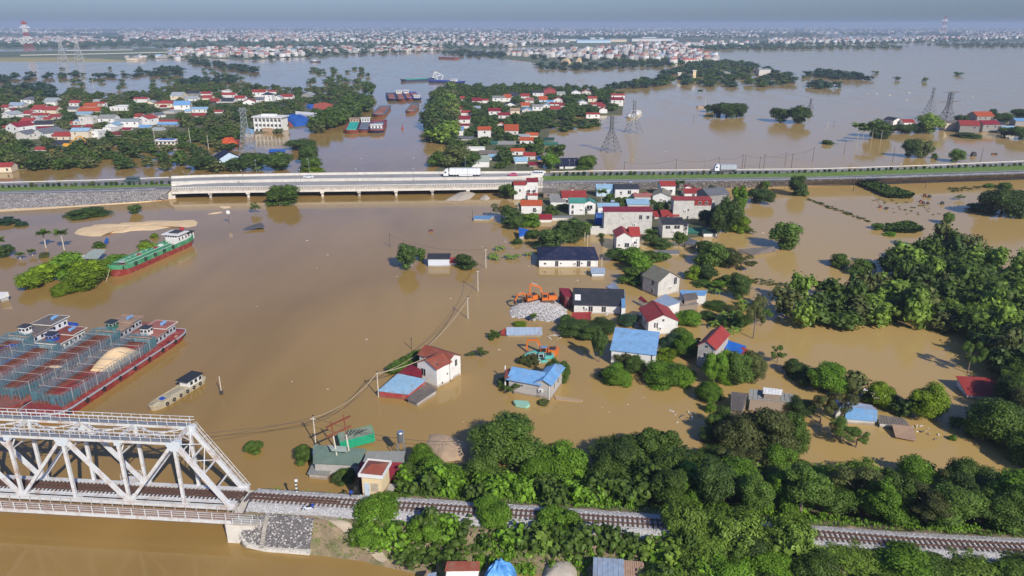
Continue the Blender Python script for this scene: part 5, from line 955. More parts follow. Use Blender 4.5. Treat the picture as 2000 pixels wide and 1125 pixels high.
OWN = {(27, 269): 'tall white three storey house with deep red roof side at the left edge village', (158, 276): 'tall cream house with light blue roof edge in the village at left', (124, 275): 'long cream house with red roof over a dark balcony at left', (250, 250): 'longest white building of the left village with pale flat roof',
 (946, 270): 'square white house with orange roof and two windows right of the river', (999, 264): 'house with the largest orange roof in the village right of the river', (892, 266): 'white house with blue front roof at the river edge', (938, 328): 'white building with broad pale green roof just behind the lorry', (1112, 331): 'temple-like house with steep navy roof and white edges behind the highway',
 (1074, 186): 'all red hall at the back of the village right of the river', (1205, 208): 'white two storey house with deep red roof at the right tip of the village', (1404, 210): 'small red roof inside the round tree island', (1404, 226): 'tiny blue shed under the round tree island', (320, 211): 'wide cream house with red hipped roof at the back of the left village', (356, 216): 'white house with bright blue roof at the back of the left village',
 (1924, 238): 'grey house with orange gabled roof, rearmost of the right hamlet', (1892, 260): 'grey and white house with bright red roof in the right hamlet', (1752, 245): 'white gabled house with charcoal roof, leftmost of the right hamlet', (1860, 255): 'plain cream block house beside the big bamboo in the right hamlet',
 (522, 200): 'tall white house with navy pyramid roof in the left village', (97, 207): 'white gabled house with wide pale grey roof at the back left', (52, 206): 'white house with grey hipped roof at the back left corner', (967, 226): ''}
from collections import defaultdict
grp = defaultdict(list)
for q in VH: grp[(q[0], q[7], q[8])].append(q)
ORD = ['first', 'second', 'third', 'fourth', 'fifth', 'sixth', 'seventh', 'eighth', 'ninth', 'tenth', 'eleventh', 'twelfth', 'thirteenth', 'fourteenth', 'fifteenth', 'sixteenth', 'seventeenth', 'eighteenth', 'nineteenth', 'twentieth', 'twenty-first', 'twenty-second', 'twenty-third', 'twenty-fourth', 'twenty-fifth', 'twenty-sixth', 'twenty-seventh', 'twenty-eighth', 'twenty-ninth', 'thirtieth']
ORD += ['thirty-' + q for q in ORD[:9]] + ['fortieth'] + ['forty-' + q for q in ORD[:9]] + ['fiftieth'] + ['fifty-' + q for q in ORD[:9]]
for k, lst in grp.items():
 lst.sort(key=lambda q: q[1]); n = len(lst)
 for i, q in enumerate(lst):
  reg, u, v, wp, ev, rp, ty, wl, rf, yw = q; lb = OWN.get((u, v))
  if not lb:
   base = '%s house with %s roof %s' % (WN[wl], RN[rf], PLACE[reg])
   lb = base if n == 1 else ('%s from left of %s houses with %s roofs %s' % (ORD[i], WN[wl], RN[rf], PLACE[reg]))
  house(u, v, wp, ev, rp, ty, wl, rf, lb, yaw=yw, group={'L': 'houses of the left village', 'C': 'houses of the village right of the river', 'R': 'houses of the right hamlet'}[reg], D=None, z=0.0, over=.35)
house(174, 224, 42, 7, 7, 'x', 'cream', 'orange', 'orange tiled temple hall with a second raised roof in the left village', name='temple', cat='temple', wings=[(0, 1, 0, 12, 0, 'x', None), (.12, .72, 5, 15, 3.2, 'x', None)], slope=.5)
house(5, 338, 34, 12, 8, 'x', 'cream', 'red', 'cream house with red roof cut by the left edge before the highway', yaw=8)
house(450, 320, 34, 11, 14, 'y', 'lblue', 'navy', 'pale blue gabled house with navy roof among trees behind the bridge', yaw=32, D=12, slope=.55, wins=())
def hall():
 A, B = G(499, 257), G(552, 258); W = (B - A).length; h = hat(A.y, 229); r = thing('white_hall', (A + B) / 2, math.atan2(B.y - A.y, B.x - A.x), 'white three storey public building with flat roof at the flooded river bank', 'building')
 MB().box(-W / 2, W / 2, 0, 10, -1, h).obj('wall', wallm('white'), r); MB().box(-W / 2 - 1.2, W / 2 + 1.2, -1.2, 11, h, h + .6).obj('roof_slab', trimm, r)
 for k in range(8): MB().box(-W / 2 + W * k / 7 - .25, -W / 2 + W * k / 7 + .25, -.8, -.3, -1, h).obj('column', trimm, r)
 for k in range(7):
  for l in range(3): window(r, -W / 2 + W * (k + .5) / 7, h - 2.9 - l * 3.4, 2.0, 1.9)
 MB().box(-W * .2, W * .14, -1.4, 0, -1, h * .28).obj('porch', roofm('tan'), r); MB().box(-W * .3, W * .2, 3, 7, h + .6, h + 1.8).obj('roof_room', trimm, r)
hall(); HRECT.append((490, 560, 225, 262))
def pavilion():
 A, B = G(305, 283), G(341, 284); W = (B - A).length; h = hat(A.y, 275); r = thing('pavilion', (A + B) / 2, 0, 'white flat roofed pavilion with blue roof panel in the trees at left', 'pavilion')
 MB().box(-W / 2, W / 2, 0, 6, -1, h).obj('wall', wallm('white'), r); MB().box(-W / 2 - .9, W / 2 + .9, -1, 7, h, h + .5).obj('roof_slab', trimm, r); MB().box(-W / 2 + 1.5, W / 2 - 1.5, 1, 5, h + .5, h + .75).obj('roof', roofm('blue3'), r)
 for k in range(5): window(r, -W / 2 + W * (k + .5) / 5, h - 1.8, 1.4, 1.2, mull=False)
pavilion(); HRECT.append((300, 345, 268, 286))
def heap(name, pts, h, m, label, cat, seed=1, n=26, group=None, base=0.0, spiky=.3):
 """draped or piled mound over a measured outline"""
 P_ = [G(u, v, base) for u, v in pts]; c = sum(P_, Vector()) / len(P_); rg = random.Random(seed); r = []
 k = len(P_); V = []; ring = 5; nn = 28
 for j in range(ring):
  f = 1 - j / ring
  for i in range(nn):
   t = i / nn * k; a = P_[int(t) % k].lerp(P_[(int(t) + 1) % k], t - int(t)); q = c.lerp(a, f); s = (1 - f ** 2.4)
   V.append((q.x - c.x, q.y - c.y, h * s * (1 + rg.uniform(-spiky, spiky) * .5) - (.1 if j == 0 else 0)))
 V.append((0, 0, h)); Fa = []
 for j in range(ring - 1):
  for i in range(nn): Fa.append((j * nn + i, j * nn + (i + 1) % nn, (j + 1) * nn + (i + 1) % nn, (j + 1) * nn + i))
 for i in range(nn): Fa.append(((ring - 1) * nn + i, (ring - 1) * nn + (i + 1) % nn, ring * nn))
 o = MB().add(V, Fa).obj(name, m); o.location = c; tag(o, label, cat, group)
 for p in o.data.polygons: p.use_smooth = spiky < .2
 us = [p[0] for p in pts]; vs = [p[1] for p in pts]; HRECT.append((min(us), max(us), min(vs) - 4, max(vs))); return o
heap('blue_tarpaulin', [(553, 236), (575, 250), (602, 246), (617, 238), (590, 228), (560, 226)], 4.5, roofm('blue3'), 'big blue tarpaulin spread over a heap right of the white public building', 'tarpaulin', 3)
heap('orange_tarpaulin', [(585, 232), (603, 240), (610, 234), (596, 228)], 4.9, roofm('orange'), 'orange tarpaulin strip lying on the big blue tarpaulin', 'tarpaulin', 4)
heap('orange_tarpaulin', [(553, 240), (560, 252), (574, 249), (570, 237)], 1.6, roofm('orange'), 'orange tarpaulin at the left foot of the big blue one', 'tarpaulin', 5)
heap('orange_tarpaulin', [(600, 211), (640, 216), (655, 207), (640, 200), (610, 206)], 2.5, roofm('orange'), 'wide orange and brown roof heap behind the river bank trees', 'tarpaulin', 6)
heap('blue_tarpaulin', [(596, 211), (606, 215), (617, 209), (606, 206)], 3.0, roofm('blue3'), 'small blue tarpaulin at the left end of the orange roof heap', 'tarpaulin', 7)
heap('orange_tarpaulin', [(424, 284), (474, 286), (470, 277), (447, 272), (430, 277)], 3.2, mat('orange_sheet', (.62, .10, .02), .6, .1), 'vivid orange tarpaulin behind the pale blue gabled house', 'tarpaulin', 8)
poly_roof('hangar', [(577, 222, 5), (640, 227, 5), (642, 222, 6), (577, 217, 6)], 'offwhite', 'white', 'long low hangar with white roof behind the tarpaulins', 'hangar')
poly_roof('floating_roof', [(524, 297, .7), (558, 297, .7), (556, 291, 1.0), (526, 291, 1.0)], 'blue', 'blue3', 'blue rectangular roof sheet just above the flooded bank', 'roof', walls=False)
poly_roof('kiosk_roof', [(478, 260, 3), (494, 261, 3), (497, 253, 3.6), (482, 250, 3.6)], 'offwhite', 'lblue', 'small light blue kiosk roof left of the white public building', 'roof')
# ================================================================== BOATS
bar_m = mat('net_bar', (.42, .42, .40), .7, .1)
hull_red = mat('hull_red', (0.26, 0.035, 0.030), 0.6, 0.2, 0.6, stain=(0.42, 0.16, 0.12), stain_amt=0.75, stain_scale=0.7)
deck_red = mat('deck_red', (0.24, 0.09, 0.07), 0.8, 0.2, 0.7, stain=(0.20, 0.10, 0.08), stain_amt=0.7, stain_scale=0.6)
hold_m = mat('hold_rust', (0.15, 0.055, 0.040), 0.85, 0.25, 0.7, stain=(0.28, 0.10, 0.07), stain_amt=0.6, stain_scale=0.4)
blue_p = mat('blue_paint', (0.02, 0.07, 0.38), 0.5, 0.1, stain=(0.3, 0.3, 0.35), stain_amt=.3, stain_scale=1)
green_p = mat('green_paint', (0.05, 0.26, 0.12), 0.5, 0.15, 0.7, stain=(0.22, 0.42, 0.28), stain_amt=0.6, stain_scale=0.5)
greyp = mat('grey_paint', (0.38, 0.42, 0.47), 0.6, 0.12, stain=(0.3, 0.25, 0.2), stain_amt=.3, stain_scale=1)
def net_material(nm, rgb, a):
 m = bpy.data.materials.new(nm); m.use_nodes = True; n = m.node_tree.nodes; L = m.node_tree.links; bs = n['Principled BSDF']; bs.inputs['Base Color'].default_value = (*rgb, 1); bs.inputs['Roughness'].default_value = .8
 tr = n.new('ShaderNodeBsdfTransparent'); mx = n.new('ShaderNodeMixShader'); no = n.new('ShaderNodeTexNoise'); no.inputs['Scale'].default_value = 1.2; no.inputs['Detail'].default_value = 6; tc = n.new('ShaderNodeTexCoord'); L.new(tc.outputs['Object'], no.inputs['Vector'])
 mr = n.new('ShaderNodeMapRange'); mr.inputs[1].default_value = .3; mr.inputs[2].default_value = .7; mr.inputs[3].default_value = a - .22; mr.inputs[4].default_value = a + .22; L.new(no.outputs['Fac'], mr.inputs[0])
 L.new(mr.outputs[0], mx.inputs[0]); L.new(tr.outputs[0], mx.inputs[1]); L.new(bs.outputs[0], mx.inputs[2]); L.new(mx.outputs[0], n['Material Output'].inputs[0]); return m
net_t = net_material('net_teal', (0.06, 0.22, 0.27), .5); net_g = net_material('net_grey', (0.15, 0.24, 0.30), .55)
def hull_outline(L, B, bow=.16, stern=.10, n=7):
 pts = []
 for i in range(n + 1): t = i / n; pts.append((-L / 2 + L * bow * (1 - math.cos(t * PI / 2)), B / 2 * math.sin(t * PI / 2)))
 for i in range(n + 1): t = i / n; pts.append((L / 2 - L * stern * (1 - math.sin(t * PI / 2)) , B / 2 * (1 - .35 * (t) ** 3)))
 pts[0] = (-L / 2, 0.02); return pts
def hull_mesh(L, B, z0, z1, flare=.9, sheer=.5, bow=.16):
 o = hull_outline(L, B, bow); ring = o + [(x, -y) for x, y in o[::-1]]; n = len(ring)
 def zz(x): return z1 + sheer * (max(0, (-x / (L / 2) - .6)) / .4) ** 2 + sheer * .5 * max(0, (x / (L / 2) - .75) / .25) ** 2
 vs = [(x * flare * .99, y * flare, z0) for x, y in ring] + [(x, y, zz(x)) for x, y in ring]
 return vs, [tuple(range(n - 1, -1, -1))] + [(i, (i + 1) % n, (i + 1) % n + n, i + n) for i in range(n)], [tuple(range(n, 2 * n))], ring, zz
def flip(f): return [tuple(reversed(a)) for a in f]
def make_hull(r, L, B, z1, mlow, mtop, band=0, sheer=.5, bow=.16, zw=-.5):
 vs, side, top, ring, zz = hull_mesh(L, B, zw, z1 - band, .93, sheer, bow); mb = MB(); mb.add(vs, flip(side)); mb.add(vs, flip(top)); mb.obj('hull', mlow, r)
 if band:
  n = len(ring); v2 = [(x * 1.002, y * 1.004, zz(x)) for x, y in ring] + [(x * 1.004, y * 1.01, zz(x) + band) for x, y in ring]; mb = MB(); mb.add(v2, flip([(i, (i + 1) % n, (i + 1) % n + n, i + n) for i in range(n)]));
  v3 = [(x * .975, y * .94, zz(x)) for x, y in ring] + [(x * .975, y * .94, zz(x) + band) for x, y in ring]; mb.add(v3, [(i, (i + 1) % n, (i + 1) % n + n, i + n) for i in range(n)])
  mb.add([v2[i + n] for i in range(n)] + [v3[i + n] for i in range(n)], flip([((i + 1) % n, i, i + n, (i + 1) % n + n) for i in range(n)])); mb.obj('bulwark', mtop, r)
 return ring, zz
tyre_f = MB()
for k in range(10):
 a0, a1 = 2 * PI * k / 10, 2 * PI * (k + 1) / 10; tyre_f.bar((.36 * math.cos(a0), 0, .36 * math.sin(a0)), (.36 * math.cos(a1), 0, .36 * math.sin(a1)), .24, .22, (0, 1, 0))
tyre_f = tyre_f.mesh('tyre_fender', rubber)
def cabin_block(r, x0, x1, w, z, h, wallm_, roofm_, nwin=4, over=.45):
 MB().box(x0, x1, -w / 2, w / 2, z, z + h).obj('cabin_wall', wallm_, r); rf = MB().box(x0 - over, x1 + over, -w / 2 - over, w / 2 + over, z + h, z + h + .14).obj('cabin_roof', roofm_, r)
 ed = MB();
 for b in ((x0 - over - .06, x1 + over + .06, -w / 2 - over - .08, -w / 2 - over), (x0 - over - .06, x1 + over + .06, w / 2 + over, w / 2 + over + .08), (x0 - over - .08, x0 - over, -w / 2 - over, w / 2 + over), (x1 + over, x1 + over + .08, -w / 2 - over, w / 2 + over)): ed.box(*b, z + h - .02, z + h + .18)
 ed.obj('roof_edge', roofm('tan') if random.random() < .3 else conc_light, rf)
 for k in range(nwin):
  x = x0 + (x1 - x0) * (k + .5) / nwin
  for s in (-1, 1):
   o = inst('window', win_f, r, (x, s * w / 2, z + h * .38), (0, 0, 0 if s < 0 else PI), (.75, 1, .8)); inst('pane', pane_me, o)
 return z + h
def wheelhouse(r, x, y, z, m, rm):
 MB().box(x - .9, x + .9, y - .9, y + .9, z, z + 1.7).obj('wheelhouse', m, r); MB().box(x - 1.1, x + 1.1, y - 1.1, y + 1.1, z + 1.7, z + 1.82).obj('wheelhouse_roof', rm, r)
 for k in (-.45, .45):
  o = inst('window', win_f, r, (x + k, y - .9, z + .8), (0, 0, 0), (.7, 1, .6)); inst('pane', pane_me, o); o = inst('window', win_f, r, (x - .9, y + k, z + .8), (0, 0, -PI / 2), (.7, 1, .6)); inst('pane', pane_me, o)
def big_barge(stern, L, B, label, side, cab, whm, roofk, sand=None, rail=None, bulk=(), seed=1, hd=(0.18, 0.983), tank=True, cl=8.2):
 rg = random.Random(seed); d = Vector((hd[0], hd[1], 0)).normalized(); c = Vector((stern[0], stern[1], 0)) - d * L / 2; rz = math.atan2(d.y, d.x); r = thing('cargo_barge', c, rz, label, 'barge', 'moored sand barges beside the railway bridge')
 z1 = 1.55; ring, zz = make_hull(r, L, B, z1, side, rail or hull_red, .0, .7, .12)
 n = len(ring); rub = MB()
 for i in range(n):
  a, b = ring[i], ring[(i + 1) % n]
  if abs(a[0] - b[0]) + abs(a[1] - b[1]) > .05: rub.bar((a[0] * 1.0, a[1] * 1.005, zz(a[0]) - .05), (b[0], b[1] * 1.005, zz(b[0]) - .05), .22, .26)
 rub.obj('rubbing_strake', rail or hull_red, r)
 MB().prism([(x * .97, y * .95) for x, y in ring], z1, z1 + .03).obj('deck', deck_red, r)
 hx0, hx1, hw = -L / 2 + L * .11, L / 2 - cl - 2.0, B * .72; hh = 1.1; mb = MB()
 for b in ((hx0, hx1, -hw / 2, -hw / 2 + .15), (hx0, hx1, hw / 2 - .15, hw / 2), (hx0, hx0 + .15, -hw / 2 + .15, hw / 2 - .15), (hx1 - .15, hx1, -hw / 2 + .15, hw / 2 - .15)): mb.box(*b, z1, z1 + hh)
 co = mb.obj('hatch_coaming', hold_m, r); st = MB(); x = hx0 + .4
 while x < hx1: st.box(x, x + .12, -hw / 2 - .14, -hw / 2, z1, z1 + hh * .95); st.box(x, x + .12, hw / 2, hw / 2 + .14, z1, z1 + hh * .95); x += 1.0
 st.obj('stiffeners', hold_m, co)['kind'] = 'stuff'; MB().box(hx0 + .15, hx1 - .15, -hw / 2 + .15, hw / 2 - .15, z1 + .03, z1 + .12).obj('hold_floor', mat('hold_floor', (0.05, 0.055, 0.06), .9, .3, .5, stain=(0.22, 0.12, 0.09), stain_amt=.6, stain_scale=.25), r)
 for k in bulk: MB().box(hx0 + (hx1 - hx0) * k[0], hx0 + (hx1 - hx0) * k[1], -hw * .28, hw * .28, z1 + .12, z1 + k[2]).obj('hatch_cover', hold_m, r)
 pz = z1 + hh; ph = 1.9; px = MB(); x = hx0
 while x <= hx1 + .01:
  for s in (-1, 1): px.bar((x, s * (hw / 2 + .05), z1), (x, s * (hw / 2 + .05), pz + ph), .06)
  x += .8
 y = -hw / 2
 while y <= hw / 2: px.bar((hx0, y, z1), (hx0, y, pz + ph), .06); px.bar((hx1, y, z1), (hx1, y, pz + ph), .06); y += .8
 px.obj('net_posts', galv, r)['kind'] = 'stuff'
 for s in (-1, 1): MB().bar((hx0, s * (hw / 2 + .05), pz + ph), (hx1, s * (hw / 2 + .05), pz + ph), .06).obj('top_rail', galv, r)
 x = hx0 + 2.5
 while x < hx1 - 1:
  q = MB(); q.bar((x, -hw / 2 - .1, pz + ph), (x, hw / 2 + .1, pz + ph), .06); q.bar((x, -hw / 2 - .12, z1), (x, -hw / 2 - .12, pz + ph + .25), .07); q.bar((x, hw / 2 + .12, z1), (x, hw / 2 + .12, pz + ph + .25), .07); q.obj('crossbar', bar_m, r); x += 3.3
 nb = MB()
 for s in (-1, 1): nb.add([(hx0, s * (hw / 2 + .02), z1 + .5), (hx1, s * (hw / 2 + .02), z1 + .5), (hx1, s * (hw / 2 + .02), pz + ph - .4), (hx0, s * (hw / 2 + .02), pz + ph - .5)], [(0, 1, 2, 3)])
 nb.obj('side_net', net_g, r)
 for xx in (hx0, hx1):
  nb = MB()
  k = 10; v = []
  for i in range(k + 1): yy = -hw / 2 + hw * i / k; v += [(xx + rg.uniform(-.2, .2), yy, z1 + .3), (xx + rg.uniform(-.2, .2), yy, pz + ph - .15 + .5 * math.sin(i / k * PI) * (xx == hx1))]
  nb.add(v, [(2 * i, 2 * i + 2, 2 * i + 3, 2 * i + 1) for i in range(k)])
  s2 = 1 if xx == hx0 else -1
  for sd in (-1, 1): nb.add([(xx, sd * (hw / 2 + .06), z1 + .4), (xx + s2 * 4.5, sd * (hw / 2 + .06), z1 + .4), (xx + s2 * 4.5, sd * (hw / 2 + .06), pz + ph - .7), (xx, sd * (hw / 2 + .06), pz + ph)], [(0, 1, 2, 3)])
  nb.obj('end_net', net_t, r)
 x1 = L / 2 - 1.6; x0 = x1 - cl; w_ = B * .62
 cabin_block(r, x0, x0 + cl * .5, w_ * .92, z1, 2.2, cab, roofm(roofk), 3); cabin_block(r, x0 + cl * .5 + .5, x1, w_ * .8, z1, 2.5, cab, roofm(roofk), 3)
 wheelhouse(r, x0 + 1.3, 0, z1 + 2.34, whm, roofm('charcoal'))
 if tank: MB().cyl((x1 - 2.4, -.6, z1 + 3.0), (x1 - .9, -.6, z1 + 3.0), .38, 10).obj('water_tank', roofm('blue2'), r)
 for k in range(16):
  x = rg.uniform(-L / 2 + 2.2, hx0 - .5) if k < 12 else rg.uniform(x0, x1); y = rg.uniform(-B * .3, B * .3) if k < 12 else rg.choice((-1, 1)) * B * .44; s = rg.uniform(.15, .45)
  if k % 3 == 0: inst('deck_tyre', tyre_f, r, (x, y, z1 + .12), (PI / 2, 0, 0))
  else: MB().box(x - s, x + s, y - s * .7, y + s * .7, z1 + .02, z1 + .02 + s * rg.uniform(.5, 1.4)).obj('deck_crate', rg.choice((concrete, hold_m, blue_p, trimm, roofm('tan'))), r)
 for k in range(8): inst('tyre_fender', tyre_f, r, (-L / 2 + L * (.1 + .11 * k), -B / 2 - .12, z1 - .35))
 MB().cyl((-L / 2 + 2, 0, z1), (-L / 2 + 2, 0, z1 + .9), .25, 8).obj('bollard', dark_metal, r)
 if sand:
  a, b, h_ = sand; xx0, xx1 = hx0 + (hx1 - hx0) * a, hx0 + (hx1 - hx0) * b; V = []; nn, mm = 16, 10
  for i in range(nn + 1):
   for j in range(mm + 1): tx, ty = i / nn, j / mm; V.append((xx0 + (xx1 - xx0) * tx, -hw / 2 + .2 + (hw - .4) * ty, z1 + .15 + h_ * (math.sin(PI * tx) ** .7) * (math.sin(PI * ty) ** .5) * (1 + .08 * math.sin(9 * tx + 5 * ty))))
  mb = MB(); mb.add(V, [(i * (mm + 1) + j, (i + 1) * (mm + 1) + j, (i + 1) * (mm + 1) + j + 1, i * (mm + 1) + j + 1) for i in range(nn) for j in range(mm)]); tag(mb.obj('sand_heap', sand_m), 'pale yellow sand heaped in the hold of the nearest barge' if h_ > 2 else 'small yellow sand heap in the hold of the %s barge' % label.split()[0], 'sand').matrix_world = Matrix.Translation(c) @ Matrix.Rotation(rz, 4, 'Z')
 return r
whitew = wallm('white')
big_barge((-81.2, 161.0), 43, 9.2, 'nearest long barge with dark red side and white wheelhouse', hull_red, greyp, whitew, 'salmon', sand=(.50, .88, 3.0), rail=greyp, bulk=((.06, .12, .7), (.30, .45, .5)), seed=3)
big_barge((-90.8, 164.5), 44, 9.0, 'second barge from the open water with green wheelhouse and red cabin roof', deck_red, greyp, mat('wh_green', (0.03, 0.16, 0.10), .5, .1), 'tan', sand=(.40, .50, .9), bulk=((.04, .95, .9),), seed=5)
big_barge((-100.5, 157.5), 43, 9.0, 'third barge from the open water with bright blue wheelhouse', deck_red, whitew, blue_p, 'rust', sand=(.0, .42, 1.8), bulk=(), seed=7)
big_barge((-108.6, 164.5), 43, 9.0, 'innermost barge with bright blue side rail and white stern cabin', blue_p, whitew, whitew, 'brown', rail=blue_p, bulk=((.3, .9, .7),), seed=9, cl=11)
def coaster():
 b = G(224, 547); s = G(378, 478); d = (s - b).normalized(); L = (s - b).length - 1; c = (b + s) / 2 + d * 1.0 + d.cross(Vector((0, 0, 1))) * -2.6; rz = math.atan2(d.y, d.x); r = thing('cargo_ship', c, rz, 'long green and red cargo ship with white stern house beside bright trees', 'ship')
 B = 6.4; z1 = 2.9; ring, zz = make_hull(r, L, B, z1, hull_red, green_p, 1.3, 1.0, .14, -.5); dz = z1 - 1.3
 MB().prism([(x * .97, y * .93) for x, y in ring], dz + .0, dz + .35).obj('deck', mat('deck_green', (0.16, 0.34, 0.22), .7, .2, stain=(.4, .5, .4), stain_amt=.4, stain_scale=.8), r)
 MB().box(-L * .33, L * .22, -B * .30, B * .30, dz + .3, dz + 1.4).obj('cargo_trunk', green_p, r)
 for y in (-B * .38, B * .38, -B * .12, B * .14): MB().cyl((-L * .36, y, dz + 1.2 if abs(y) > 2 else dz + 1.55), (L * .24, y, dz + 1.2 if abs(y) > 2 else dz + 1.55), .10, 6).obj('deck_pipe', mat('pipe_pale', (.45, .60, .48), .6), r)
 for k in range(9): x = -L * .36 + k * L * .07; MB().box(x, x + .9, -.5, .6, dz + 1.4, dz + 1.9).obj('hatch', random.choice((hull_red, green_p, trimm, greyp)), r)
 for k in range(10): MB().bar((-L * .38 + k * 2.6, -B * .42, dz + .3), (-L * .38 + k * 2.6, B * .42, dz + 2.2), .07).obj('stay', green_p, r)
 x0 = L * .29; MB().box(x0, x0 + 5, -B * .36, B * .36, dz + .3, dz + 3.6).obj('house_wall', whitew, r); MB().box(x0 - .6, x0 + 5.2, -B * .5, B * .5, dz + 3.6, dz + 3.8).obj('house_roof', trimm, r)
 MB().box(x0 + 5.2, x0 + 8.7, -B * .34, B * .34, dz + .3, dz + 2.7).obj('house_wall', whitew, r); MB().box(x0 + 5.0, x0 + 9.0, -B * .4, B * .4, dz + 2.7, dz + 2.85).obj('house_roof', mat('roof_black', (.03, .03, .03), .8), r)
 for k in range(5):
  o = inst('window', win_f, r, (x0, -B * .28 + k * B * .14, dz + 2.8), (0, 0, -PI / 2), (.6, 1, .55)); inst('pane', pane_me, o)
  o = inst('window', win_f, r, (x0 + .8 + k * 1.7, -B * .36 if k < 3 else -B * .34, dz + 1.6), (0, 0, 0), (.6, 1, 1.0)); inst('pane', pane_me, o)
 MB().box(x0 + 1.2, x0 + 4.6, -1.6, 1.6, dz + 3.8, dz + 4.1).obj('roof_gear', dark_metal, r); MB().cyl((x0 + 5.8, 0, dz + 2.8), (x0 + 5.8, 0, dz + 4.5), .75, 10).obj('funnel', mat('funnel_red', (.45, .03, .03), .5), r)
 for k in range(6): inst('tyre_fender', tyre_f, r, (-L * .42 + k * L * .12, -B / 2 * (1.02 if k > 0 else .86), z1 - .4), None, (1.3, 1.3, 1.3))
 MB().bar((-L * .49, -.3, z1 + .4), (-L * .60, -1.5, .1), .08).obj('anchor_rope', pole_m, r)
coaster()
def small_boat():
 b = G(303, 806); s = G(402, 745); d = (s - b).normalized(); L = (s - b).length; c = (b + s) / 2 + d.cross(Vector((0, 0, 1))) * -1.2; r = thing('wooden_boat', c, math.atan2(d.y, d.x), 'small sand coloured wooden boat with black canopy above the truss bridge', 'boat')
 tanw = mat('boat_tan', (.46, .40, .27), .8, .2, 1, stain=(.2, .17, .12), stain_amt=.6, stain_scale=.8); B = 3.3; ring, zz = make_hull(r, L, B, .9, tanw, tanw, .3, .5, .28)
 MB().prism([(x * .93, y * .88) for x, y in ring], .55, .72).obj('deck', mat('boat_deck', (.50, .42, .28), .8, .2), r); MB().box(-L * .12, L * .12, -.9, .9, .72, .8).obj('hold', mat('hold_green', (.10, .12, .05), .9), r); MB().box(-L * .34, -L * .16, -1.0, 1.0, .72, 1.1).obj('foredeck_box', tanw, r)
 MB().box(L * .17, L * .44, -1.15, 1.15, .7, 2.2).obj('cabin_wall', whitew, r); MB().box(L * .12, L * .46, -1.5, 1.5, 2.2, 2.34).obj('canopy', mat('canopy_black', (.025, .028, .035), .7, .15, corr=.5, corr_scale=2), r)
 for k in range(3): o = inst('window', win_f, r, (L * (.22 + .09 * k), -1.15, 1.1), None, (.8, 1, .8)); inst('pane', pane_me, o)
 for k in range(6): inst('tyre_fender', tyre_f, r, (-L * .3 + k * L * .13, -B / 2 - .05, .6), None, (.8, .8, .8))
 MB().box(-L * .3, -L * .24, -.5, .3, 1.1, 1.4).obj('blue_bundle', blue_p, r); MB().box(-L * .19, -L * .15, -.6, .6, .8, 1.0).obj('orange_ring', roofm('orange'), r)
small_boat()
def mid_boat(bow, stern, B, label, hullm, deckm_, cargo=None, cab=None, cabf=.85, group='barges moored on the river beyond the highway', name='river_barge', z1=2.0, cat='barge'):
 b = G(*bow); s = G(*stern); d = (s - b).normalized(); L = (s - b).length; c = (b + s) / 2; r = thing(name, c, math.atan2(d.y, d.x), label, cat, group); ring, zz = make_hull(r, L, B, z1, hullm, deckm_, .7, .8, .12)
 MB().prism([(x * .95, y * .9) for x, y in ring], z1 - .6, z1 - .35).obj('deck', deckm_, r)
 if cargo: MB().prism([(-L * .38, -B * .33), (L * .28, -B * .33), (L * .28, B * .33), (-L * .38, B * .33)], z1 - .4, z1 + .5).obj('cargo_cover', cargo, r)
 if cab:
  x = -L / 2 + L * cabf; w = B * .35; MB().box(x - 3.2, x + 3.2, -w, w, z1 - .4, z1 + 2.4).obj('cabin_wall', cab, r); MB().box(x - 3.8, x + 3.8, -w - .5, w + .5, z1 + 2.4, z1 + 2.6).obj('cabin_roof', cab, r)
  for k in (-1, 0, 1):
   o = inst('window', win_f, r, (x - 3.2, k * w * .6, z1 + .6), (0, 0, -PI / 2), (1.2, 1, 1.2)); inst('pane', pane_me, o)
   o = inst('window', win_f, r, (x + 3.2, k * w * .6, z1 + .6), (0, 0, PI / 2), (1.2, 1, 1.2)); inst('pane', pane_me, o)
rusty = mat('hull_rusty', (.34, .11, .08), .7, .25, .3, stain=(.2, .08, .06), stain_amt=.6, stain_scale=.2); navy_p = mat('hull_navy', (.03, .05, .12), .6, .2); tealc = mat('cover_teal', (.03, .42, .32), .7, .15, .3); greyc = mat('cover_grey', (.16, .18, .21), .7, .15, .3); hold2 = mat('open_hold', (.30, .12, .085), .9, .25, .1)
mid_boat((767, 198), (762, 185.5), 9.5, 'leftmost of the four barges moored side by side, rusty with open hold', navy_p, navy_p, hold2)
mid_boat((785, 198.5), (779, 184.5), 8.5, 'second from left of the four barges moored side by side', rusty, navy_p, hold2, whitew, .95)
mid_boat((801, 197), (793, 184), 7.5, 'third from left of the four barges moored side by side, red hull', rusty, blue_p, hold2, whitew, .95)
mid_boat((816, 197), (804, 183.5), 8.5, 'rightmost of the four barges moored side by side with white cabin towards the camera', navy_p, blue_p, hold2, whitew, .14)
mid_boat((738, 229), (753, 211), 10.5, 'large grey blue barge with rusty open hold alone in mid river', rusty, mat('deck_bluegrey', (.10, .16, .22), .6, .2), hold2, None)
mid_boat((800, 222), (811, 209), 8, 'small empty rusty barge at the right side of the river', rusty, mat('deck_greengrey', (.16, .22, .22), .6), hold2, mat('cab_dark', (.10, .12, .14), .6), .95)
mid_boat((686, 262), (694, 240), 10, 'leftmost of three moored barges with turquoise cargo cover', rusty, hull_red, tealc, roofm('tan'), .88)
mid_boat((710, 260), (715, 241), 9, 'middle one of three moored barges with dark grey cargo cover', rusty, navy_p, greyc, whitew, .93)
mid_boat((734, 261), (742, 240), 11, 'rightmost of three moored barges with white cabin and dark blue hull', navy_p, hull_red, greyc, whitew, .22)
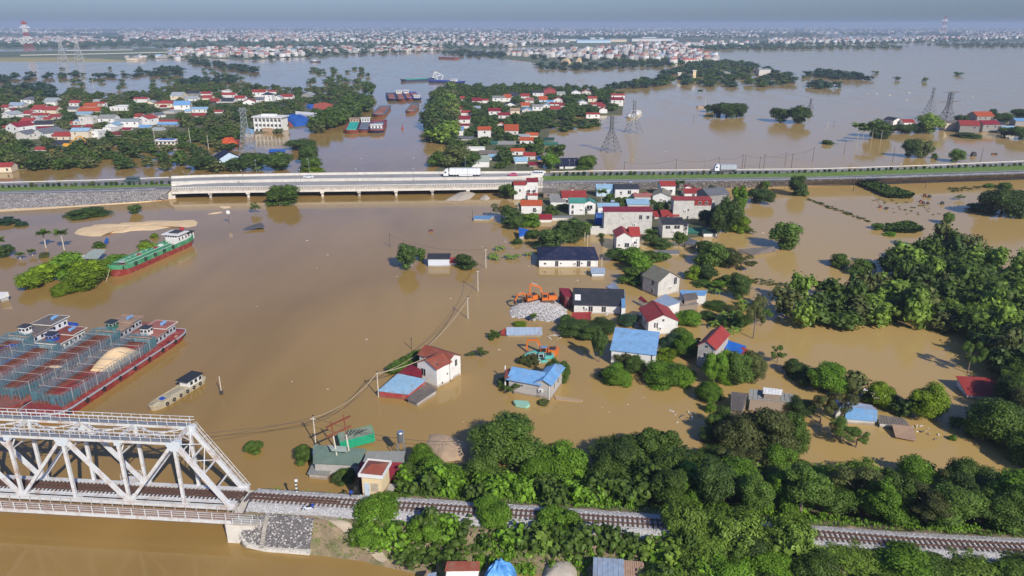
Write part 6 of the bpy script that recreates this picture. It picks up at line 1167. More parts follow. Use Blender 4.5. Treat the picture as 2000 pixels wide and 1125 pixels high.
mid_boat((783, 159.5), (846, 156.5), 12, 'distant long barge with turquoise cover at the river bend', navy_p, mat('deck_dark', (.05, .06, .06), .7), tealc, None, z1=2.5)
mid_boat((838, 160.5), (906, 163), 12, 'distant dark blue barge with blue cabins at the river bend', navy_p, blue_p, mat('cover_violet', (.06, .07, .30), .7), whitew, .72, z1=2.5)
mid_boat((858, 114), (894, 115.5), 14, 'far off rusty barge before the wooded river point', rusty, hull_red, None, None, z1=3)
mid_boat((605, 121.5), (626, 121.5), 10, 'far off dark houseboat with pale roof near the left town', navy_p, hold_m, None, whitew, .5, z1=2)
mid_boat((1229, 232), (1247, 222), 6, 'white passenger boat moored at the right tip of the village', whitew, whitew, None, whitew, .6, None, 'white_boat', 1.6, 'boat')
mid_boat((1363, 211), (1373, 209), 4, 'tiny pale boat left of the round tree island', whitew, roofm('tan'), None, None, .6, None, 'small_boat', .9, 'boat')
mid_boat((836, 275), (846, 273), 4, 'small dark boat at the river edge left of the dark trees', rusty, dark_metal, None, dark_metal, .5, None, 'small_boat', .9, 'boat')
r = thing('buoy', G(786, 252), 0, 'red channel buoy floating in the middle of the river', 'buoy'); MB().cyl((0, 0, -.3), (0, 0, .8), 1.1, 10, .7).obj('float', roofm('red'), r); MB().cyl((0, 0, .8), (0, 0, 3.4), .45, 8, .15).obj('topmark', roofm('red'), r)
r = thing('crane_barge_boom', G(843, 156), 0, 'pale crane frame standing between the two distant barges', 'crane'); mb = MB()
for a, b in (((0, 0, 0), (5, 0, 11)), ((8, 0, 0), (5, 0, 11)), ((5, 0, 11), (16, 0, 5)), ((16, 0, 5), (13, 0, 0)), ((0, 0, 2), (14, 0, 7))): mb.bar(a, b, .8)
mb.obj('frame', trimm, r)
# ================================================================== EXCAVATORS
orange_p = mat('orange_paint', (0.68, 0.17, 0.025), 0.45, 0.08, stain=(.3, .12, .05), stain_amt=.3, stain_scale=1.5); teal_p = mat('teal_paint', (0.10, 0.46, 0.42), 0.45, 0.08, stain=(.2, .3, .28), stain_amt=.3, stain_scale=1.5); yellow_p = mat('yellow_paint', (.70, .34, .03), .45, .08)
track_m = mat('crawler_track', (.12, .085, .065), .85, .3, 3)
def excavator(p, rz, paint, label, boom, s=1.0, cabp=None, group='excavators parked on the flooded ground', roofp=None, sub=0.0):
 r = thing('excavator', p, rz, label, 'excavator', group); r.scale = (s, s, s)
 if sub < .5:
  for y in (-1.2, 1.2):
   q = MB(); pr = [(-2.1, .35), (-1.8, .05), (1.8, .05), (2.1, .35), (2.0, .75), (1.7, .9), (-1.7, .9), (-2.0, .75)]; k = len(pr)
   q.add([(x, y - .3, z) for x, z in pr] + [(x, y + .3, z) for x, z in pr], [tuple(range(k)), tuple(range(2 * k - 1, k - 1, -1))] + [((i + 1) % k, i, i + k, (i + 1) % k + k) for i in range(k)]); q.obj('crawler_track', track_m, r)
  MB().box(-1.0, 1.0, -.9, .9, .5, 1.0).obj('undercarriage', track_m, r)
 z = 1.05 - sub
 q = MB(); q.box(-2.4, 1.5, -1.35, 1.35, z, z + .35); q.box(-2.5, -.4, -1.3, 1.3, z + .35, z + 1.35); q.box(-.4, 1.0, -1.3, -.25, z + .35, z + 1.0); q.obj('body', paint, r)
 q = MB(); pr = [(-2.9, z + .2), (-2.4, z + .1), (-2.4, z + 1.4), (-2.75, z + 1.3), (-3.0, z + .8)]; k = len(pr); q.add([(x, -1.3, zz) for x, zz in pr] + [(x, 1.3, zz) for x, zz in pr], [tuple(range(k - 1, -1, -1)), tuple(range(k, 2 * k))] + [(i, (i + 1) % k, (i + 1) % k + k, i + k) for i in range(k)]); q.obj('counterweight', paint, r)
 MB().box(-2.2, -.7, -.9, .9, z + 1.36, z + 1.46).obj('engine_cover', dark_metal, r); MB().cyl((-1.9, -.6, z + 1.4), (-1.9, -.6, z + 1.9), .08, 6).obj('exhaust', dark_metal, r)
 c = MB().box(-.1, 1.45, .3, 1.3, z + .35, z + 1.95).obj('cab', cabp or paint, r); MB().box(.1, 1.3, 1.295, 1.33, z + .85, z + 1.8).obj('window', glass, c); MB().box(1.44, 1.48, .4, 1.2, z + .7, z + 1.85).obj('window', glass, c); MB().box(.1, 1.3, .27, .305, z + .85, z + 1.8).obj('window', glass, c); MB().box(-.15, 1.5, .27, 1.34, z + 1.95, z + 2.03).obj('cab_roof', roofp or paint, c)
 a = Vector((1.0, -.1, z + .6)); k1, k2, k3, k4 = [Vector((x, -.1, zz + z)) for x, zz in boom]
 q = MB(); q.bar(a, k1, .42, .6, (0, 1, 0)); q.bar(k1, k2, .40, .55, (0, 1, 0)); q.obj('boom', paint, r)
 q = MB(); q.bar(k2, k3, .34, .48, (0, 1, 0)); q.obj('stick', paint, r)
 q = MB(); q.cyl(a + Vector((.3, .3, -.1)), a.lerp(k1, .85) + Vector((.3, .3, -.35)), .08, 6); q.cyl(k1.lerp(k2, .2) + Vector((0, 0, .4)), k2 + Vector((-.3, 0, .4)), .08, 6); q.obj('hydraulic_ram', galv, r)
 d = (k4 - k3); q = MB(); pr = [k3, k3 + d * .5 + Vector((.5, 0, 0)), k4 + Vector((.35, 0, 0)), k4, k3 + d * .6 - Vector((.55, 0, 0))]; q.add([x + Vector((0, -.6, 0)) for x in pr] + [x + Vector((0, .6, 0)) for x in pr], [(0, 1, 2, 3, 4), (9, 8, 7, 6, 5)] + [((i + 1) % 5, i, i + 5, (i + 1) % 5 + 5) for i in range(5)]); q.obj('bucket', track_m, r); return r
def mound(name, pts, h, m, label, cat, seed=1, spiky=.25): o = heap(name, pts, h, m, label, cat, seed, spiky=spiky); return o
rub = heap('rubble_pile', [(996, 610), (1000, 600), (1030, 592), (1060, 588), (1088, 590), (1106, 604), (1104, 620), (1076, 628), (1030, 622), (1000, 618)], 1.6, st_l, 'pile of pale quarry stones under the two orange excavators', 'rubble', 2)
rubo = [G(u, v) for u, v in ((996, 612), (1000, 600), (1030, 591), (1060, 587), (1088, 589), (1107, 604), (1106, 622), (1076, 630), (1030, 624), (1000, 620))]; rubc = sum(rubo, Vector()) / len(rubo)
def frub():
 k = random.random() * len(rubo); i = int(k); a = rubo[i].lerp(rubo[(i + 1) % len(rubo)], k - i); f = math.sqrt(random.random()); q = rubc.lerp(a, f); return (q.x - rubc.x, q.y - rubc.y, 1.6 * (1 - f ** 2.4 * 1.02) + .05)
so = scatter_stones('stones', frub, 3200, .12, .38, [mat('quarry_stone', (.58, .56, .54), .85, .1, island=.25), st_l, mat('quarry_stone_grey', (.40, .39, .38), .9, .1, island=.3)], None, .8); so.parent = rub
pz = Vector((0, 0, 1.25))
excavator(G(1068, 603) + pz + Vector((0, 1.5, 0)), PI + .12, orange_p, 'orange excavator with raised boom on the right of the stone pile', [(1.9, 3.6), (4.8, 4.6), (4.9, 1.6), (4.5, .7)], .92)
excavator(G(1034, 602) + pz + Vector((0, 1.6, -.2)), PI + .55, orange_p, 'orange excavator with lowered boom at the left of the stone pile', [(2.2, 2.5), (4.3, 2.2), (5.2, .4), (4.6, -.9)], .85)
excavator(G(1068, 690) + Vector((0, 0, -.6)), PI - .15, orange_p, 'orange excavator half under water with its boom over the pale roof', [(2.6, 3.4), (4.9, 3.2), (5.1, .4), (5.0, -.6)], .9, roofp=roofm('blue2'), sub=.3)
excavator(G(1062, 697) + Vector((0, 0, -.9)), PI - .05, teal_p, 'turquoise excavator with low stretched boom in the water', [(2.6, 2.1), (5.2, 1.1), (6.0, -.5), (5.6, -.9)], .78, cabp=whitew, sub=.3)
excavator(G(1052, 704) + Vector((0, -.6, -.8)), PI + .35, teal_p, 'small turquoise and white excavator nearest the blue roofed house', [(1.8, 1.9), (3.2, 1.2), (3.5, -.3), (3.0, -.9)], .62, cabp=whitew, sub=.3)
excavator(G(142, 297) + Vector((0, 0, 2.2)), .2, yellow_p, 'yellow excavator with raised arm among the trees of the left village', [(2.2, 3.4), (4.6, 4.2), (6.2, 2.0), (6, 1)], 1.3, group=None)
excavator(G(110, 309) + Vector((0, 0, 1.2)), PI, yellow_p, 'low yellow loader in the trees left of the raised yellow arm', [(2.0, 1.2), (3.2, .6), (3.6, 0), (3.2, -.4)], 1.2, group=None)
# ================================================================== HEAPS AND SAND
heap('sand_bar', [(138, 457), (150, 444), (172, 443), (182, 437), (230, 438), (238, 434), (290, 433), (300, 429), (352, 431), (392, 428), (396, 440), (368, 445), (350, 441), (300, 451), (262, 450), (235, 456), (200, 456), (192, 463), (160, 463)], .6, sand_m, 'long pale sand bar rising from the water left of the bridge', 'sand', 3, spiky=.45)
heap('sand_bar', [(403, 419), (415, 415), (432, 413), (438, 415), (420, 418)], .2, sand_m, 'small lower sand patch left of the round bridge tree', 'sand', 3, spiky=.1)
heap('sand_bar', [(426, 404), (432, 401), (450, 402), (452, 406), (437, 408)], .2, sand_m, 'small upper sand patch left of the round bridge tree', 'sand', 3, spiky=.1)
heap('sand_heap', [(868, 392), (890, 379), (915, 374), (930, 378), (920, 388), (900, 393)], 1.5, greysand_m, 'grey sand spread under the highway bridge near the third pier', 'sand', 3, spiky=.1)
heap('sand_heap', [(936, 390), (942, 383), (952, 382), (958, 388), (950, 392)], 1.2, greysand_m, 'small pinkish gravel cone right of the grey sand', 'sand', 5, spiky=.1)
heap('sand_heap', [(830, 868), (838, 848), (858, 846), (885, 852), (915, 866), (905, 900), (860, 905)], .7, mat('brown_sand', (.46, .33, .21), .95, .2, .5, bump=.6, bscale=2), 'brown sand heap on the water edge behind the round trees', 'sand', 6, spiky=.22)
heap('sand_heap', [(1055, 1140), (1060, 1108), (1085, 1100), (1120, 1102), (1132, 1118), (1130, 1150)], 1.5, greysand_m, 'smooth grey sand heap in the yard at the bottom edge', 'sand', 6, base=1.7, spiky=.1)
heap('blue_tarpaulin', [(940, 1150), (944, 1126), (958, 1112), (985, 1106), (1010, 1116), (1014, 1150)], 2.4, mat('tarp_blue', (.10, .32, .66), .5, .25, 1.2, bump=.8, bscale=1.2), 'crumpled blue tarpaulin tent at the bottom edge', 'tarpaulin', 8, base=1.7, spiky=.28)
structure(MB().prism([tuple(G(u, v, 1.4))[:2] for u, v in ((1000, 1096), (1160, 1092), (1165, 1200), (900, 1200))], 0, 1.72).obj('yard_ground', greysand_m))
structure(MB().prism([tuple(G(u, v, 1.6))[:2] for u, v in ((1008, 1106), (1060, 1104), (1062, 1150), (1010, 1150))], 0, 1.76).obj('puddle', wm))
r = thing('yard_wall', G(1080, 1092, 1.5), 0, 'low grey panel wall behind the yard at the bottom', 'wall')
for k in range(9): MB().box(-7 + k * 1.6, -5.5 + k * 1.6, 0, .15, 0, 1.5).obj('panel', concrete, r)
def slab_thing(name, pts, z, th, m, label, cat): P_ = [G(u, v, z) for u, v in pts]; c = sum(P_, Vector()) / len(P_); o = MB().slab([p - c for p in P_], th).obj(name, m); o.location = c; return tag(o, label, cat)
slab_thing('dirt_spit', [(1082, 772), (1138, 781), (1134, 784), (1086, 780)], .18, .4, mat('dirt', (.42, .30, .18), .95, .15), 'thin earth spit pointing right from the blue roofed house', 'earth spit')
t = slab_thing('plastic_boat', [(1005, 781), (1031, 783), (1035, 789), (1028, 793), (1007, 789), (1003, 785)], .7, .6, mat('boat_mint', (.30, .56, .42), .5, .05), 'pale mint green plastic boat in front of the blue roofed house', 'boat')
slab_thing('sunken_roof', [(474, 446), (500, 437), (511, 435), (517, 443), (505, 444)], 1.0, .25, mat('dark_roof', (.10, .10, .10), .8), 'dark collapsed shed roof tip sticking out of the river', 'roof')
r = thing('satellite_dish', G(448, 437), 0, 'white dish on a thin mast standing in the river', 'satellite dish'); MB().cyl((0, 0, -1), (0, 0, 4.0), .06, 6).obj('mast', dark_metal, r); MB().sphere((0, 0, 4.3), .8, 10, 6, (1, .5, 1)).obj('dish', trimm, r)
r = thing('floating_drum', G(842, 453), 0, 'rusty red float with dark top in the open river', 'float'); MB().cyl((-.7, 0, 0), (.7, 0, 0), .6, 8).obj('float', roofm('rust'), r); MB().box(-.6, .6, -.4, .4, .5, .8).obj('lid', dark_metal, r)
r = thing('barge_mast', G(433, 770), 0, 'thin pale pole with dark base standing in the water', 'pole'); MB().cyl((0, 0, -1), (0, 0, 4), .09, 6).obj('shaft', pole_m, r); MB().cyl((0, 0, -.2), (0, 0, .8), .35, 8).obj('base', dark_metal, r)
r = thing('shipping_container', G(696, 871) + Vector((0, .5, .6)), R(22), 'capsized green shipping container afloat behind the green roof', 'container'); r.rotation_euler = (R(12), R(-4), R(22)); q = MB().box(-3, 3, -1.2, 1.2, 0, 1.9); k = -2.8
while k < 2.9: q.box(k, k + .15, -1.27, -1.2, .1, 1.8); k += .34
q.obj('body', mat('container_green', (.02, .40, .22), .5, .1), r); MB().box(-2.9, 2.9, -1.1, 1.1, 1.9, 1.93).obj('top', mat('container_top', (.20, .24, .18), .8, .3), r); MB().box(3.0, 3.06, -1.1, 1.1, .1, 1.8).obj('end_panel', mat('container_end', (.03, .52, .28), .5), r)
for k in range(6): q = MB().bar((-2 + k * .5, -.6 + .2 * (k % 3), 2.0), (-1 + k * .6, .8 - .2 * k, 2.4), .1); q.obj('scrap_bar', dark_metal, r)
r = thing('water_tank_tower', G(785, 897, 0) + Vector((0, 0, 0)), 0, 'stainless water tank on a small steel tower behind the pale roof', 'water tank')
for x in (-.6, .6):
 for y in (-.6, .6): MB().bar((x, y, 0), (x * .9, y * .9, 3.6), .12).obj('leg', galv, r)
MB().cyl((0, 0, 3.6), (0, 0, 5.3), .62, 14).obj('tank', mat('stainless', (.6, .62, .64)), r); MB().sphere((0, 0, 5.3), .62, 12, 6, (1, 1, .35)).obj('lid', MATS['stainless'], r)
r = thing('transformer_frame', G(664, 925, 0), 0, 'rusty red double pole frame leaning over the green roof', 'pole frame'); A_ = Vector((0, 0, 0)); B_ = Vector((2.0, .4, 0))
for a in (A_, B_): MB().cyl(a, a + Vector((-.6, .3, 7.0)), .13, 8).obj('pole', pole_m, r); MB().bar(a + Vector((-.6, .3, 7.0)), a + Vector((-.8, .35, 10.6 if a is B_ else 9.6)), .16).obj('steel_post', roofm('rust'), r)
for z in (9.4, 7.6): MB().bar(A_ + Vector((-1.7, .3, z - .9)), B_ + Vector((.3, .5, z + .9)), .22).obj('cross_arm', roofm('rust'), r)
for a in (A_, B_): q = MB(); [q.bar((a.x - .2 + .38 * math.cos(t), a.y, 2.6 + .38 * math.sin(t)), (a.x - .2 + .38 * math.cos(t + .7), a.y, 2.6 + .38 * math.sin(t + .7)), .08) for t in [k * .7 for k in range(9)]]; q.obj('cable_coil', wire_m, r)
p = ground_px(580, 962); r = thing('marker_post', p, 0, 'black and white banded signal post beside the railway', 'signal post')
for k in range(6): MB().box(-.11, .11, -.11, .11, k * .32, (k + 1) * .32).obj('band', trimm if k % 2 == 0 else dark_metal, r)
MB().box(-.12, .3, -.1, .1, 1.92, 2.3).obj('head', trimm, r)
def motorbike(p, rz, label, colr):
 r = thing('motorbike', p, rz, label, 'motorbike')
 for x in (-.62, .62): q = MB(); [q.bar((x + .28 * math.cos(t), 0, .3 + .28 * math.sin(t)), (x + .28 * math.cos(t + .7), 0, .3 + .28 * math.sin(t + .7)), .1, .1, (0, 1, 0)) for t in [k * .698 for k in range(9)]]; q.obj('wheel', rubber, r)
 q = MB(); q.bar((-.6, 0, .55), (.1, 0, .5), .3, .3); q.bar((.1, 0, .45), (.5, 0, .85), .28, .2); q.bar((.62, 0, .3), (.45, 0, 1.0), .1); q.obj('body', colr, r); MB().box(-.65, .05, -.15, .15, .72, .82).obj('seat', rubber, r); MB().bar((.42, -.35, 1.02), (.42, .35, 1.02), .06).obj('handlebar', dark_metal, r); MB().box(-.95, -.6, -.2, .2, .7, 1.05).obj('load', blue_p, r)
motorbike(ground_px(601, 998), PI + .2, 'blue and white motorbike parked on the bank below the track', mat('bike_white', (.6, .65, .7), .4)); motorbike(ground_px(692, 965), 1.2, 'dark motorbike in the shade left of the yellow cabin', dark_metal)
p = ground_px(618, 936); r = thing('notice_board', G(618, 905, 0) + Vector((0, 0, 1.4)), .35, 'small tilted blue and white board on the bush by the green roof', 'sign'); MB().box(-.5, .5, -.04, .04, 0, 1.3).obj('board', mat('board_blue', (.45, .60, .78), .5, .3, 2), r); MB().box(-.05, .05, 0, .08, -2, 0).obj('post', galv, r)
# ================================================================== POLES, WIRES, PYLONS
def util_pole(u, v, vt, label, m=pole_m, arm=0.0, r_=.13, group=None):
 p = G(u, v); h = hat(p.y, vt); r = thing('utility_pole', p, 0, label, 'utility pole', group); MB().cyl((0, 0, -1.5), (0, 0, h), r_, 8, r_ * .65).obj('pole', m, r)
 if arm: MB().bar((-arm, 0, h - .5), (arm, 0, h - .5), .12).obj('cross_arm', m, r)
 MB().box(-.12, .12, -.12, .12, h, h + .2).obj('insulator', dark_metal, r); return p + Vector((0, 0, h - .2))
PT = {}
for k, (u, v, vt, lb, am) in dict(a=(949, 523.5, 485, 'concrete pole right of the shed with two round trees', .5), b=(933.5, 568, 527, 'concrete pole in open water below the round tree', .4), c=(914, 622, 580, 'concrete pole in open water above the lone white house', .3), d=(739.4, 775, 727, 'concrete pole at the left corner of the pale blue roof', 0),
  e=(617, 869, 813, 'tall concrete pole left of the green roof with white insulators', .5), f=(762, 482, 457, 'small dark pole in the river left of the round tree', 0), g=(923, 427, 411, 'thin dark pole at the blue flooded roof', 0), h=(804, 682, 662, 'short brown pole behind the hedge of the lone white house', 0), i=(1142, 470, 452, 'pole at the left side of the largest white block', .3), j=(1147, 488, 458, 'taller pole between the tree mass and the navy roof', .3), k=(1175, 520, 502, 'white post at the right end of the navy roof', 0)).items():
 PT[k] = util_pole(u, v, vt, lb, pole_m if k not in 'fgh' else mat('dark_pole', (.12, .09, .07), .9), am)
def wire(a, b, sag, label, rad=.025, n=14, name='power_line', m=None):
 c = (a + b) / 2; mb = MB(); P_ = [a.lerp(b, i / n) - Vector((0, 0, sag * 4 * (i / n) * (1 - i / n))) - c for i in range(n + 1)]
 for p, q in zip(P_, P_[1:]): mb.bar(p, q, rad * 2)
 o = mb.obj(name, m or wire_m); o.location = c; return tag(o, label, 'power line')
cable_l = mat('pale_cable', (.46, .38, .26), .8)
wire(PT['f'], PT['a'], 2.2, 'thin wire from the river pole to the pole right of the shed'); wire(PT['a'], PT['b'], 1.2, 'thin wire between the shed pole and the next nearer pole'); wire(PT['b'], PT['c'], 1.0, 'thin wire between the two poles in open water'); wire(PT['c'], PT['d'], 2.2, 'dark wire running down to the pale blue roof pole'); wire(PT['c'] + Vector((.4, 0, 0)), PT['d'] + Vector((.3, 0, -.2)), 3.2, 'pale twisted cable running past the lone white house', .045, m=cable_l)
wire(PT['d'], PT['e'], 1.6, 'pale cable between the blue roof pole and the tall pole by the green roof', .045, m=cable_l); wire(PT['d'] + Vector((0, 0, -.4)), PT['e'] + Vector((0, 0, -.4)), 2.0, 'dark wire just below the pale cable over the water'); wire(PT['e'], G(-100, 880, 6), 2.5, 'wire from the tall pole leaving at the left edge'); wire(PT['e'] - Vector((0, 0, .6)), G(-100, 872, 5), 1.2, 'lower wire from the tall pole leaving at the left edge')
wire(PT['a'], PT['j'], 1.5, 'thin wire from the shed pole to the village tree mass'); wire(PT['d'], PT['d'] + Vector((9, 6, 0.5)), .4, 'yellowish cable over the hedge to the lone white house', .05, m=cable_l); wire(PT['e'], G(905, 862, 4), 1.5, 'wire from the tall pole over the water to the right')
hp = []
for (u, v, vt, lb) in ((1219, 333, 316, 'first pole from left beyond the right highway'), (1320, 332, 311, 'second pole from left beyond the right highway'), (1403, 331, 308, 'third pole from left beyond the right highway'), (1449, 330, 302, 'left one of a close pole pair beyond the right highway'), (1454, 330, 303, 'right one of a close pole pair beyond the right highway'), (1483, 329, 307, 'slim pole right of the close pole pair'), (1491, 330, 302, 'dark pole with fittings right of the close pole pair'), (1533, 322, 299, 'pole standing further back in the flood by the highway'), (1545, 330, 300, 'pole with crossarm beyond the right highway'), (1587, 315, 288, 'rearmost dark pole of the row beyond the right highway'), (1648, 301, 280, 'thin dark pole left of the palms at the right hamlet'), (1743, 316, 288, 'pole among flotsam beside the twin trees at right'), (1915, 316, 290, 'leaning thin pole right of the round bush by the highway'), (1616, 249, 236, 'pale thin pole far out in the right flood'), (1628, 247, 237, 'dark thin pole far out in the right flood'),
                      (1666, 374, 346, 'dark pole on the near side of the right highway, left one'), (1807, 368, 343, 'dark pole on the near side of the right highway, right one'), (1392, 234, 219, 'stub pole before the round tree island'), (1511, 240, 225, 'pole before the second round tree island'), (1354, 238, 224, 'thin pole left of the round tree island'), (1377, 209, 190, 'tall lamp like pole behind the round tree island'), (303, 278, 250, 'tall thin pole left of the white pavilion'), (373, 285, 250, 'tall thin pole right of the white pavilion'), (408, 293, 264, 'tall thin pole behind the orange tarpaulin'), (183, 172, 140, 'tall pale pole behind the left village')):
 hp.append(util_pole(u, v, vt, lb, mat('dark_pole', (.12, .09, .07)) if u not in (1616, 303, 373, 408, 183, 1377) else pole_m, .5 if u in (1545, 1491) else 0, .16))
for i, j in ((0, 1), (1, 2), (2, 3), (4, 7), (7, 9), (8, 6)): wire(hp[i], hp[j], 1.6, 'sagging wire %s beyond the right highway' % ('between the first two poles' if i == 0 else 'between the second and third poles' if i == 1 else 'from the third pole to the close pair' if i == 2 else 'from the close pair to the rear pole' if i == 4 else 'between the two rear poles' if i == 7 else 'from the crossarm pole'), .05)
def pylon(u, v, vt, wb, wt, label, m=galv, arms=((.78, 5), (.9, 4)), segs=7, th=.3, group=None, name='lattice_pylon', waist=.62):
 p = G(u, v); h = hat(p.y, vt); r = thing(name, p, R(20), label, 'pylon', group)
 def hw(t): return (wb + (wt - wb) * min(1, t / waist)) / 2
 cs = [(-1, -1), (1, -1), (1, 1), (-1, 1)]
 mb = MB()
 for cx, cy in cs:
  for i in range(segs):
   t0, t1 = i / segs, (i + 1) / segs; mb.bar((cx * hw(t0), cy * hw(t0), h * t0), (cx * hw(t1), cy * hw(t1), h * t1), th)
 mb.obj('corner_leg', m, r); br = MB()
 for i in range(segs):
  t0, t1 = i / segs, (i + 1) / segs
  for k in range(4):
   a, b = cs[k], cs[(k + 1) % 4]; br.bar((a[0] * hw(t0), a[1] * hw(t0), h * t0), (b[0] * hw(t1), b[1] * hw(t1), h * t1), th * .6); br.bar((b[0] * hw(t0), b[1] * hw(t0), h * t0), (a[0] * hw(t1), a[1] * hw(t1), h * t1), th * .6); br.bar((a[0] * hw(t1), a[1] * hw(t1), h * t1), (b[0] * hw(t1), b[1] * hw(t1), h * t1), th * .6)
 br.obj('bracing', m, r)
 for f, al in arms:
  q = MB(); z = h * f
  for s in (-1, 1): q.bar((0, -hw(f), z), (s * al, 0, z + .3), th * .7); q.bar((0, hw(f), z), (s * al, 0, z + .3), th * .7); q.bar((0, 0, z + h * .05), (s * al, 0, z + .3), th * .7)
  q.obj('cross_arm', m, r)
 return p + Vector((0, 0, h))
pm_ = mat('pylon_steel', (.16, .165, .17), .6, .2)
P1 = pylon(1193, 296, 226, 9.5, 1.6, 'nearer tall lattice pylon standing in the flood behind the highway', pm_, ((.80, 4.5), (.9, 3.5)), 8, .22)
P2 = pylon(1237, 259, 196, 10, 1.6, 'farther tall lattice pylon behind the white boat', galv, ((.80, 4.5), (.9, 3.5)), 8, .24)
P3 = pylon(483, 292, 211, 9, 3.2, 'grey lattice pylon in front of the white public building', galv, ((.93, 3.0),), 9, .25)
P4 = pylon(1848, 236, 180, 10, 2.5, 'broad T topped pylon behind the right hamlet', pm_, ((.98, 9), (.66, 12)), 7, .35, waist=.5)
P5 = pylon(1816, 221, 171, 8, 1.5, 'slender leaning looking pylon left of the T topped one', galv, ((.9, 3), (.75, 3)), 7, .25)
pylon(1582, 214, 193, 5, 1.0, 'small thin pylon beside the second round tree island', pm_, ((.8, 3),), 5, .22)
fm_ = mat('far_steel', (.42, .43, .44), .7)
pylon(124, 121, 69, 17, 4, 'left one of two tall far pylons by the left river bank', fm_, ((.93, 10), (.78, 7)), 7, .45); pylon(156, 121, 67, 17, 4, 'right one of two tall far pylons by the left river bank', fm_, ((.93, 10), (.78, 7)), 7, .45)
def tower(u, v, vt, label, bands, scale=1):
 p = G(u, v); h = hat(p.y, vt); r = thing('radio_tower', p, 0, label, 'radio tower'); n = len(bands)
 for i, (col, w0, w1, arm) in enumerate(bands):
  z0, z1 = h * i / n, h * (i + 1) / n; mb = MB()
  for cx, cy in ((-1, -1), (1, -1), (1, 1), (-1, 1)): mb.bar((cx * w0, cy * w0, z0), (cx * w1, cy * w1, z1), 1.0 * scale)
  for k in range(4): a, b = [(-1, -1), (1, -1), (1, 1), (-1, 1)][k], [(1, -1), (1, 1), (-1, 1), (-1, -1)][k]; mb.bar((a[0] * w0, a[1] * w0, z0), (b[0] * w1, b[1] * w1, z1), .6 * scale); mb.bar((b[0] * w0, b[1] * w0, z0), (a[0] * w1, a[1] * w1, z1), .6 * scale)
  if arm: mb.bar((-arm, 0, z0 + (z1 - z0) * .3), (0, 0, z1), 1.6 * scale); mb.bar((arm, 0, z0 + (z1 - z0) * .3), (0, 0, z1), 1.6 * scale); mb.bar((-arm, 0, z0 + (z1 - z0) * .3), (arm, 0, z0 + (z1 - z0) * .3), 1.2 * scale)
  mb.obj('mast_section', roofm('red') if col == 'r' else trimm, r)
tower(58, 100, 41, 'red and white banded lattice tower rising above the horizon at far left', [('r', 9, 8, 0), ('r', 8, 7, 0), ('w', 7, 6, 0), ('w', 6, 5.4, 15), ('r', 5, 4.4, 0), ('w', 4.4, 3.6, 0), ('w', 3.6, 3, 14), ('r', 3, 1.5, 9)], 1)
tower(1841, 66, 31, 'distant red and white tower on the horizon at upper right', [('w', 20, 17, 0), ('r', 17, 14, 0), ('w', 14, 11, 0), ('r', 11, 8, 0), ('w', 8, 5, 26), ('r', 5, 2, 0)], 2)
MSH = []
def shrub_row(u0, u1, n, lb, k0=.8):
 for i in range(n):
  u = u0 + (u1 - u0) * (i + random.uniform(-.2, .2) + .5) / n; v = lerp_tab(T_medn, u) * (1 - k0) + lerp_tab(T_medf, u) * k0; big = random.random(); TREES.append(dict(u=u, v=v, w=(5 + 4 * big) * (.8 if u > 1500 else 1), vt=v - (6 + 4 * big) * (.75 if u > 1400 else 1), kind='round', col=random.choice(('dark', 'blue', 'olive')), label=lb, group='shrubs on the highway median', cat='shrub', z=ZR, name='median_shrub', force=True))
shrub_row(0, 335, 30, 'clipped round shrub in the row on the left highway median', .75); shrub_row(1075, 1640, 46, 'clipped round shrub in the row on the right highway median', .85); shrub_row(1640, 2000, 30, 'clipped round shrub in the row on the right highway median', .8)
# ================================================================== TREES (measured)
def T(u, v, w, vt, kind, col, label, group=None, cat='tree', **k): tree(u, v, w, vt, kind, col, label, group, cat, **k)
T(798, 530, 46, 475, 'round', 'dark', 'dark round tree left of the white corrugated shed'); T(822, 512, 22, 484, 'round', 'mid', 'smaller crown leaning right of the dark round tree')
T(911, 528, 40, 492, 'mound', 'dark', 'dome shaped dark tree right of the white corrugated shed'); T(556, 406, 66, 361, 'round', 'mid', 'spreading tree in front of the highway bridge'); T(532, 404, 26, 378, 'mound', 'mid', 'low left part tree beside the spreading bridge tree')
T(170, 428, 76, 409, 'mound', 'mid', 'wide low thicket in the water below the left stone slope', cat='bush'); T(265, 419, 26, 399, 'round', 'dark', 'small dark tree in the water right of the low thicket')
T(15, 441, 50, 421, 'spiky', 'blue', 'reed clump cut by the left edge of the river', cat='reeds', name='reed_clump'); T(42, 443, 24, 433, 'mound', 'blue', 'low reed patch right of the reed clump', cat='reeds', name='reed_clump')
for u, v, w, vt, lb in ((62, 570, 54, 533, 'bright yellow-green tree leftmost of the tree group at left'), (98, 556, 66, 512, 'bright yellow-green tree upper left of the tree group'), (140, 548, 64, 486, 'tallest bright green tree at the back of the tree group'), (178, 560, 70, 508, 'bright yellow-green tree in the middle of the tree group'), (128, 580, 44, 548, 'bright yellow-green tree lowest of the tree group'), (162, 574, 66, 530, 'bright yellow-green tree at the front of the tree group'), (198, 548, 46, 508, 'bright yellow-green tree nearest the ship bow'), (84, 552, 40, 520, 'shaded tree between the left bright crowns')):
 T(u, v, w, vt, 'round' if u % 4 else 'mound', 'lime' if 'yellow' in lb else 'bright', lb)
T(230, 526, 54, 499, 'round', 'bright', 'rounded green tree touching the ship bow'); T(298, 503, 48, 470, 'mound', 'lime', 'bright green tree behind the middle of the ship'); T(282, 486, 24, 467, 'mound', 'olive', 'olive green tree top behind the ship'); T(302, 466, 18, 455, 'mound', 'lime', 'small bright bush furthest behind the ship', cat='bush')
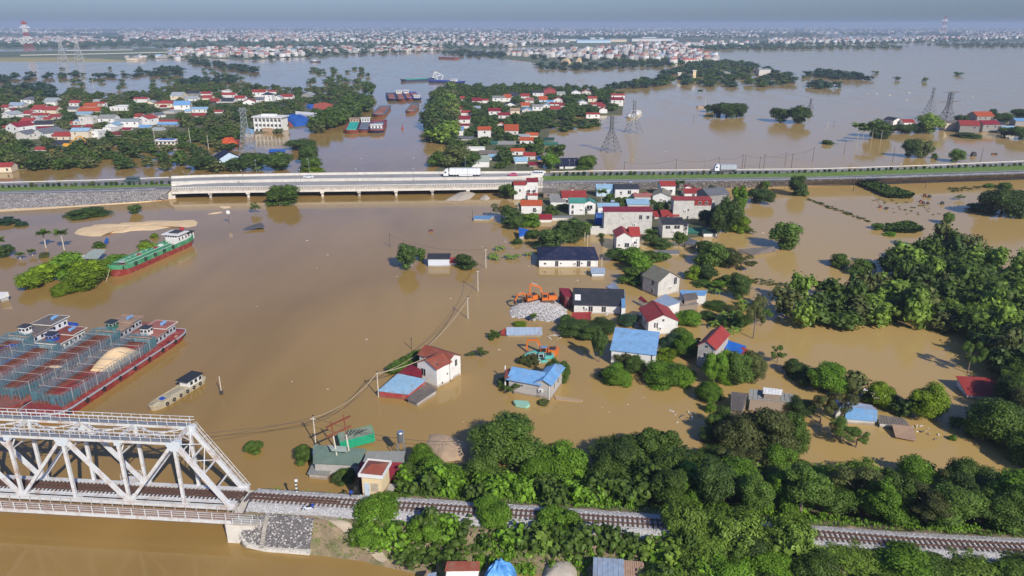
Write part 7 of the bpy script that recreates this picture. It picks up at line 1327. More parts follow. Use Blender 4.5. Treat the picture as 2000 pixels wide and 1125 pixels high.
T(194, 486, 24, 470, 'mound', 'mid', 'small dark bush beside the blue panel', cat='bush'); T(12, 505, 34, 478, 'round', 'dark', 'dark bush at the left edge below the palms'); T(88, 504, 20, 491, 'mound', 'olive', 'small olive bush right of the short palms', cat='bush')
T(8, 690, 16, 668, 'round', 'lime', 'bright green treetop at the left edge above the barges')
T(497, 888, 36, 860, 'mound', 'mid', 'small tangled bush island right of the truss bridge', cat='bush'); T(965, 664, 26, 640, 'spiky', 'mid', 'small tree in the water left of the pale blue grey roof')
T(1016, 639, 26, 626, 'mound', 'lime', 'small bright bush behind the pale blue grey roof', cat='bush'); T(1022, 714, 26, 690, 'spiky', 'olive', 'small olive tree behind the blue L shaped roof'); T(1038, 716, 28, 686, 'spiky', 'olive', 'larger olive tree behind the blue L shaped roof'); T(1082, 748, 34, 694, 'mound', 'dark', 'dark tree at the right end of the blue L shaped roof'); T(1098, 748, 30, 702, 'mound', 'mid', 'green tree hugging the right corner of the blue roofed house')
T(985, 760, 34, 738, 'round', 'dark', 'dark bush at the left end of the whitewashed house', cat='bush'); T(1004, 776, 36, 748, 'sparse', 'mid', 'thin tree against the whitewashed wall'); T(1061, 793, 24, 781, 'mound', 'olive', 'small clump of weeds before the whitewashed house', cat='bush')
for i, (u, v, w, vt) in enumerate(((768, 732, 28, 708), (782, 724, 30, 700), (797, 716, 30, 692), (812, 706, 28, 683), (822, 700, 22, 680))): T(u, v, w, vt, 'mound', 'bright', '%s round crown of the hedge behind the lone white house' % ORD[i])
T(921, 698, 22, 692, 'sparse', 'mid', 'drowned thin tree right of the lone white house'); T(942, 702, 26, 680, 'sparse', 'mid', 'drowned sparse branches between the white house and olive trees')
T(499, 418, 24, 396, 'sparse', 'mid', 'thin drowned tree left of the spreading bridge tree'); T(1042, 626, 16, 612, 'palm', 'mid', 'tiny palm in front of the pale stone pile') if False else None
T(1000, 392, 32, 354, 'tall', 'mid', 'tall green tree left of the three storey white house'); T(985, 388, 26, 360, 'round', 'mid', 'leftmost green tree at the bridge end'); T(980, 430, 50, 398, 'sparse', 'olive', 'loose tree over the blue flooded roof'); T(1002, 440, 52, 402, 'mound', 'dark', 'dark tree mass left of the orange roof'); T(1008, 452, 30, 420, 'round', 'dark', 'dark tree above the blue tarpaulin roof'); T(1036, 446, 34, 414, 'mound', 'bright', 'bright tree between orange roof and blue tarpaulin'); T(1040, 470, 32, 448, 'round', 'dark', 'dark bush right of the blue tarpaulin'); T(1010, 478, 22, 464, 'mound', 'dark', 'low dark bush in the water below the blue tarpaulin', cat='bush')
for u, v, w, vt, k, c, lb in ((1078, 494, 60, 446, 'round', 'dark', 'left crown of the big dark tree mass above the navy roof'), (1112, 480, 64, 428, 'round', 'dark', 'broad crown of the big dark tree mass above the navy roof'), (1136, 466, 40, 432, 'round', 'mid', 'right crown of the big dark tree mass above the navy roof'), (1060, 488, 36, 456, 'mound', 'mid', 'lowest left crown of the dark tree mass'), (1125, 402, 34, 390, 'tall', 'dark', 'tree beside the yard of the broad red roof'),
 (1175, 404, 30, 376, 'palm', 'mid', 'palm'), (1204, 512, 46, 486, 'round', 'dark', 'dark round tree right of the navy roof'), (1236, 520, 64, 480, 'mound', 'bright', 'bright tree mass below the cross gabled house'), (1252, 540, 60, 492, 'mound', 'bright', 'large bright tree left of the khaki roof'), (1232, 558, 50, 520, 'mound', 'mid', 'lower bright tree left of the khaki roof'), (1268, 514, 44, 488, 'mound', 'mid', 'green tree behind the khaki roof'), (1294, 512, 30, 492, 'round', 'mid', 'small tree right of the bright mass'), (1174, 466, 14, 455, 'round', 'mid', 'small round shrub before the largest white block'),
 (1290, 488, 46, 462, 'mound', 'dark', 'dark hedge right of the cross gabled house'), (1326, 484, 34, 453, 'tall', 'mid', 'pointed green tree below the slate roof'), (1270, 472, 30, 444, 'spiky', 'mid', 'spiky palm-like tree right of the cross gabled house'), (1378, 442, 30, 408, 'round', 'blue', 'round dark tree at the right corner of the red striped block'), (1400, 470, 44, 400, 'tall', 'dark', 'tall dark tree right of the red striped block'), (1420, 458, 44, 384, 'round', 'dark', 'dark crown in the right tree wall of the village'), (1440, 424, 40, 362, 'tall', 'bright', 'tall bright tree at the right edge of the village'), (1446, 456, 38, 418, 'mound', 'lime', 'round bright tree at the water edge right of the village'), (1432, 440, 40, 394, 'round', 'mid', 'middle crown of the right tree wall'),
 (1484, 402, 52, 368, 'round', 'dark', 'dark round tree right of the tree wall'), (1495, 372, 18, 352, 'round', 'mid', 'small tree before the highway slope'), (1554, 386, 46, 344, 'tall', 'dark', 'dark conical tree standing in water below the highway'), (1562, 384, 34, 360, 'mound', 'dark', 'lower right lobe beside the dark conical tree'), (1530, 492, 58, 434, 'round', 'mid', 'round tree at the end of the sunken barn roof'), (1462, 458, 30, 446, 'sparse', 'mid', 'thin branches reaching over the water right of the village'),
 (1290, 424, 30, 392, 'round', 'dark', 'dark tree between the two tall blank blocks'), (1268, 402, 26, 390, 'round', 'mid', 'small tree left of the red striped block'), (1328, 372, 26, 352, 'palm', 'mid', 'palm'), (1320, 402, 22, 386, 'round', 'dark', 'small dark tree behind the red striped block'), (1226, 400, 24, 384, 'round', 'mid', 'small tree before the black roofed house'), (1192, 396, 24, 372, 'spiky', 'mid', 'spiky green plant left of the black roofed house'), (1142, 420, 24, 404, 'round', 'dark', 'dark shrub at the teal verandah'), (1208, 404, 24, 380, 'spiky', 'mid', 'palm-like tree before the black roofed house'), (1100, 412, 30, 398, 'round', 'dark', 'dark bush before the broad red roof'), (1077, 424, 26, 398, 'mound', 'mid', 'tree right of the orange roofed house'), (1026, 408, 20, 388, 'tall', 'mid', 'slim tree before the three storey white house'),
 (1388, 392, 34, 362, 'sparse', 'blue', 'loose tree before the big grey gabled house'), (1392, 526, 60, 468, 'mound', 'mid', 'large tree left of the sunken barn'), (1372, 500, 40, 470, 'round', 'dark', 'dark tree left of the large one by the sunken barn'), (1420, 516, 56, 482, 'mound', 'olive', 'olive tree right of the large one by the sunken barn'), (1446, 534, 60, 498, 'sparse', 'olive', 'sparse tree leaning over the water below the barn'), (1352, 548, 34, 514, 'mound', 'lime', 'bright clump right of the khaki roof'), (1380, 552, 42, 518, 'round', 'dark', 'dark round tree behind the blue sheet roofs'), (1372, 562, 40, 546, 'mound', 'mid', 'hedge behind the long blue sheet roof'), (1402, 562, 34, 548, 'mound', 'bright', 'bright clipped hedge right of the blue sheet roof'), (1418, 560, 40, 532, 'spiky', 'mid', 'banana-like green clump at the garden edge'), (1440, 588, 44, 534, 'round', 'dark', 'dark round tree in the flooded garden'), (1452, 570, 34, 540, 'sparse', 'mid', 'loose tree right of the dark garden tree'),
 (1345, 640, 52, 602, 'mound', 'bright', 'bright tree right of the tall red gabled house'), (1330, 666, 40, 640, 'mound', 'mid', 'lower tree right of the tall red gabled house'), (1396, 606, 50, 588, 'mound', 'mid', 'garden tree right of the mossy roofs'), (1424, 616, 40, 596, 'mound', 'olive', 'olive shrub in the flooded garden'), (1306, 690, 44, 652, 'round', 'blue', 'grey green tree behind the blue roofed building'), (1332, 700, 50, 646, 'mound', 'bright', 'bright round tree left of the narrow grey house'), (1360, 690, 26, 656, 'spiky', 'mid', 'small tree at the narrow grey house'),
 (1470, 668, 44, 578, 'sparse', 'olive', 'tall sparse tree with thin trunk in the garden'), (1486, 642, 40, 600, 'sparse', 'mid', 'second tall sparse tree right of the first'), (1450, 640, 40, 606, 'mound', 'mid', 'banana-like bush behind the bright blue sloping roof'), (1412, 640, 50, 616, 'spiky', 'mid', 'spiky bush row behind the narrow grey house'), (1384, 626, 34, 606, 'mound', 'dark', 'dark shrub by the small red pyramid roof'),
 (1120, 660, 70, 626, 'round', 'dark', 'dark tree right of the stone pile below the low red roof'), (1108, 640, 36, 618, 'round', 'dark', 'dark shrub at the right end of the stone pile'), (1172, 656, 60, 626, 'round', 'dark', 'dark tree below the grey roofed bungalow'), (1226, 640, 44, 612, 'round', 'blue', 'grey green tree left of the tall red gabled house'), (1170, 712, 32, 640, 'tall', 'dark', 'tall dark ivy column left of the large blue roof'), (1150, 668, 44, 636, 'round', 'dark', 'dark crown joining the ivy column'),
 (1206, 760, 54, 706, 'mound', 'bright', 'bright bush mass at the left front of the large blue roof'), (1188, 742, 40, 716, 'mound', 'mid', 'lower bush left of the bright bush mass'), (1240, 736, 44, 698, 'round', 'mid', 'tree in front of the large blue roofed building'), (1218, 722, 40, 688, 'round', 'olive', 'dry looking tree before the white wall bays'), (1300, 760, 92, 702, 'mound', 'bright', 'broad vine covered mound right of the large blue roof'), (1324, 758, 60, 716, 'mound', 'bright', 'right half of the vine covered mound'), (1300, 712, 50, 672, 'spiky', 'lime', 'yellow-green palm-like bush at the blue roof corner'),
 (1345, 742, 30, 724, 'round', 'olive', 'small bush left of the narrow grey house foot'), (1392, 762, 50, 690, 'tall', 'bright', 'tall vine covered tree right of the narrow grey house'), (1412, 752, 60, 676, 'mound', 'bright', 'wide vine covered tree behind the first'), (1440, 762, 60, 690, 'round', 'mid', 'olive round tree at the right of the vine trees'), (1384, 790, 50, 740, 'mound', 'bright', 'low vine mound by the channel'), (1388, 808, 22, 780, 'mound', 'bright', 'narrow vine stump by the channel'), (1468, 752, 54, 688, 'round', 'olive', 'round grey green tree above the wooden huts'),
 (1517, 714, 34, 676, 'sparse', 'mid', 'small open tree on the pond bank'), (1549, 740, 42, 700, 'mound', 'dark', 'dark ivy covered stump on the pond bank'), (1610, 778, 76, 712, 'round', 'bright', 'large round bright tree left of the blue tarpaulin huts'), (1664, 790, 40, 742, 'sparse', 'olive', 'thin brownish tree behind the blue tarpaulin hut'), (1716, 800, 60, 744, 'mound', 'lime', 'round yellow-green tree behind the long blue hut'), (1800, 828, 78, 752, 'round', 'lime', 'large yellow-green tree right of the long blue hut'), (1766, 816, 34, 780, 'round', 'dark', 'dark shrub between the two yellow-green trees'),
 (1640, 842, 60, 760, 'sparse', 'olive', 'feathery olive tree in front of the short blue tarpaulin'), (1600, 836, 50, 768, 'sparse', 'olive', 'feathery olive tree left of the short blue tarpaulin'), (1640, 876, 70, 824, 'sparse', 'mid', 'fallen leafy branches over the pond'), (1670, 884, 50, 836, 'sparse', 'mid', 'right tip of the fallen leafy branches'), (1560, 820, 60, 776, 'round', 'dark', 'dark tree with orange flowers beside the long hut'),
 (1888, 736, 44, 666, 'sparse', 'mid', 'slender tree with long shadow on the right pond'), (1860, 862, 14, 848, 'mound', 'bright', 'tiny bush at the foot of a bare branch')):
 if k == 'palm': continue
 T(u, v, w, vt, k, c, lb)
for u, v, w, vt, k, c, lb in ((1440, 900, 90, 806, 'round', 'olive', 'big olive tree at the left of the central wood'), (1500, 912, 96, 800, 'round', 'olive', 'big olive tree in the middle of the central wood'), (1540, 905, 60, 812, 'round', 'mid', 'green tree at the right of the central wood'), (1400, 860, 60, 800, 'round', 'mid', 'green tree at the channel edge of the central wood'), (1420, 880, 60, 826, 'round', 'dark', 'dark crown low in the central wood'), (1380, 870, 40, 838, 'round', 'dark', 'dark bush at the channel bank'),
 (985, 925, 130, 820, 'round', 'mid', 'largest spreading tree above the railway left of centre'), (940, 958, 80, 880, 'mound', 'mid', 'lower crown left under the largest spreading tree'), (1090, 948, 100, 862, 'mound', 'bright', 'bright crown right of the largest spreading tree'), (1120, 945, 60, 876, 'mound', 'bright', 'bright crown at the right end of that clump'), (862, 970, 92, 892, 'mound', 'bright', 'dense bright round tree right of the yellow cabin'), (826, 930, 62, 866, 'mound', 'bright', 'bright tree behind the dense round one'), (800, 958, 60, 900, 'mound', 'mid', 'low bush mass between cabin and round trees'), (676, 944, 44, 908, 'mound', 'mid', 'round bush left of the yellow cabin'), (596, 908, 44, 868, 'mound', 'mid', 'bush at the left end of the green roof'), (664, 950, 30, 920, 'mound', 'dark', 'dark bush by the riverside slab'),
 (1050, 960, 70, 890, 'mound', 'bright', 'lower bright crown beside the track left of centre')):
 T(u, v, w, vt, k, c, lb)
for u, v, w, vt, k, c, lb in ((1418, 232, 62, 199, 'round', 'dark', 'left part of the round tree island beyond the highway'), (1438, 231, 44, 200, 'round', 'dark', 'right part of the round tree island beyond the highway'), (1386, 220, 26, 205, 'round', 'dark', 'small tree left of the round tree island'), (1524, 240, 50, 210, 'round', 'dark', 'left part of the second tree island'), (1560, 243, 52, 207, 'round', 'dark', 'right part of the second tree island'),
 (1686, 262, 22, 240, 'palm', 'mid', ''), (1708, 270, 40, 232, 'round', 'dark', 'dark round crown left of the right hamlet'), (1728, 270, 30, 240, 'round', 'dark', 'dark crown in front of the white gable in the right hamlet'), (1760, 262, 46, 242, 'round', 'dark', 'low dark trees before the right hamlet'), (1812, 263, 52, 222, 'round', 'bamboo', 'big bright bamboo tree in the right hamlet'), (1790, 262, 30, 240, 'round', 'dark', 'dark tree left of the big bright bamboo'), (1876, 244, 26, 224, 'round', 'dark', 'tree behind the cream block house'), (1888, 270, 50, 258, 'mound', 'mid', 'hedge before the red roofed grey house'), (1962, 268, 30, 248, 'round', 'dark', 'tree before the light blue roofed house'), (1990, 274, 40, 246, 'round', 'dark', 'dark tree at the right edge of the hamlet'), (1956, 240, 40, 220, 'round', 'dark', 'tree behind the right hamlet'), (1990, 234, 40, 212, 'round', 'dark', 'tree at the right edge behind the hamlet'), (1938, 226, 14, 212, 'round', 'blue', 'small tree above the orange gabled roof'),
 (1776, 310, 34, 270, 'round', 'dark', 'left one of twin trees in the flood below the hamlet'), (1800, 311, 36, 272, 'round', 'olive', 'right one of twin trees in the flood below the hamlet'), (1868, 319, 36, 291, 'round', 'mid', 'round bush beyond the highway at right'), (1824, 310, 12, 298, 'mound', 'mid', 'small round bush beside the twin trees'), (1617, 283, 22, 272, 'mound', 'mid', 'low bush alone in the flood beyond the highway'), (1722, 272, 20, 262, 'mound', 'dark', 'low bush under the palms'),
 (1952, 430, 90, 366, 'round', 'dark', 'huge dark round tree at the right edge below the highway'), (1990, 430, 60, 378, 'round', 'dark', 'huge dark crown cut by the right edge'), (1912, 416, 50, 396, 'mound', 'dark', 'low lobe left of the huge dark tree'), (1850, 440, 26, 415, 'round', 'mid', 'small round tree left of the huge dark tree'), (1930, 368, 22, 357, 'mound', 'mid', 'small bush below the highway at far right'), (1960, 370, 30, 354, 'mound', 'mid', 'flat bush below the highway at the right edge'), (1872, 392, 22, 380, 'sparse', 'mid', 'thin bush between the field patches'), (1718, 360, 14, 352, 'round', 'dark', 'small tree at the corner of the upper field patch'),
 (1638, 524, 42, 492, 'mound', 'mid', 'left one of two joined trees in the open flood'), (1682, 541, 46, 502, 'mound', 'mid', 'right one of two joined trees in the open flood'), (1714, 450, 26, 434, 'mound', 'mid', 'bush left of the lower field patch'), (1736, 462, 24, 452, 'mound', 'bright', 'low bright bush below the lower field patch')):
 if k == 'palm': continue
 T(u, v, w, vt, k, c, lb)
T(893, 330, 70, 278, 'mound', 'olive', 'big rounded bamboo clump at the left end of the village by the highway'); T(860, 328, 52, 292, 'mound', 'mid', 'left lobe of the big clump by the highway'); T(922, 330, 40, 296, 'round', 'dark', 'dark right lobe of the big clump by the highway')
T(1085, 318, 40, 280, 'tall', 'mid', 'pointed green tree left of the navy temple-like house'); T(1075, 332, 40, 300, 'round', 'bright', 'bright tree below the pointed one'); T(1146, 333, 38, 302, 'round', 'mid', 'dark green tree right of the navy temple-like house'); T(1138, 334, 30, 322, 'mound', 'mid', 'low bush before the navy temple-like house')
T(722, 186, 30, 162, 'round', 'mid', 'tree standing in the river left of the four barges'); T(700, 183, 12, 168, 'sparse', 'mid', 'thin tree left of the river tree')
def inside(p, poly):
 x, y = p; c = False; n = len(poly)
 for i in range(n):
  x1, y1 = poly[i]; x2, y2 = poly[(i + 1) % n]
  if (y1 > y) != (y2 > y) and x < (x2 - x1) * (y - y1) / (y2 - y1) + x1: c = not c
 return c
FR = random.Random(11)
def fill(poly, spacing, wr, hr, kinds, label, group, avoid=True, n=4000, zf=None, soft=True, maxn=999):
 us = [p[0] for p in poly]; vs = [p[1] for p in poly]; got = []
 for _ in range(n):
  u, v = FR.uniform(min(us), max(us)), FR.uniform(min(vs), max(vs))
  if not inside((u, v), poly): continue
  z = zf(u, v) if zf else 0.0; m = MPP(u, v, z); p = G(u, v, z)
  if any((p.x - q[0]) ** 2 + (p.y - q[1]) ** 2 < spacing ** 2 for q in got): continue
  w = FR.uniform(*wr) / m; h = FR.uniform(*hr); ph = math.atan2(H, p.y); vt = v - (h * math.cos(ph) + .2 * w * m * math.sin(ph)) / m
  if avoid:
   bad = False
   for (a, b, c, d) in HRECT:
    if u + w * .3 > a and u - w * .3 < b and v > c + (d - c) * .45 and vt < c + (d - c) * .62 and (a < u < b or vt < d - 2): bad = True; break
   if bad: continue
  got.append((p.x, p.y)); k, c = FR.choice(kinds); TREES.append(dict(u=u, v=v, w=w, vt=vt, kind=k, col=c, label=label, group=group, cat='tree', z=z, name=None, force=False))
  if len(got) >= maxn: break
MIXD = [('round', 'dark'), ('round', 'dark'), ('round', 'mid'), ('tall', 'dark'), ('mound', 'mid'), ('round', 'olive'), ('bamboo', 'bamboo')]
MIXB = [('mound', 'bright'), ('mound', 'bright'), ('round', 'mid'), ('round', 'bright'), ('mound', 'mid'), ('bamboo', 'bamboo'), ('tall', 'mid')]
def tz(u, v): return max(0, ground_px(u, v).z)
fill([(1530, 610), (1545, 590), (1600, 612), (1700, 590), (1740, 545), (1820, 500), (1870, 490), (1930, 520), (2010, 560), (2040, 700), (1960, 690), (1880, 660), (1800, 655), (1700, 650), (1600, 655), (1540, 650)], 4.9, (5.5, 10.5), (4.5, 11), MIXD + [('bamboo', 'bamboo'), ('bamboo', 'bamboo'), ('mound', 'mid'), ('round', 'bamboo'), ('spiky', 'mid'), ('sparse', 'olive')], 'tree in the dense mixed wood at right between flood and pond', 'trees of the right wood')
fill([(1930, 700), (2040, 690), (2060, 960), (1990, 950), (1960, 900), (1900, 890), (1880, 868), (1960, 850), (1985, 830), (1975, 740)], 4.4, (6, 9.5), (6, 10), MIXD, 'tree in the wood along the right edge beside the pond', 'trees of the right edge wood')
fill([(1900, 668), (2010, 660), (2010, 770), (1965, 760), (1930, 700)], 4.2, (5, 9), (5, 9), MIXD, 'tree', 'trees of the right edge wood')
fill([(1560, 730), (1600, 742), (1760, 800), (1880, 835), (1870, 850), (1740, 812), (1600, 770), (1540, 745)], 4.0, (3, 6), (2, 4.5), [('sparse', 'olive'), ('round', 'dark'), ('mound', 'mid'), ('spiky', 'mid')], 'tree', 'trees of the pond bank by the huts')
fill([(1160, 940), (1210, 915), (1300, 920), (1400, 940), (1560, 965), (1700, 985), (1800, 990), (1900, 985), (2020, 990), (2040, 1052), (1940, 1050), (1800, 1038), (1600, 1022), (1400, 1004), (1250, 996), (1180, 990)], 3.3, (5.0, 8.2), (5.0, 8.5), [('round', 'dark'), ('round', 'mid'), ('mound', 'mid'), ('spiky', 'bright'), ('tall', 'mid'), ('round', 'bright'), ('sparse', 'olive'), ('bamboo', 'bamboo'), ('bamboo', 'mid')], 'tree in the thick belt just above the railway on the right', 'trees of the upper railway belt', zf=tz, avoid=False)
fill([(770, 968), (900, 976), (1000, 982), (1180, 994), (1160, 960), (1000, 950), (900, 960), (790, 940)], 3.0, (3.5, 5.5), (2.5, 4.2), [('mound', 'bright'), ('mound', 'mid'), ('mound', 'bright')], 'low bush along the upper side of the railway left of centre', 'bushes beside the railway', zf=tz, avoid=False)
fill([(1560, 965), (1650, 972), (1760, 950), (1800, 945), (1850, 962), (1900, 978), (1800, 985), (1650, 985)], 3.6, (4, 7), (3.5, 6), [('round', 'mid'), ('sparse', 'bright'), ('tall', 'dark')], 'tree in the upper row of the belt below the pond', 'trees of the upper railway belt', zf=tz, avoid=False)
fill([(690, 1050), (790, 1050), (1000, 1062), (1140, 1075), (1150, 1094), (1000, 1096), (940, 1096), (868, 1106), (850, 1130), (812, 1128), (740, 1085)], 2.3, (4.2, 6.6), (2.8, 4.6), MIXB, 'bright leafy tree between the railway and the bottom yard', 'trees of the lower left railway belt', zf=tz, avoid=False)
fill([(1150, 1078), (1250, 1085), (1262, 1100), (1280, 1150), (1400, 1150), (1400, 1100), (1300, 1090), (1200, 1078)], 2.6, (4, 6.5), (3, 5), MIXB, 'bright leafy tree right of the corrugated roofs at the bottom', 'trees of the lower middle railway belt', zf=tz, avoid=True)
fill([(1280, 1100), (1400, 1085), (1540, 1110), (1600, 1132), (1850, 1140), (2020, 1140), (2060, 1230), (1280, 1210)], 3.2, (5, 8), (4.2, 6.6), MIXB + [('bamboo', 'bamboo')] * 4 + [('sparse', 'mid'), ('spiky', 'mid'), ('round', 'dark')], 'tree or bamboo in the thicket along the bottom right edge', 'trees of the bottom right thicket', zf=tz, avoid=False)
for u, v, w, vt, lb in ((1330, 1095, 90, 965, 'tall yellow-green bamboo leaning over the track, leftmost of three'), (1430, 1112, 120, 985, 'widest yellow-green bamboo hanging over the track'), (1540, 1120, 100, 1000, 'right yellow-green bamboo covering the track'), (1240, 1090, 90, 1035, 'bamboo-like bright clump above the corrugated roofs'), (1920, 1100, 60, 1045, 'single bamboo plume in front of the track at right')):
 T(u, v, w, vt, 'bamboo', 'bamboo', lb, z=1.5, name='bamboo_clump')
for u, v, w, vt, lb in ((745, 1050, 110, 968, 'leafy tree beside the path that hides the track'), (960, 1060, 90, 980, 'tall leafy tree reaching over the track left of centre'), (1090, 1075, 90, 998, 'vine draped pyramid tree below the track'), (838, 1078, 90, 1000, 'rounded leafy tree left of the pyramid ones'), (720, 1075, 70, 1020, 'leafy bush at the lower end of the path')):
 T(u, v, w, vt, 'tall' if w == 90 else 'mound', 'bright', lb, z=1.6)
LV = [(0, 172), (60, 185), (110, 205), (140, 180), (215, 188), (300, 185), (340, 172), (420, 168), (520, 172), (620, 180), (665, 170), (700, 195), (716, 212), (690, 235), (620, 262), (600, 240), (560, 262), (470, 270), (430, 300), (380, 286), (300, 292), (210, 300), (180, 325), (100, 335), (0, 345), (-20, 250)]
fill(LV, 9.5, (7, 13), (4, 8), [('round', 'dark'), ('round', 'olive'), ('round', 'mid'), ('mound', 'mid'), ('round', 'olive')], 'tree standing between the houses of the left riverside village', 'trees of the left village', n=9000)
fill([(170, 290), (300, 292), (360, 290), (440, 330), (440, 345), (380, 340), (200, 330), (20, 340), (0, 320)], 11, (7, 12), (4, 7), [('round', 'dark'), ('mound', 'mid'), ('round', 'olive')], 'tree in the flooded thicket behind the left highway', 'trees behind the left highway')
for u, v, w, vt, k, c, lb in ((398, 335, 60, 304, 'round', 'dark', 'dark crown left of the pale blue gabled house'), (500, 336, 62, 296, 'round', 'dark', 'large dark crown right of the pale blue gabled house'), (545, 336, 60, 298, 'round', 'dark', 'large dark crown nearest the river behind the bridge'), (470, 338, 50, 308, 'round', 'dark', 'dark crown directly right of the pale gable'), (588, 296, 60, 272, 'round', 'dark', 'dark tree standing in water left of the river'), (604, 322, 40, 280, 'round', 'dark', 'tall dark tree at the flooded bank'), (608, 336, 44, 306, 'round', 'mid', 'tree with loose crown at the river edge by the bridge'), (610, 338, 50, 324, 'mound', 'lime', 'yellow-green bush at the river edge by the bridge'), (447, 296, 40, 280, 'round', 'dark', 'dark bush in front of the orange tarpaulin'), (548, 256, 44, 238, 'round', 'dark', 'tree at the right corner of the white public building')):
 T(u, v, w, vt, k, c, lb)
fill([(606, 262), (640, 255), (700, 230), (718, 212), (700, 196), (680, 205), (640, 235)], 9, (11, 17), (8, 12), [('round', 'mid'), ('mound', 'mid'), ('round', 'dark')], 'tree on the wooded left bank of the river', 'trees of the left river bank', avoid=False)
fill([(845, 230), (852, 195), (880, 170), (930, 172), (1020, 172), (1110, 174), (1190, 178), (1220, 190), (1190, 225), (1120, 232), (1060, 240), (1050, 260), (1060, 300), (1060, 332), (930, 332), (900, 300), (850, 270), (842, 250)], 7, (6, 12), (3.5, 7.5), [('round', 'dark'), ('round', 'dark'), ('round', 'mid'), ('mound', 'mid'), ('round', 'mid')], 'tree standing between the houses right of the river', 'trees of the village right of the river', n=9000)
fill([(838, 255), (852, 200), (882, 180), (885, 240), (870, 285), (845, 280)], 8.5, (12, 18), (10, 14), [('round', 'mid'), ('bamboo', 'bamboo'), ('round', 'dark'), ('round', 'olive')], 'tree of the wooded right bank of the river', 'trees of the right river bank', avoid=False)
fill([(1065, 235), (1160, 238), (1175, 248), (1100, 260), (1060, 250)], 12, (9, 14), (3, 6), [('mound', 'mid'), ('mound', 'dark')], 'low bush at the drowned edge of the river village', 'bushes at the village edge')
fill([(1240, 168), (1300, 150), (1340, 130), (1430, 122), (1500, 135), (1545, 150), (1560, 168), (1480, 172), (1380, 170), (1310, 166)], 25, (15, 26), (5, 10), [('round', 'dark'), ('round', 'blue'), ('round', 'mid')], 'tree of the wooded island in the far flood', 'trees of the far wooded island', avoid=False, n=6000)
FAR_FILL = [([(1190, 172), (1290, 158), (1300, 170), (1200, 176)], 16), ([(1570, 148), (1600, 142), (1680, 152), (1705, 158), (1640, 156)], 16), ([(1570, 171), (1600, 166), (1640, 172), (1600, 174)], 14), ([(860, 104), (900, 100), (990, 106), (980, 113), (900, 110)], 26), ([(1050, 128), (1300, 122), (1320, 130), (1120, 138), (1060, 136)], 24), ([(1010, 104), (1200, 100), (1250, 112), (1100, 124), (1040, 116)], 40),
   ([(370, 118), (470, 130), (505, 140), (490, 142), (380, 126)], 20), ([(0, 156), (60, 150), (140, 148), (150, 152), (60, 156), (0, 162)], 24), ([(180, 150), (350, 146), (360, 149), (200, 153)], 24), ([(270, 142), (340, 134), (360, 140), (300, 146)], 26), ([(350, 160), (450, 156), (460, 164), (360, 166)], 16), ([(0, 172), (100, 172), (110, 195), (0, 190)], 18), ([(440, 112), (700, 102), (860, 96), (860, 101), (700, 108), (500, 117)], 45), ([(270, 113), (330, 106), (430, 108), (380, 116)], 40),
   ([(1380, 96), (1500, 92), (1640, 90), (1760, 91), (1760, 95), (1500, 98)], 34), ([(1800, 88), (1900, 85), (2000, 86), (2000, 93), (1880, 92)], 34), ([(1200, 116), (1320, 118), (1400, 126), (1300, 128), (1200, 124)], 26)]
LF = []
def fill_far(poly, sp, n=900, wr=(9, 19), hr=(4, 9)):
 us = [p[0] for p in poly]; vs = [p[1] for p in poly]; got = []
 for _ in range(n):
  u, v = FR.uniform(min(us), max(us)), FR.uniform(min(vs), max(vs))
  if not inside((u, v), poly): continue
  p = G(u, v)
  if any((p.x - q[0]) ** 2 + (p.y - q[1]) ** 2 < sp ** 2 for q in got): continue
  got.append((p.x, p.y)); LF.append((p.x, p.y, FR.uniform(*wr), FR.uniform(*hr)))
for poly, sp in FAR_FILL: fill_far(poly, sp * .8, 1500)
for _ in range(170):
 u = FR.choice((FR.uniform(100, 480), FR.uniform(600, 720), FR.uniform(1500, 1900))); v = FR.uniform(135, 178) if u < 1000 else FR.uniform(140, 160);
 if 1500 < u < 1900 and v < 138: continue
 if u > 1000 and FR.random() < .8: continue
 p = G(u, v); LF.append((p.x, p.y, FR.uniform(6, 12), FR.uniform(3, 6)))
CW = dict(dark='dark', mid='green', olive='olive', bamboo='yellow-green', bright='bright green', blue='bluish', lime='lime')
def relabel(kept):
 by = defaultdict(list)
 for t in kept:
  if t['group'] and t['cat'] == 'tree': by[(t['group'], t['col'])].append(t)
 for (g, c), L_ in by.items():
  L_.sort(key=lambda t: t['u']); n = len(L_)
  for i, t in enumerate(L_): t['label'] = ('%s from left of the %s %s' % (ORD[min(i, 58)], CW[c], g)) if n > 1 else 'the only %s one among the %s' % (CW[c], g)
forced = [t for t in TREES if t['cat'] != 'tree']; trees = [t for t in TREES if t['cat'] == 'tree']
def score(t): return (t['v'] - t['vt']) * t['w'] * (1 if t['label'] and t['group'] else 50)
trees.sort(key=score, reverse=True)
keep, rest = trees[:300], trees[300:]
cnt = 0
relabel(keep)
for t in forced: realise_tree(t)
for t in keep: realise_tree(t)
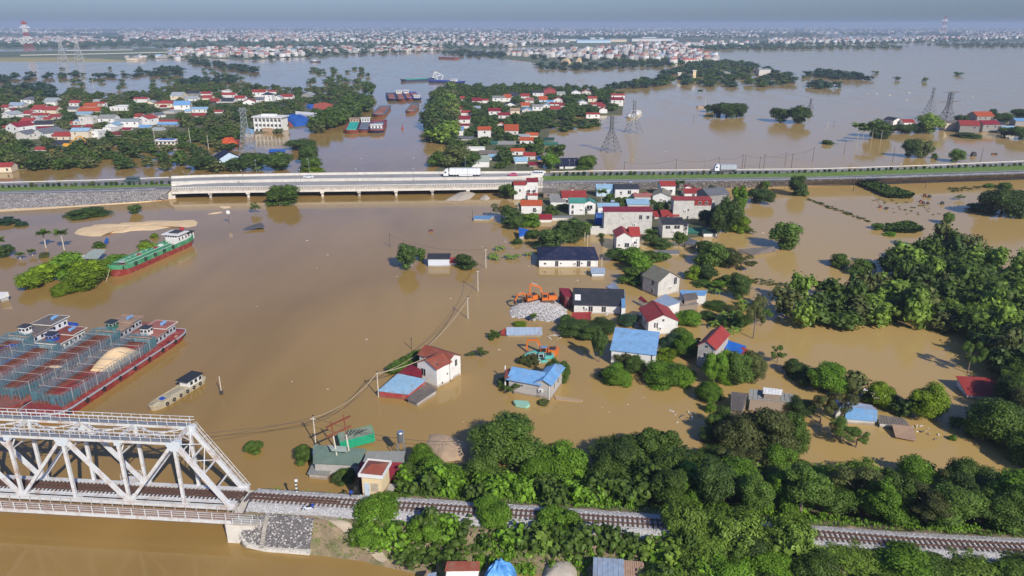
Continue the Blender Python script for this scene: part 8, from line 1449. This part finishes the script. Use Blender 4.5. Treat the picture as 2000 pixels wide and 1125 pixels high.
def simple_crowns(name, items, lod_n, leaf, col, label, kind='round', nproto=5):
 pro = []
 for s in range(nproto):
  C, N, c, r, core = crown_data(kind, lod_n, 100 + s, leaf); me = leaf_mesh('tmp', C, N, leaf, LEAF[col], 1.4, np.random.default_rng(s), core); n = len(me.vertices); V = np.empty(n * 3, np.float32); me.vertices.foreach_get('co', V); Fi = np.empty(len(me.loops), np.int32); me.loops.foreach_get('vertex_index', Fi); pro.append((V.reshape(-1, 3), Fi.reshape(-1, 3))); bpy.data.meshes.remove(me)
 VV = []; FF = []; o = 0
 for (x, y, w, h) in items:
  V, Fi = pro[FR.randrange(nproto)]; a = FR.uniform(0, 6.28); ca, sa = math.cos(a), math.sin(a); W = w * 1.05
  VV.append(np.stack([x + (V[:, 0] * ca - V[:, 1] * sa) * W, y + (V[:, 0] * sa + V[:, 1] * ca) * W, V[:, 2] * h - .1], 1)); FF.append(Fi + o); o += len(V)
 if not VV: return
 ob = inst(name, np_mesh(name, np.concatenate(VV), np.concatenate(FF), LEAF[col])); tag(ob, label, 'trees', None, 'stuff')
rr = defaultdict(list)
for t in rest:
 p = G(t['u'], t['v'], t['z'] or 0); m = MPP(t['u'], t['v'], t['z'] or 0); W = t['w'] * m; cy = p.y + W * .3; rr[t['col']].append((p.x, cy, W, max(2, hat(cy, t['vt'], 0))))
for c, it in rr.items(): simple_crowns('village_trees', it, 340, .105, c, '%s crowns of smaller trees filling the flooded villages' % dict(dark='dark', mid='green', olive='olive', bamboo='yellow-green', bright='bright', blue='bluish', lime='lime')[c])
h_ = len(LF) // 2
simple_crowns('far_trees', LF[:h_], 90, .20, 'blue', 'bluish green distant trees on the far banks and islands', nproto=4)
simple_crowns('far_trees', LF[h_:], 90, .20, 'dark', 'dark distant trees on the far banks and islands', nproto=4)
# ================================================================== PALMS, BANANAS, FIELD PATCHES
frond_m = LEAF['mid']
def frond_mesh(L=1.0, droop=.5, n=13, wdt=.34):
 mb = MB(); P_ = []
 for i in range(n + 1): t = i / n; P_.append(Vector((L * (t - .12 * t * t), 0, L * (.42 * t - (droop + .25) * t * t))))
 for p, q in zip(P_, P_[1:]): mb.bar(p, q, .015 * L)
 for i in range(1, n + 1):
  t = i / n; ln = wdt * L * math.sin(PI * min(1, t * .9 + .12)) ** .6
  for s in (-1, 1): p = P_[i]; q = p + Vector((ln * .5, s * ln, -ln * .45)); w_ = .06 * L; mb.add([p + Vector((-w_, 0, 0)), p + Vector((w_, 0, 0)), q + Vector((w_ * .4, 0, 0)), q - Vector((w_ * .3, 0, 0))], [(0, 1, 2, 3)])
 return mb.mesh('frond', frond_m)
FROND = frond_mesh()
def palm(u, v, vt, label, crown_m=2.6, group=None, tall=True):
 p = G(u, v); h = max(.6, hat(p.y, vt) - crown_m * .28); r = thing('palm_tree', p, random.uniform(0, 6), label, 'palm tree', group)
 MB().cyl((0, 0, -1), (0.1, 0, h), .26 if u < 300 else .15, 8, .17 if u < 300 else .1).obj('trunk', mat('palm_trunk', (.46, .42, .36), .9, .15), r)
 for k in range(18): a = k * 2.4; inst('frond', FROND, r, (.1, 0, h), (0, -.75 + .85 * ((k % 6) / 6), a), (crown_m * random.uniform(.85, 1.1),) * 3)
palm(90, 484, 452, 'left one of two royal palms with pale trunks in the river'); palm(126, 488, 451, 'right one of two royal palms with pale trunks in the river'); palm(0, 490, 466, 'royal palm cut by the left edge')
palm(40, 506, 494, 'short drowned palm left of the other short one', 1.6); palm(64, 499, 488, 'short drowned palm right of the other short one', 1.5)
palm(1672, 288, 242, 'leftmost tall palm before the right hamlet', 5.0); palm(1684, 280, 250, 'second tall palm before the right hamlet', 4.5); palm(1702, 276, 240, 'third tall palm before the right hamlet', 4.8); palm(1720, 276, 248, 'fourth tall palm before the right hamlet', 4.5); palm(1367, 184, 176, 'small palm crown sticking out of the far flood', 3.6); palm(1042, 628, 615, 'tiny palm in front of the pale stone pile', 1.3); palm(1174, 398, 372, 'palm between the pale blue and the black roofed house', 2.6); palm(1328, 374, 354, 'palm right of the red roof near the highway', 2.4); palm(1390, 366, 352, 'palm before the highway slope right of the red roofs', 2.2); palm(1270, 480, 450, 'bushy palm right of the cross gabled house', 2.4)
def banana(u, v, w, h, label, group=None, n=9):
 r = thing('banana_plant', G(u, v), random.uniform(0, 6), label, 'banana plant', group); lm = LEAF['bamboo']
 for k in range(n):
  a = k * 2.4; mb = MB(); L = w * random.uniform(.8, 1.1); up = random.uniform(.3, 1.0); Q = []
  for i in range(6): t = i / 5; x = L * t; z = h * .5 + L * (up * t - .85 * t * t); wd = .20 * L * math.sin(PI * min(.97, .12 + t * .85)); Q.append((Vector((x, -wd, z - .05)), Vector((x, 0, z)), Vector((x, wd, z - .05))))
  for p, q in zip(Q, Q[1:]): mb.add([p[0], q[0], q[1], p[1]], [(0, 1, 2, 3)]); mb.add([p[1], q[1], q[2], p[2]], [(0, 1, 2, 3)])
  inst('leaf', mb.mesh('leaf', lm), r, None, (0, 0, a))
 MB().cyl((0, 0, -.5), (0, 0, h * .55), .12, 6).obj('stem', lm, r)
for i, (u, v) in enumerate(((972, 489), (980, 487), (960, 505), (968, 508), (990, 504), (998, 507), (1009, 504), (1032, 500), (965, 500))): banana(u, v, 1.7, 1.6, 'drowned banana plant in the clump right of the shed pole', 'banana plants in open water')
for (u, v) in ((1338, 604), (1346, 600), (1392, 574), (1402, 630), (1412, 622), (1426, 628), (1396, 640), (1436, 620), (1450, 598), (1454, 608), (1404, 576), (1300, 700), (1308, 692), (1420, 658), (1432, 652), (1440, 640), (1290, 706)): banana(u, v, 1.9, 2.6, 'banana plant in the flooded garden right of the village', 'banana plants of the flooded garden')
def patch(name, pts, n, h, col, label, w=1.0):
 P_ = [(G(u, v).x, G(u, v).y) for u, v in pts]; xs_ = [p[0] for p in P_]; ys_ = [p[1] for p in P_]; it = []
 while len(it) < n:
  x, y = FR.uniform(min(xs_), max(xs_)), FR.uniform(min(ys_), max(ys_))
  if inside((x, y), P_): it.append((x, y, w * FR.uniform(.8, 1.3), h * FR.uniform(.7, 1.2)))
 V = []; Fq = []
 for (x, y, w_, hh) in it:
  for k in range(7): a = FR.uniform(0, 6.28); dx, dy = math.cos(a) * w_, math.sin(a) * w_; px_, py_ = -dy * .25, dx * .25; o = len(V); V += [(x, y, 0), (x + dx * .5 + px_, y + dy * .5 + py_, hh), (x + dx, y + dy, hh * .55), (x + dx * .5 - px_, y + dy * .5 - py_, hh * .9)]; Fq.append((o, o + 1, o + 2, o + 3))
 ob = inst(name, np_mesh(name, V, Fq, LEAF[col])); tag(ob, label, 'plants', None, 'stuff')
patch('crop_patch', [(1676, 362), (1700, 358), (1784, 384), (1778, 389), (1735, 388)], 700, 1.8, 'mid', 'upper drowned crop field below the right highway'); patch('crop_patch', [(1730, 444), (1775, 438), (1802, 452), (1790, 456), (1738, 456)], 420, 1.6, 'mid', 'lower drowned crop field below the right highway')
patch('weed_strip', [(1575, 390), (1580, 388), (1650, 412), (1700, 432), (1696, 434), (1620, 408)], 90, .35, 'olive', 'diagonal strip of weeds in the flood below the right highway', .8); patch('weed_strip', [(1850, 368), (1910, 365), (1915, 370), (1860, 376)], 60, .6, 'olive', 'scattered weed tops below the right highway', .7)
patch('weed_strip', [(1690, 388), (1800, 392), (1850, 420), (1760, 424)], 40, .35, 'olive', 'scattered debris and weeds around the field patches', .7); patch('weed_strip', [(1380, 546), (1500, 545), (1530, 556), (1520, 560), (1440, 552)], 90, .5, 'olive', 'thin line of floating weeds right of the garden', .6)
patch('grass_bank', [(620, 1010), (745, 1100), (735, 1104), (615, 1078)], 10, .3, 'olive', 'dry weeds on the river bank below the path', .3)
def slope_grass(n):
 V = []; Fq = []
 for _ in range(n):
  x = FR.uniform(-36, 85); d = FR.choice((FR.uniform(-9, -3.2), FR.uniform(2.8, 9)));
  if x < -28 and -12 < d < 0 or x < -24 and d > 3.6: continue
  y = cl_y(x) + d; z = terr(x, y)
  if z < .2: continue
  for k in range(3): a = FR.uniform(0, 6.28); s = FR.uniform(.12, .35); dx, dy = math.cos(a) * s, math.sin(a) * s; o = len(V); V += [(x - dy * .3, y + dx * .3, z), (x + dy * .3, y - dx * .3, z), (x + dx + dy * .1, y + dy, z + s), (x + dx, y + dy, z + s * .9)]; Fq.append((o, o + 1, o + 2, o + 3))
 ob = inst('bank_grass', np_mesh('bank_grass', V, Fq, LEAF['bright'])); tag(ob, 'short weeds growing on the railway embankment slopes', 'grass', None, 'stuff')
slope_grass(9000)
it = []
for k in range(260):
 x = FR.uniform(-16, 86); d = FR.uniform(4.4, 7.5) if FR.random() < .62 else FR.uniform(-10, -5.5)
 if d < 0 and x < -6 or d > 0 and x < -12: continue
 y = cl_y(x) + d; it.append((x, y, FR.uniform(1.8, 3.4), FR.uniform(.9, 2.0) + max(0, terr(x, y))))
simple_crowns('trackside_bushes', it, 650, .095, 'bright', 'low green bushes and vines lining both sides of the railway', 'mound', 4)
# ================================================================== FAR TOWNS
def towns():
 wm3 = [mat('far_wall_white', (.50, .48, .45), .9, island=.4), mat('far_wall_cream', (.36, .31, .26), .9, island=.3), mat('far_roof_red', (.36, .13, .10), .9, island=.35), mat('far_roof_grey', (.30, .33, .36), .9, island=.3), mat('far_roof_blue', (.22, .36, .50), .9)]
 V = []; Fq = []; MI = []
 def hse(x, y, w, d, h, a, rf, g=True):
  ca, sa = math.cos(a), math.sin(a); o = len(V)
  for z in (0, h):
   for i, j in ((-1, -1), (1, -1), (1, 1), (-1, 1)): V.append((x + (i * w * ca - j * d * sa) / 2, y + (i * w * sa + j * d * ca) / 2, z))
  rz = h + (w * .22 if g else .2)
  for i in (-.5, .5): V.append((x + i * w * ca, y + i * w * sa, rz))
  wl = 0 if FR.random() < .75 else 1
  for f in ((0, 1, 5, 4), (1, 2, 6, 5), (2, 3, 7, 6), (3, 0, 4, 7)): Fq.append([o + k for k in f]); MI.append(wl)
  Fq.append([o + 4, o + 5, o + 9, o + 8]); MI.append(rf); Fq.append([o + 6, o + 7, o + 8, o + 9]); MI.append(rf)
  Fq.append([o + 5, o + 6, o + 9, o + 9]); MI.append(wl); Fq.append([o + 7, o + 4, o + 8, o + 8]); MI.append(wl)
 def area(poly, n, wr=(9, 16), hr=(5, 11)):
  us = [p[0] for p in poly]; vs = [p[1] for p in poly]; k = 0
  while k < n:
   u, v = FR.uniform(min(us), max(us)), FR.uniform(min(vs), max(vs))
   if not inside((u, v), poly): continue
   p = G(u, v); hse(p.x, p.y, FR.uniform(*wr), FR.uniform(8, 14), FR.uniform(*hr), FR.uniform(-.5, .5), FR.choice((2, 2, 2, 3, 0, 0, 4) if FR.random() < .5 else (2, 3, 0)), FR.random() < .7); k += 1
 area([(0, 54), (2000, 52.5), (2000, 58), (0, 59)], 1700, (12, 34), (7, 18)); area([(230, 58), (2000, 57), (2000, 62), (1500, 66), (1000, 72), (230, 76)], 1250, (10, 22), (6, 13)); area([(260, 62), (640, 60), (640, 82), (240, 80)], 700, (10, 18), (6, 11)); area([(0, 60), (200, 62), (200, 66), (0, 66)], 160); area([(0, 74), (170, 72), (240, 82), (140, 88), (0, 88)], 230)
 area([(640, 68), (1010, 66), (1120, 82), (1000, 92), (860, 88), (640, 84)], 520); area([(500, 96), (700, 94), (860, 92), (870, 100), (700, 103), (520, 114), (380, 112)], 260, (9, 14), (5, 9)); area([(330, 100), (500, 96), (520, 104), (340, 112)], 120); area([(245, 112), (360, 106), (360, 116), (250, 117)], 20, (8, 14), (4, 6)); area([(985, 108), (1100, 96), (1230, 92), (1330, 94), (1400, 110), (1390, 122), (1290, 122), (1120, 116), (1040, 112)], 230, (9, 14), (6, 11)); area([(1240, 86), (1480, 82), (1480, 90), (1260, 96)], 110)
 area([(1500, 78), (1700, 76), (1860, 74), (1860, 80), (1600, 86), (1500, 86)], 300, (9, 15), (6, 12)); area([(1780, 74), (2000, 70), (2000, 76), (1860, 80)], 120); area([(1280, 66), (1480, 68), (1500, 74), (1290, 72)], 130); area([(1860, 56), (2000, 54), (2000, 72), (1880, 68)], 240); area([(1300, 126), (1400, 118), (1380, 124), (1330, 128)], 14)
 ob = inst('far_towns', np_mesh('far_towns', V, Fq, wm3, MI)); tag(ob, 'thousands of small pale houses with red roofs spread to the horizon', 'town', None, 'stuff')
 it = []
 def belt(poly, n, wr=(14, 30), hr=(8, 14)):
  us = [p[0] for p in poly]; vs = [p[1] for p in poly]; k = 0
  while k < n:
   u, v = FR.uniform(min(us), max(us)), FR.uniform(min(vs), max(vs))
   if inside((u, v), poly): p = G(u, v); it.append((p.x, p.y, FR.uniform(*wr), FR.uniform(*hr))); k += 1
 belt([(0, 52.5), (2000, 51.5), (2000, 60), (0, 60)], 1500, (50, 130), (9, 16)); belt([(0, 60), (2000, 59), (2000, 68), (1500, 72), (1000, 80), (240, 82), (0, 68)], 2000, (22, 50), (8, 13)); belt([(0, 84), (240, 82), (230, 92), (0, 96)], 160); belt([(240, 84), (1000, 80), (1120, 92), (860, 98), (500, 108), (240, 90)], 380, (12, 26)); belt([(620, 72), (700, 70), (700, 76), (620, 78)], 60); belt([(1000, 72), (1080, 74), (1090, 80), (1010, 80)], 60); belt([(1240, 66), (1500, 70), (1500, 76), (1240, 74)], 120); belt([(1280, 96), (1500, 88), (1560, 92), (1400, 98)], 90); belt([(1480, 84), (1860, 76), (1860, 86), (1500, 92)], 150, (10, 20)); belt([(1780, 66), (2000, 62), (2000, 80), (1860, 82)], 150)
 pro = []
 for s in range(4):
  mb = MB(); rg = random.Random(s)
  for k in range(5): mb.sphere((rg.uniform(-.25, .25), rg.uniform(-.25, .25), rg.uniform(.3, .62)), rg.uniform(.2, .32), 5, 3)
  V2 = np.array(mb.v, dtype=np.float32); V2 += np.random.default_rng(s).normal(size=V2.shape) * .025; F2 = np.array([f if len(f) == 4 else (f[0], f[1], f[2], f[2]) for f in mb.f]); pro.append((V2, F2))
 VV = []; FF = []; o = 0
 for (x, y, w_, hh) in it: V2, F2 = pro[FR.randrange(4)]; VV.append(V2 * np.array([w_, w_, hh], dtype=np.float32) + np.array([x, y, 0], dtype=np.float32)); FF.append(F2 + o); o += len(V2)
 FF = np.concatenate(FF); T1 = FF[:, [0, 1, 2]]; sel = FF[:, 2] != FF[:, 3]; T2 = FF[sel][:, [0, 2, 3]]
 ob = inst('far_trees', np_mesh('far_trees', np.concatenate(VV), np.concatenate([T1, T2]), LEAF['blue'])); tag(ob, 'belts of distant trees between the far towns', 'trees', None, 'stuff')
towns()
for i, (u, v, wp, hp_, m, lb) in enumerate(((998, 86, 60, 5, 'white', 'far white factory hall left of the blue ones'), (1112, 80, 36, 3, 'white', 'small far white hall above the blue hall'), (1160, 84, 66, 5, 'lblue', 'long far factory hall with pale blue front'), (1162, 77, 34, 3, 'white', 'pale roof hall standing behind the pale blue factory'), (1206, 82, 36, 5, 'cream', 'far cream factory hall in the middle'), (1262, 81, 56, 5, 'white', 'long far white hall right of the cream one'), (1268, 76, 28, 3, 'white', 'far white hall behind the long right one'), (1302, 80, 26, 4, 'white', 'last far white hall at the right of the factory row'), (186, 83, 24, 4, 'cream', 'far cream building among trees at left'), (258, 118, 22, 4, 'cream', 'long white shed at the left river bank'), (1493, 148, 22, 12, 'offwhite', 'pale block building in the far wooded island'), (1423, 145, 40, 4, 'grey', 'grey shed roof in the far wooded island'), (1180, 72, 6, 8, 'white', 'far white tower block') )):
 if i == 12: continue
 house(u, v, wp, hp_, 2, 'x', m, 'paleg' if m != 'lblue' else 'lblue', lb, D=40 if v < 100 else 14, slope=.15, name='factory_hall' if v < 100 else 'shed', cat='hall', wins=())
for u, v, lb in ((1355, 155, 'slim yellow tower in the far wooded island'), (1326, 155, 'small cream tower left of the yellow one')):
 r = thing('watch_tower', G(u, v), 0, lb, 'tower'); MB().box(-2, 2, -2, 2, 0, 11 if u > 1340 else 8).obj('wall', wallm('yellow' if u > 1340 else 'cream'), r); MB().box(-2.6, 2.6, -2.6, 2.6, 11 if u > 1340 else 8, 12 if u > 1340 else 9).obj('roof', trimm, r)
house(628 + 60, 82, 8, 6, 1, 'x', 'white', 'white', 'far domed white church building above the left town', D=20, name='church', cat='church', wins=())
heap('sand_heap', [(1092, 124), (1105, 121), (1116, 123), (1112, 126)], 9, sand_m, 'far left yellow sand heap by the distant village', 'sand', 3, spiky=.1); heap('sand_heap', [(1122, 126), (1128, 121), (1137, 122), (1136, 127)], 11, sand_m, 'far right yellow sand heap by the distant village', 'sand', 3, spiky=.1)
# ================================================================== SMALL FLOATING THINGS
fr_ = random.Random(4); cols = [trimm, dark_metal, roofm('rust'), st_l, pole_m]; V = MB();
for (u, v) in ((502, 599), (619, 523), (880, 583), (905, 824), (1176, 796), (570, 745), (716, 663), (975, 683), (1148, 684), (1190, 805), (1128, 548), (1032, 520), (776, 540), (1258, 776), (1300, 296), (1000, 240), (1250, 216), (1490, 455), (1480, 580), (1664, 364), (1694, 183), (1712, 183), (1738, 186), (1770, 195), (1775, 181), (1880, 203), (1899, 190), (600, 470), (640, 498), (942, 482), (987, 472), (1002, 484), (1100, 455), (930, 860), (640, 760), (1226, 790), (1890, 412), (1866, 402)):
 p = G(u, v); s = MPP(u, v) * fr_.uniform(1.0, 2.2); V.box(p.x - s, p.x + s, p.y - s * .6, p.y + s * .6, -.05, s * .35)
tag(V.obj('flotsam', [pole_m]), 'small scattered scraps floating on the brown water', 'flotsam', None, 'stuff')
for (u, v, n, sp, lb) in ((792, 518, 26, 2.0, 'litter caught between the dark round tree and the shed'), (1205, 626, 30, 4.0, 'driftwood in front of the grey roofed bungalow'), (1090, 652, 22, 2.6, 'driftwood below the stone pile'), (1792, 323, 24, 7, 'pale flotsam under the twin trees by the highway'), (1130, 618, 0, 1, ''), (1350, 812, 20, 3, 'white litter along the channel bank'), (1795, 840, 18, 3, 'planks and sticks beside the plywood sheet'), (1700, 790, 14, 2, 'clutter on the grey sheet roof')):
 if not n: continue
 c = G(u, v); mb = MB()
 for k in range(n): a = c + Vector((fr_.gauss(0, sp * .6), fr_.gauss(0, sp * .5), .05 if u != 1700 else 2.9)); d = Vector((fr_.uniform(-1, 1), fr_.uniform(-1, 1), fr_.uniform(0, .35))) * fr_.uniform(.3, 1.2); mb.bar(a, a + d, fr_.uniform(.06, .28), .1, mi=k % 3)
 tag(mb.obj('debris', [pole_m, bark, trimm]), lb, 'debris', None, 'stuff')
for i, (u, v, s) in enumerate(((1798, 395, 1), (1803, 398, 1), (1812, 399, 1), (1719, 406, 1), (1731, 409, 1), (1840, 399, 1.2), (1806, 384, 1.2), (1815, 386, 1.2), (1901, 305, 2.4), (1938, 302, .9), (1942, 302, .9), (1946, 302, .9))):
 r = thing('grave_stone', G(u, v), 0, 'small dark tomb top standing out of the flood below the highway' if v > 330 else ('dark arched tomb mirrored in the flood at right' if s > 2 else 'small dark tomb top in a row beyond the right highway'), 'tomb', 'drowned tombs'); MB().box(-.5 * s, .5 * s, -.4 * s, .4 * s, -.3, .7 * s).obj('block', dark_metal if i % 3 else roofm('rust'), r); MB().box(-.35 * s, .35 * s, -.3 * s, .3 * s, .7 * s, 1.0 * s).obj('top', dark_metal, r)
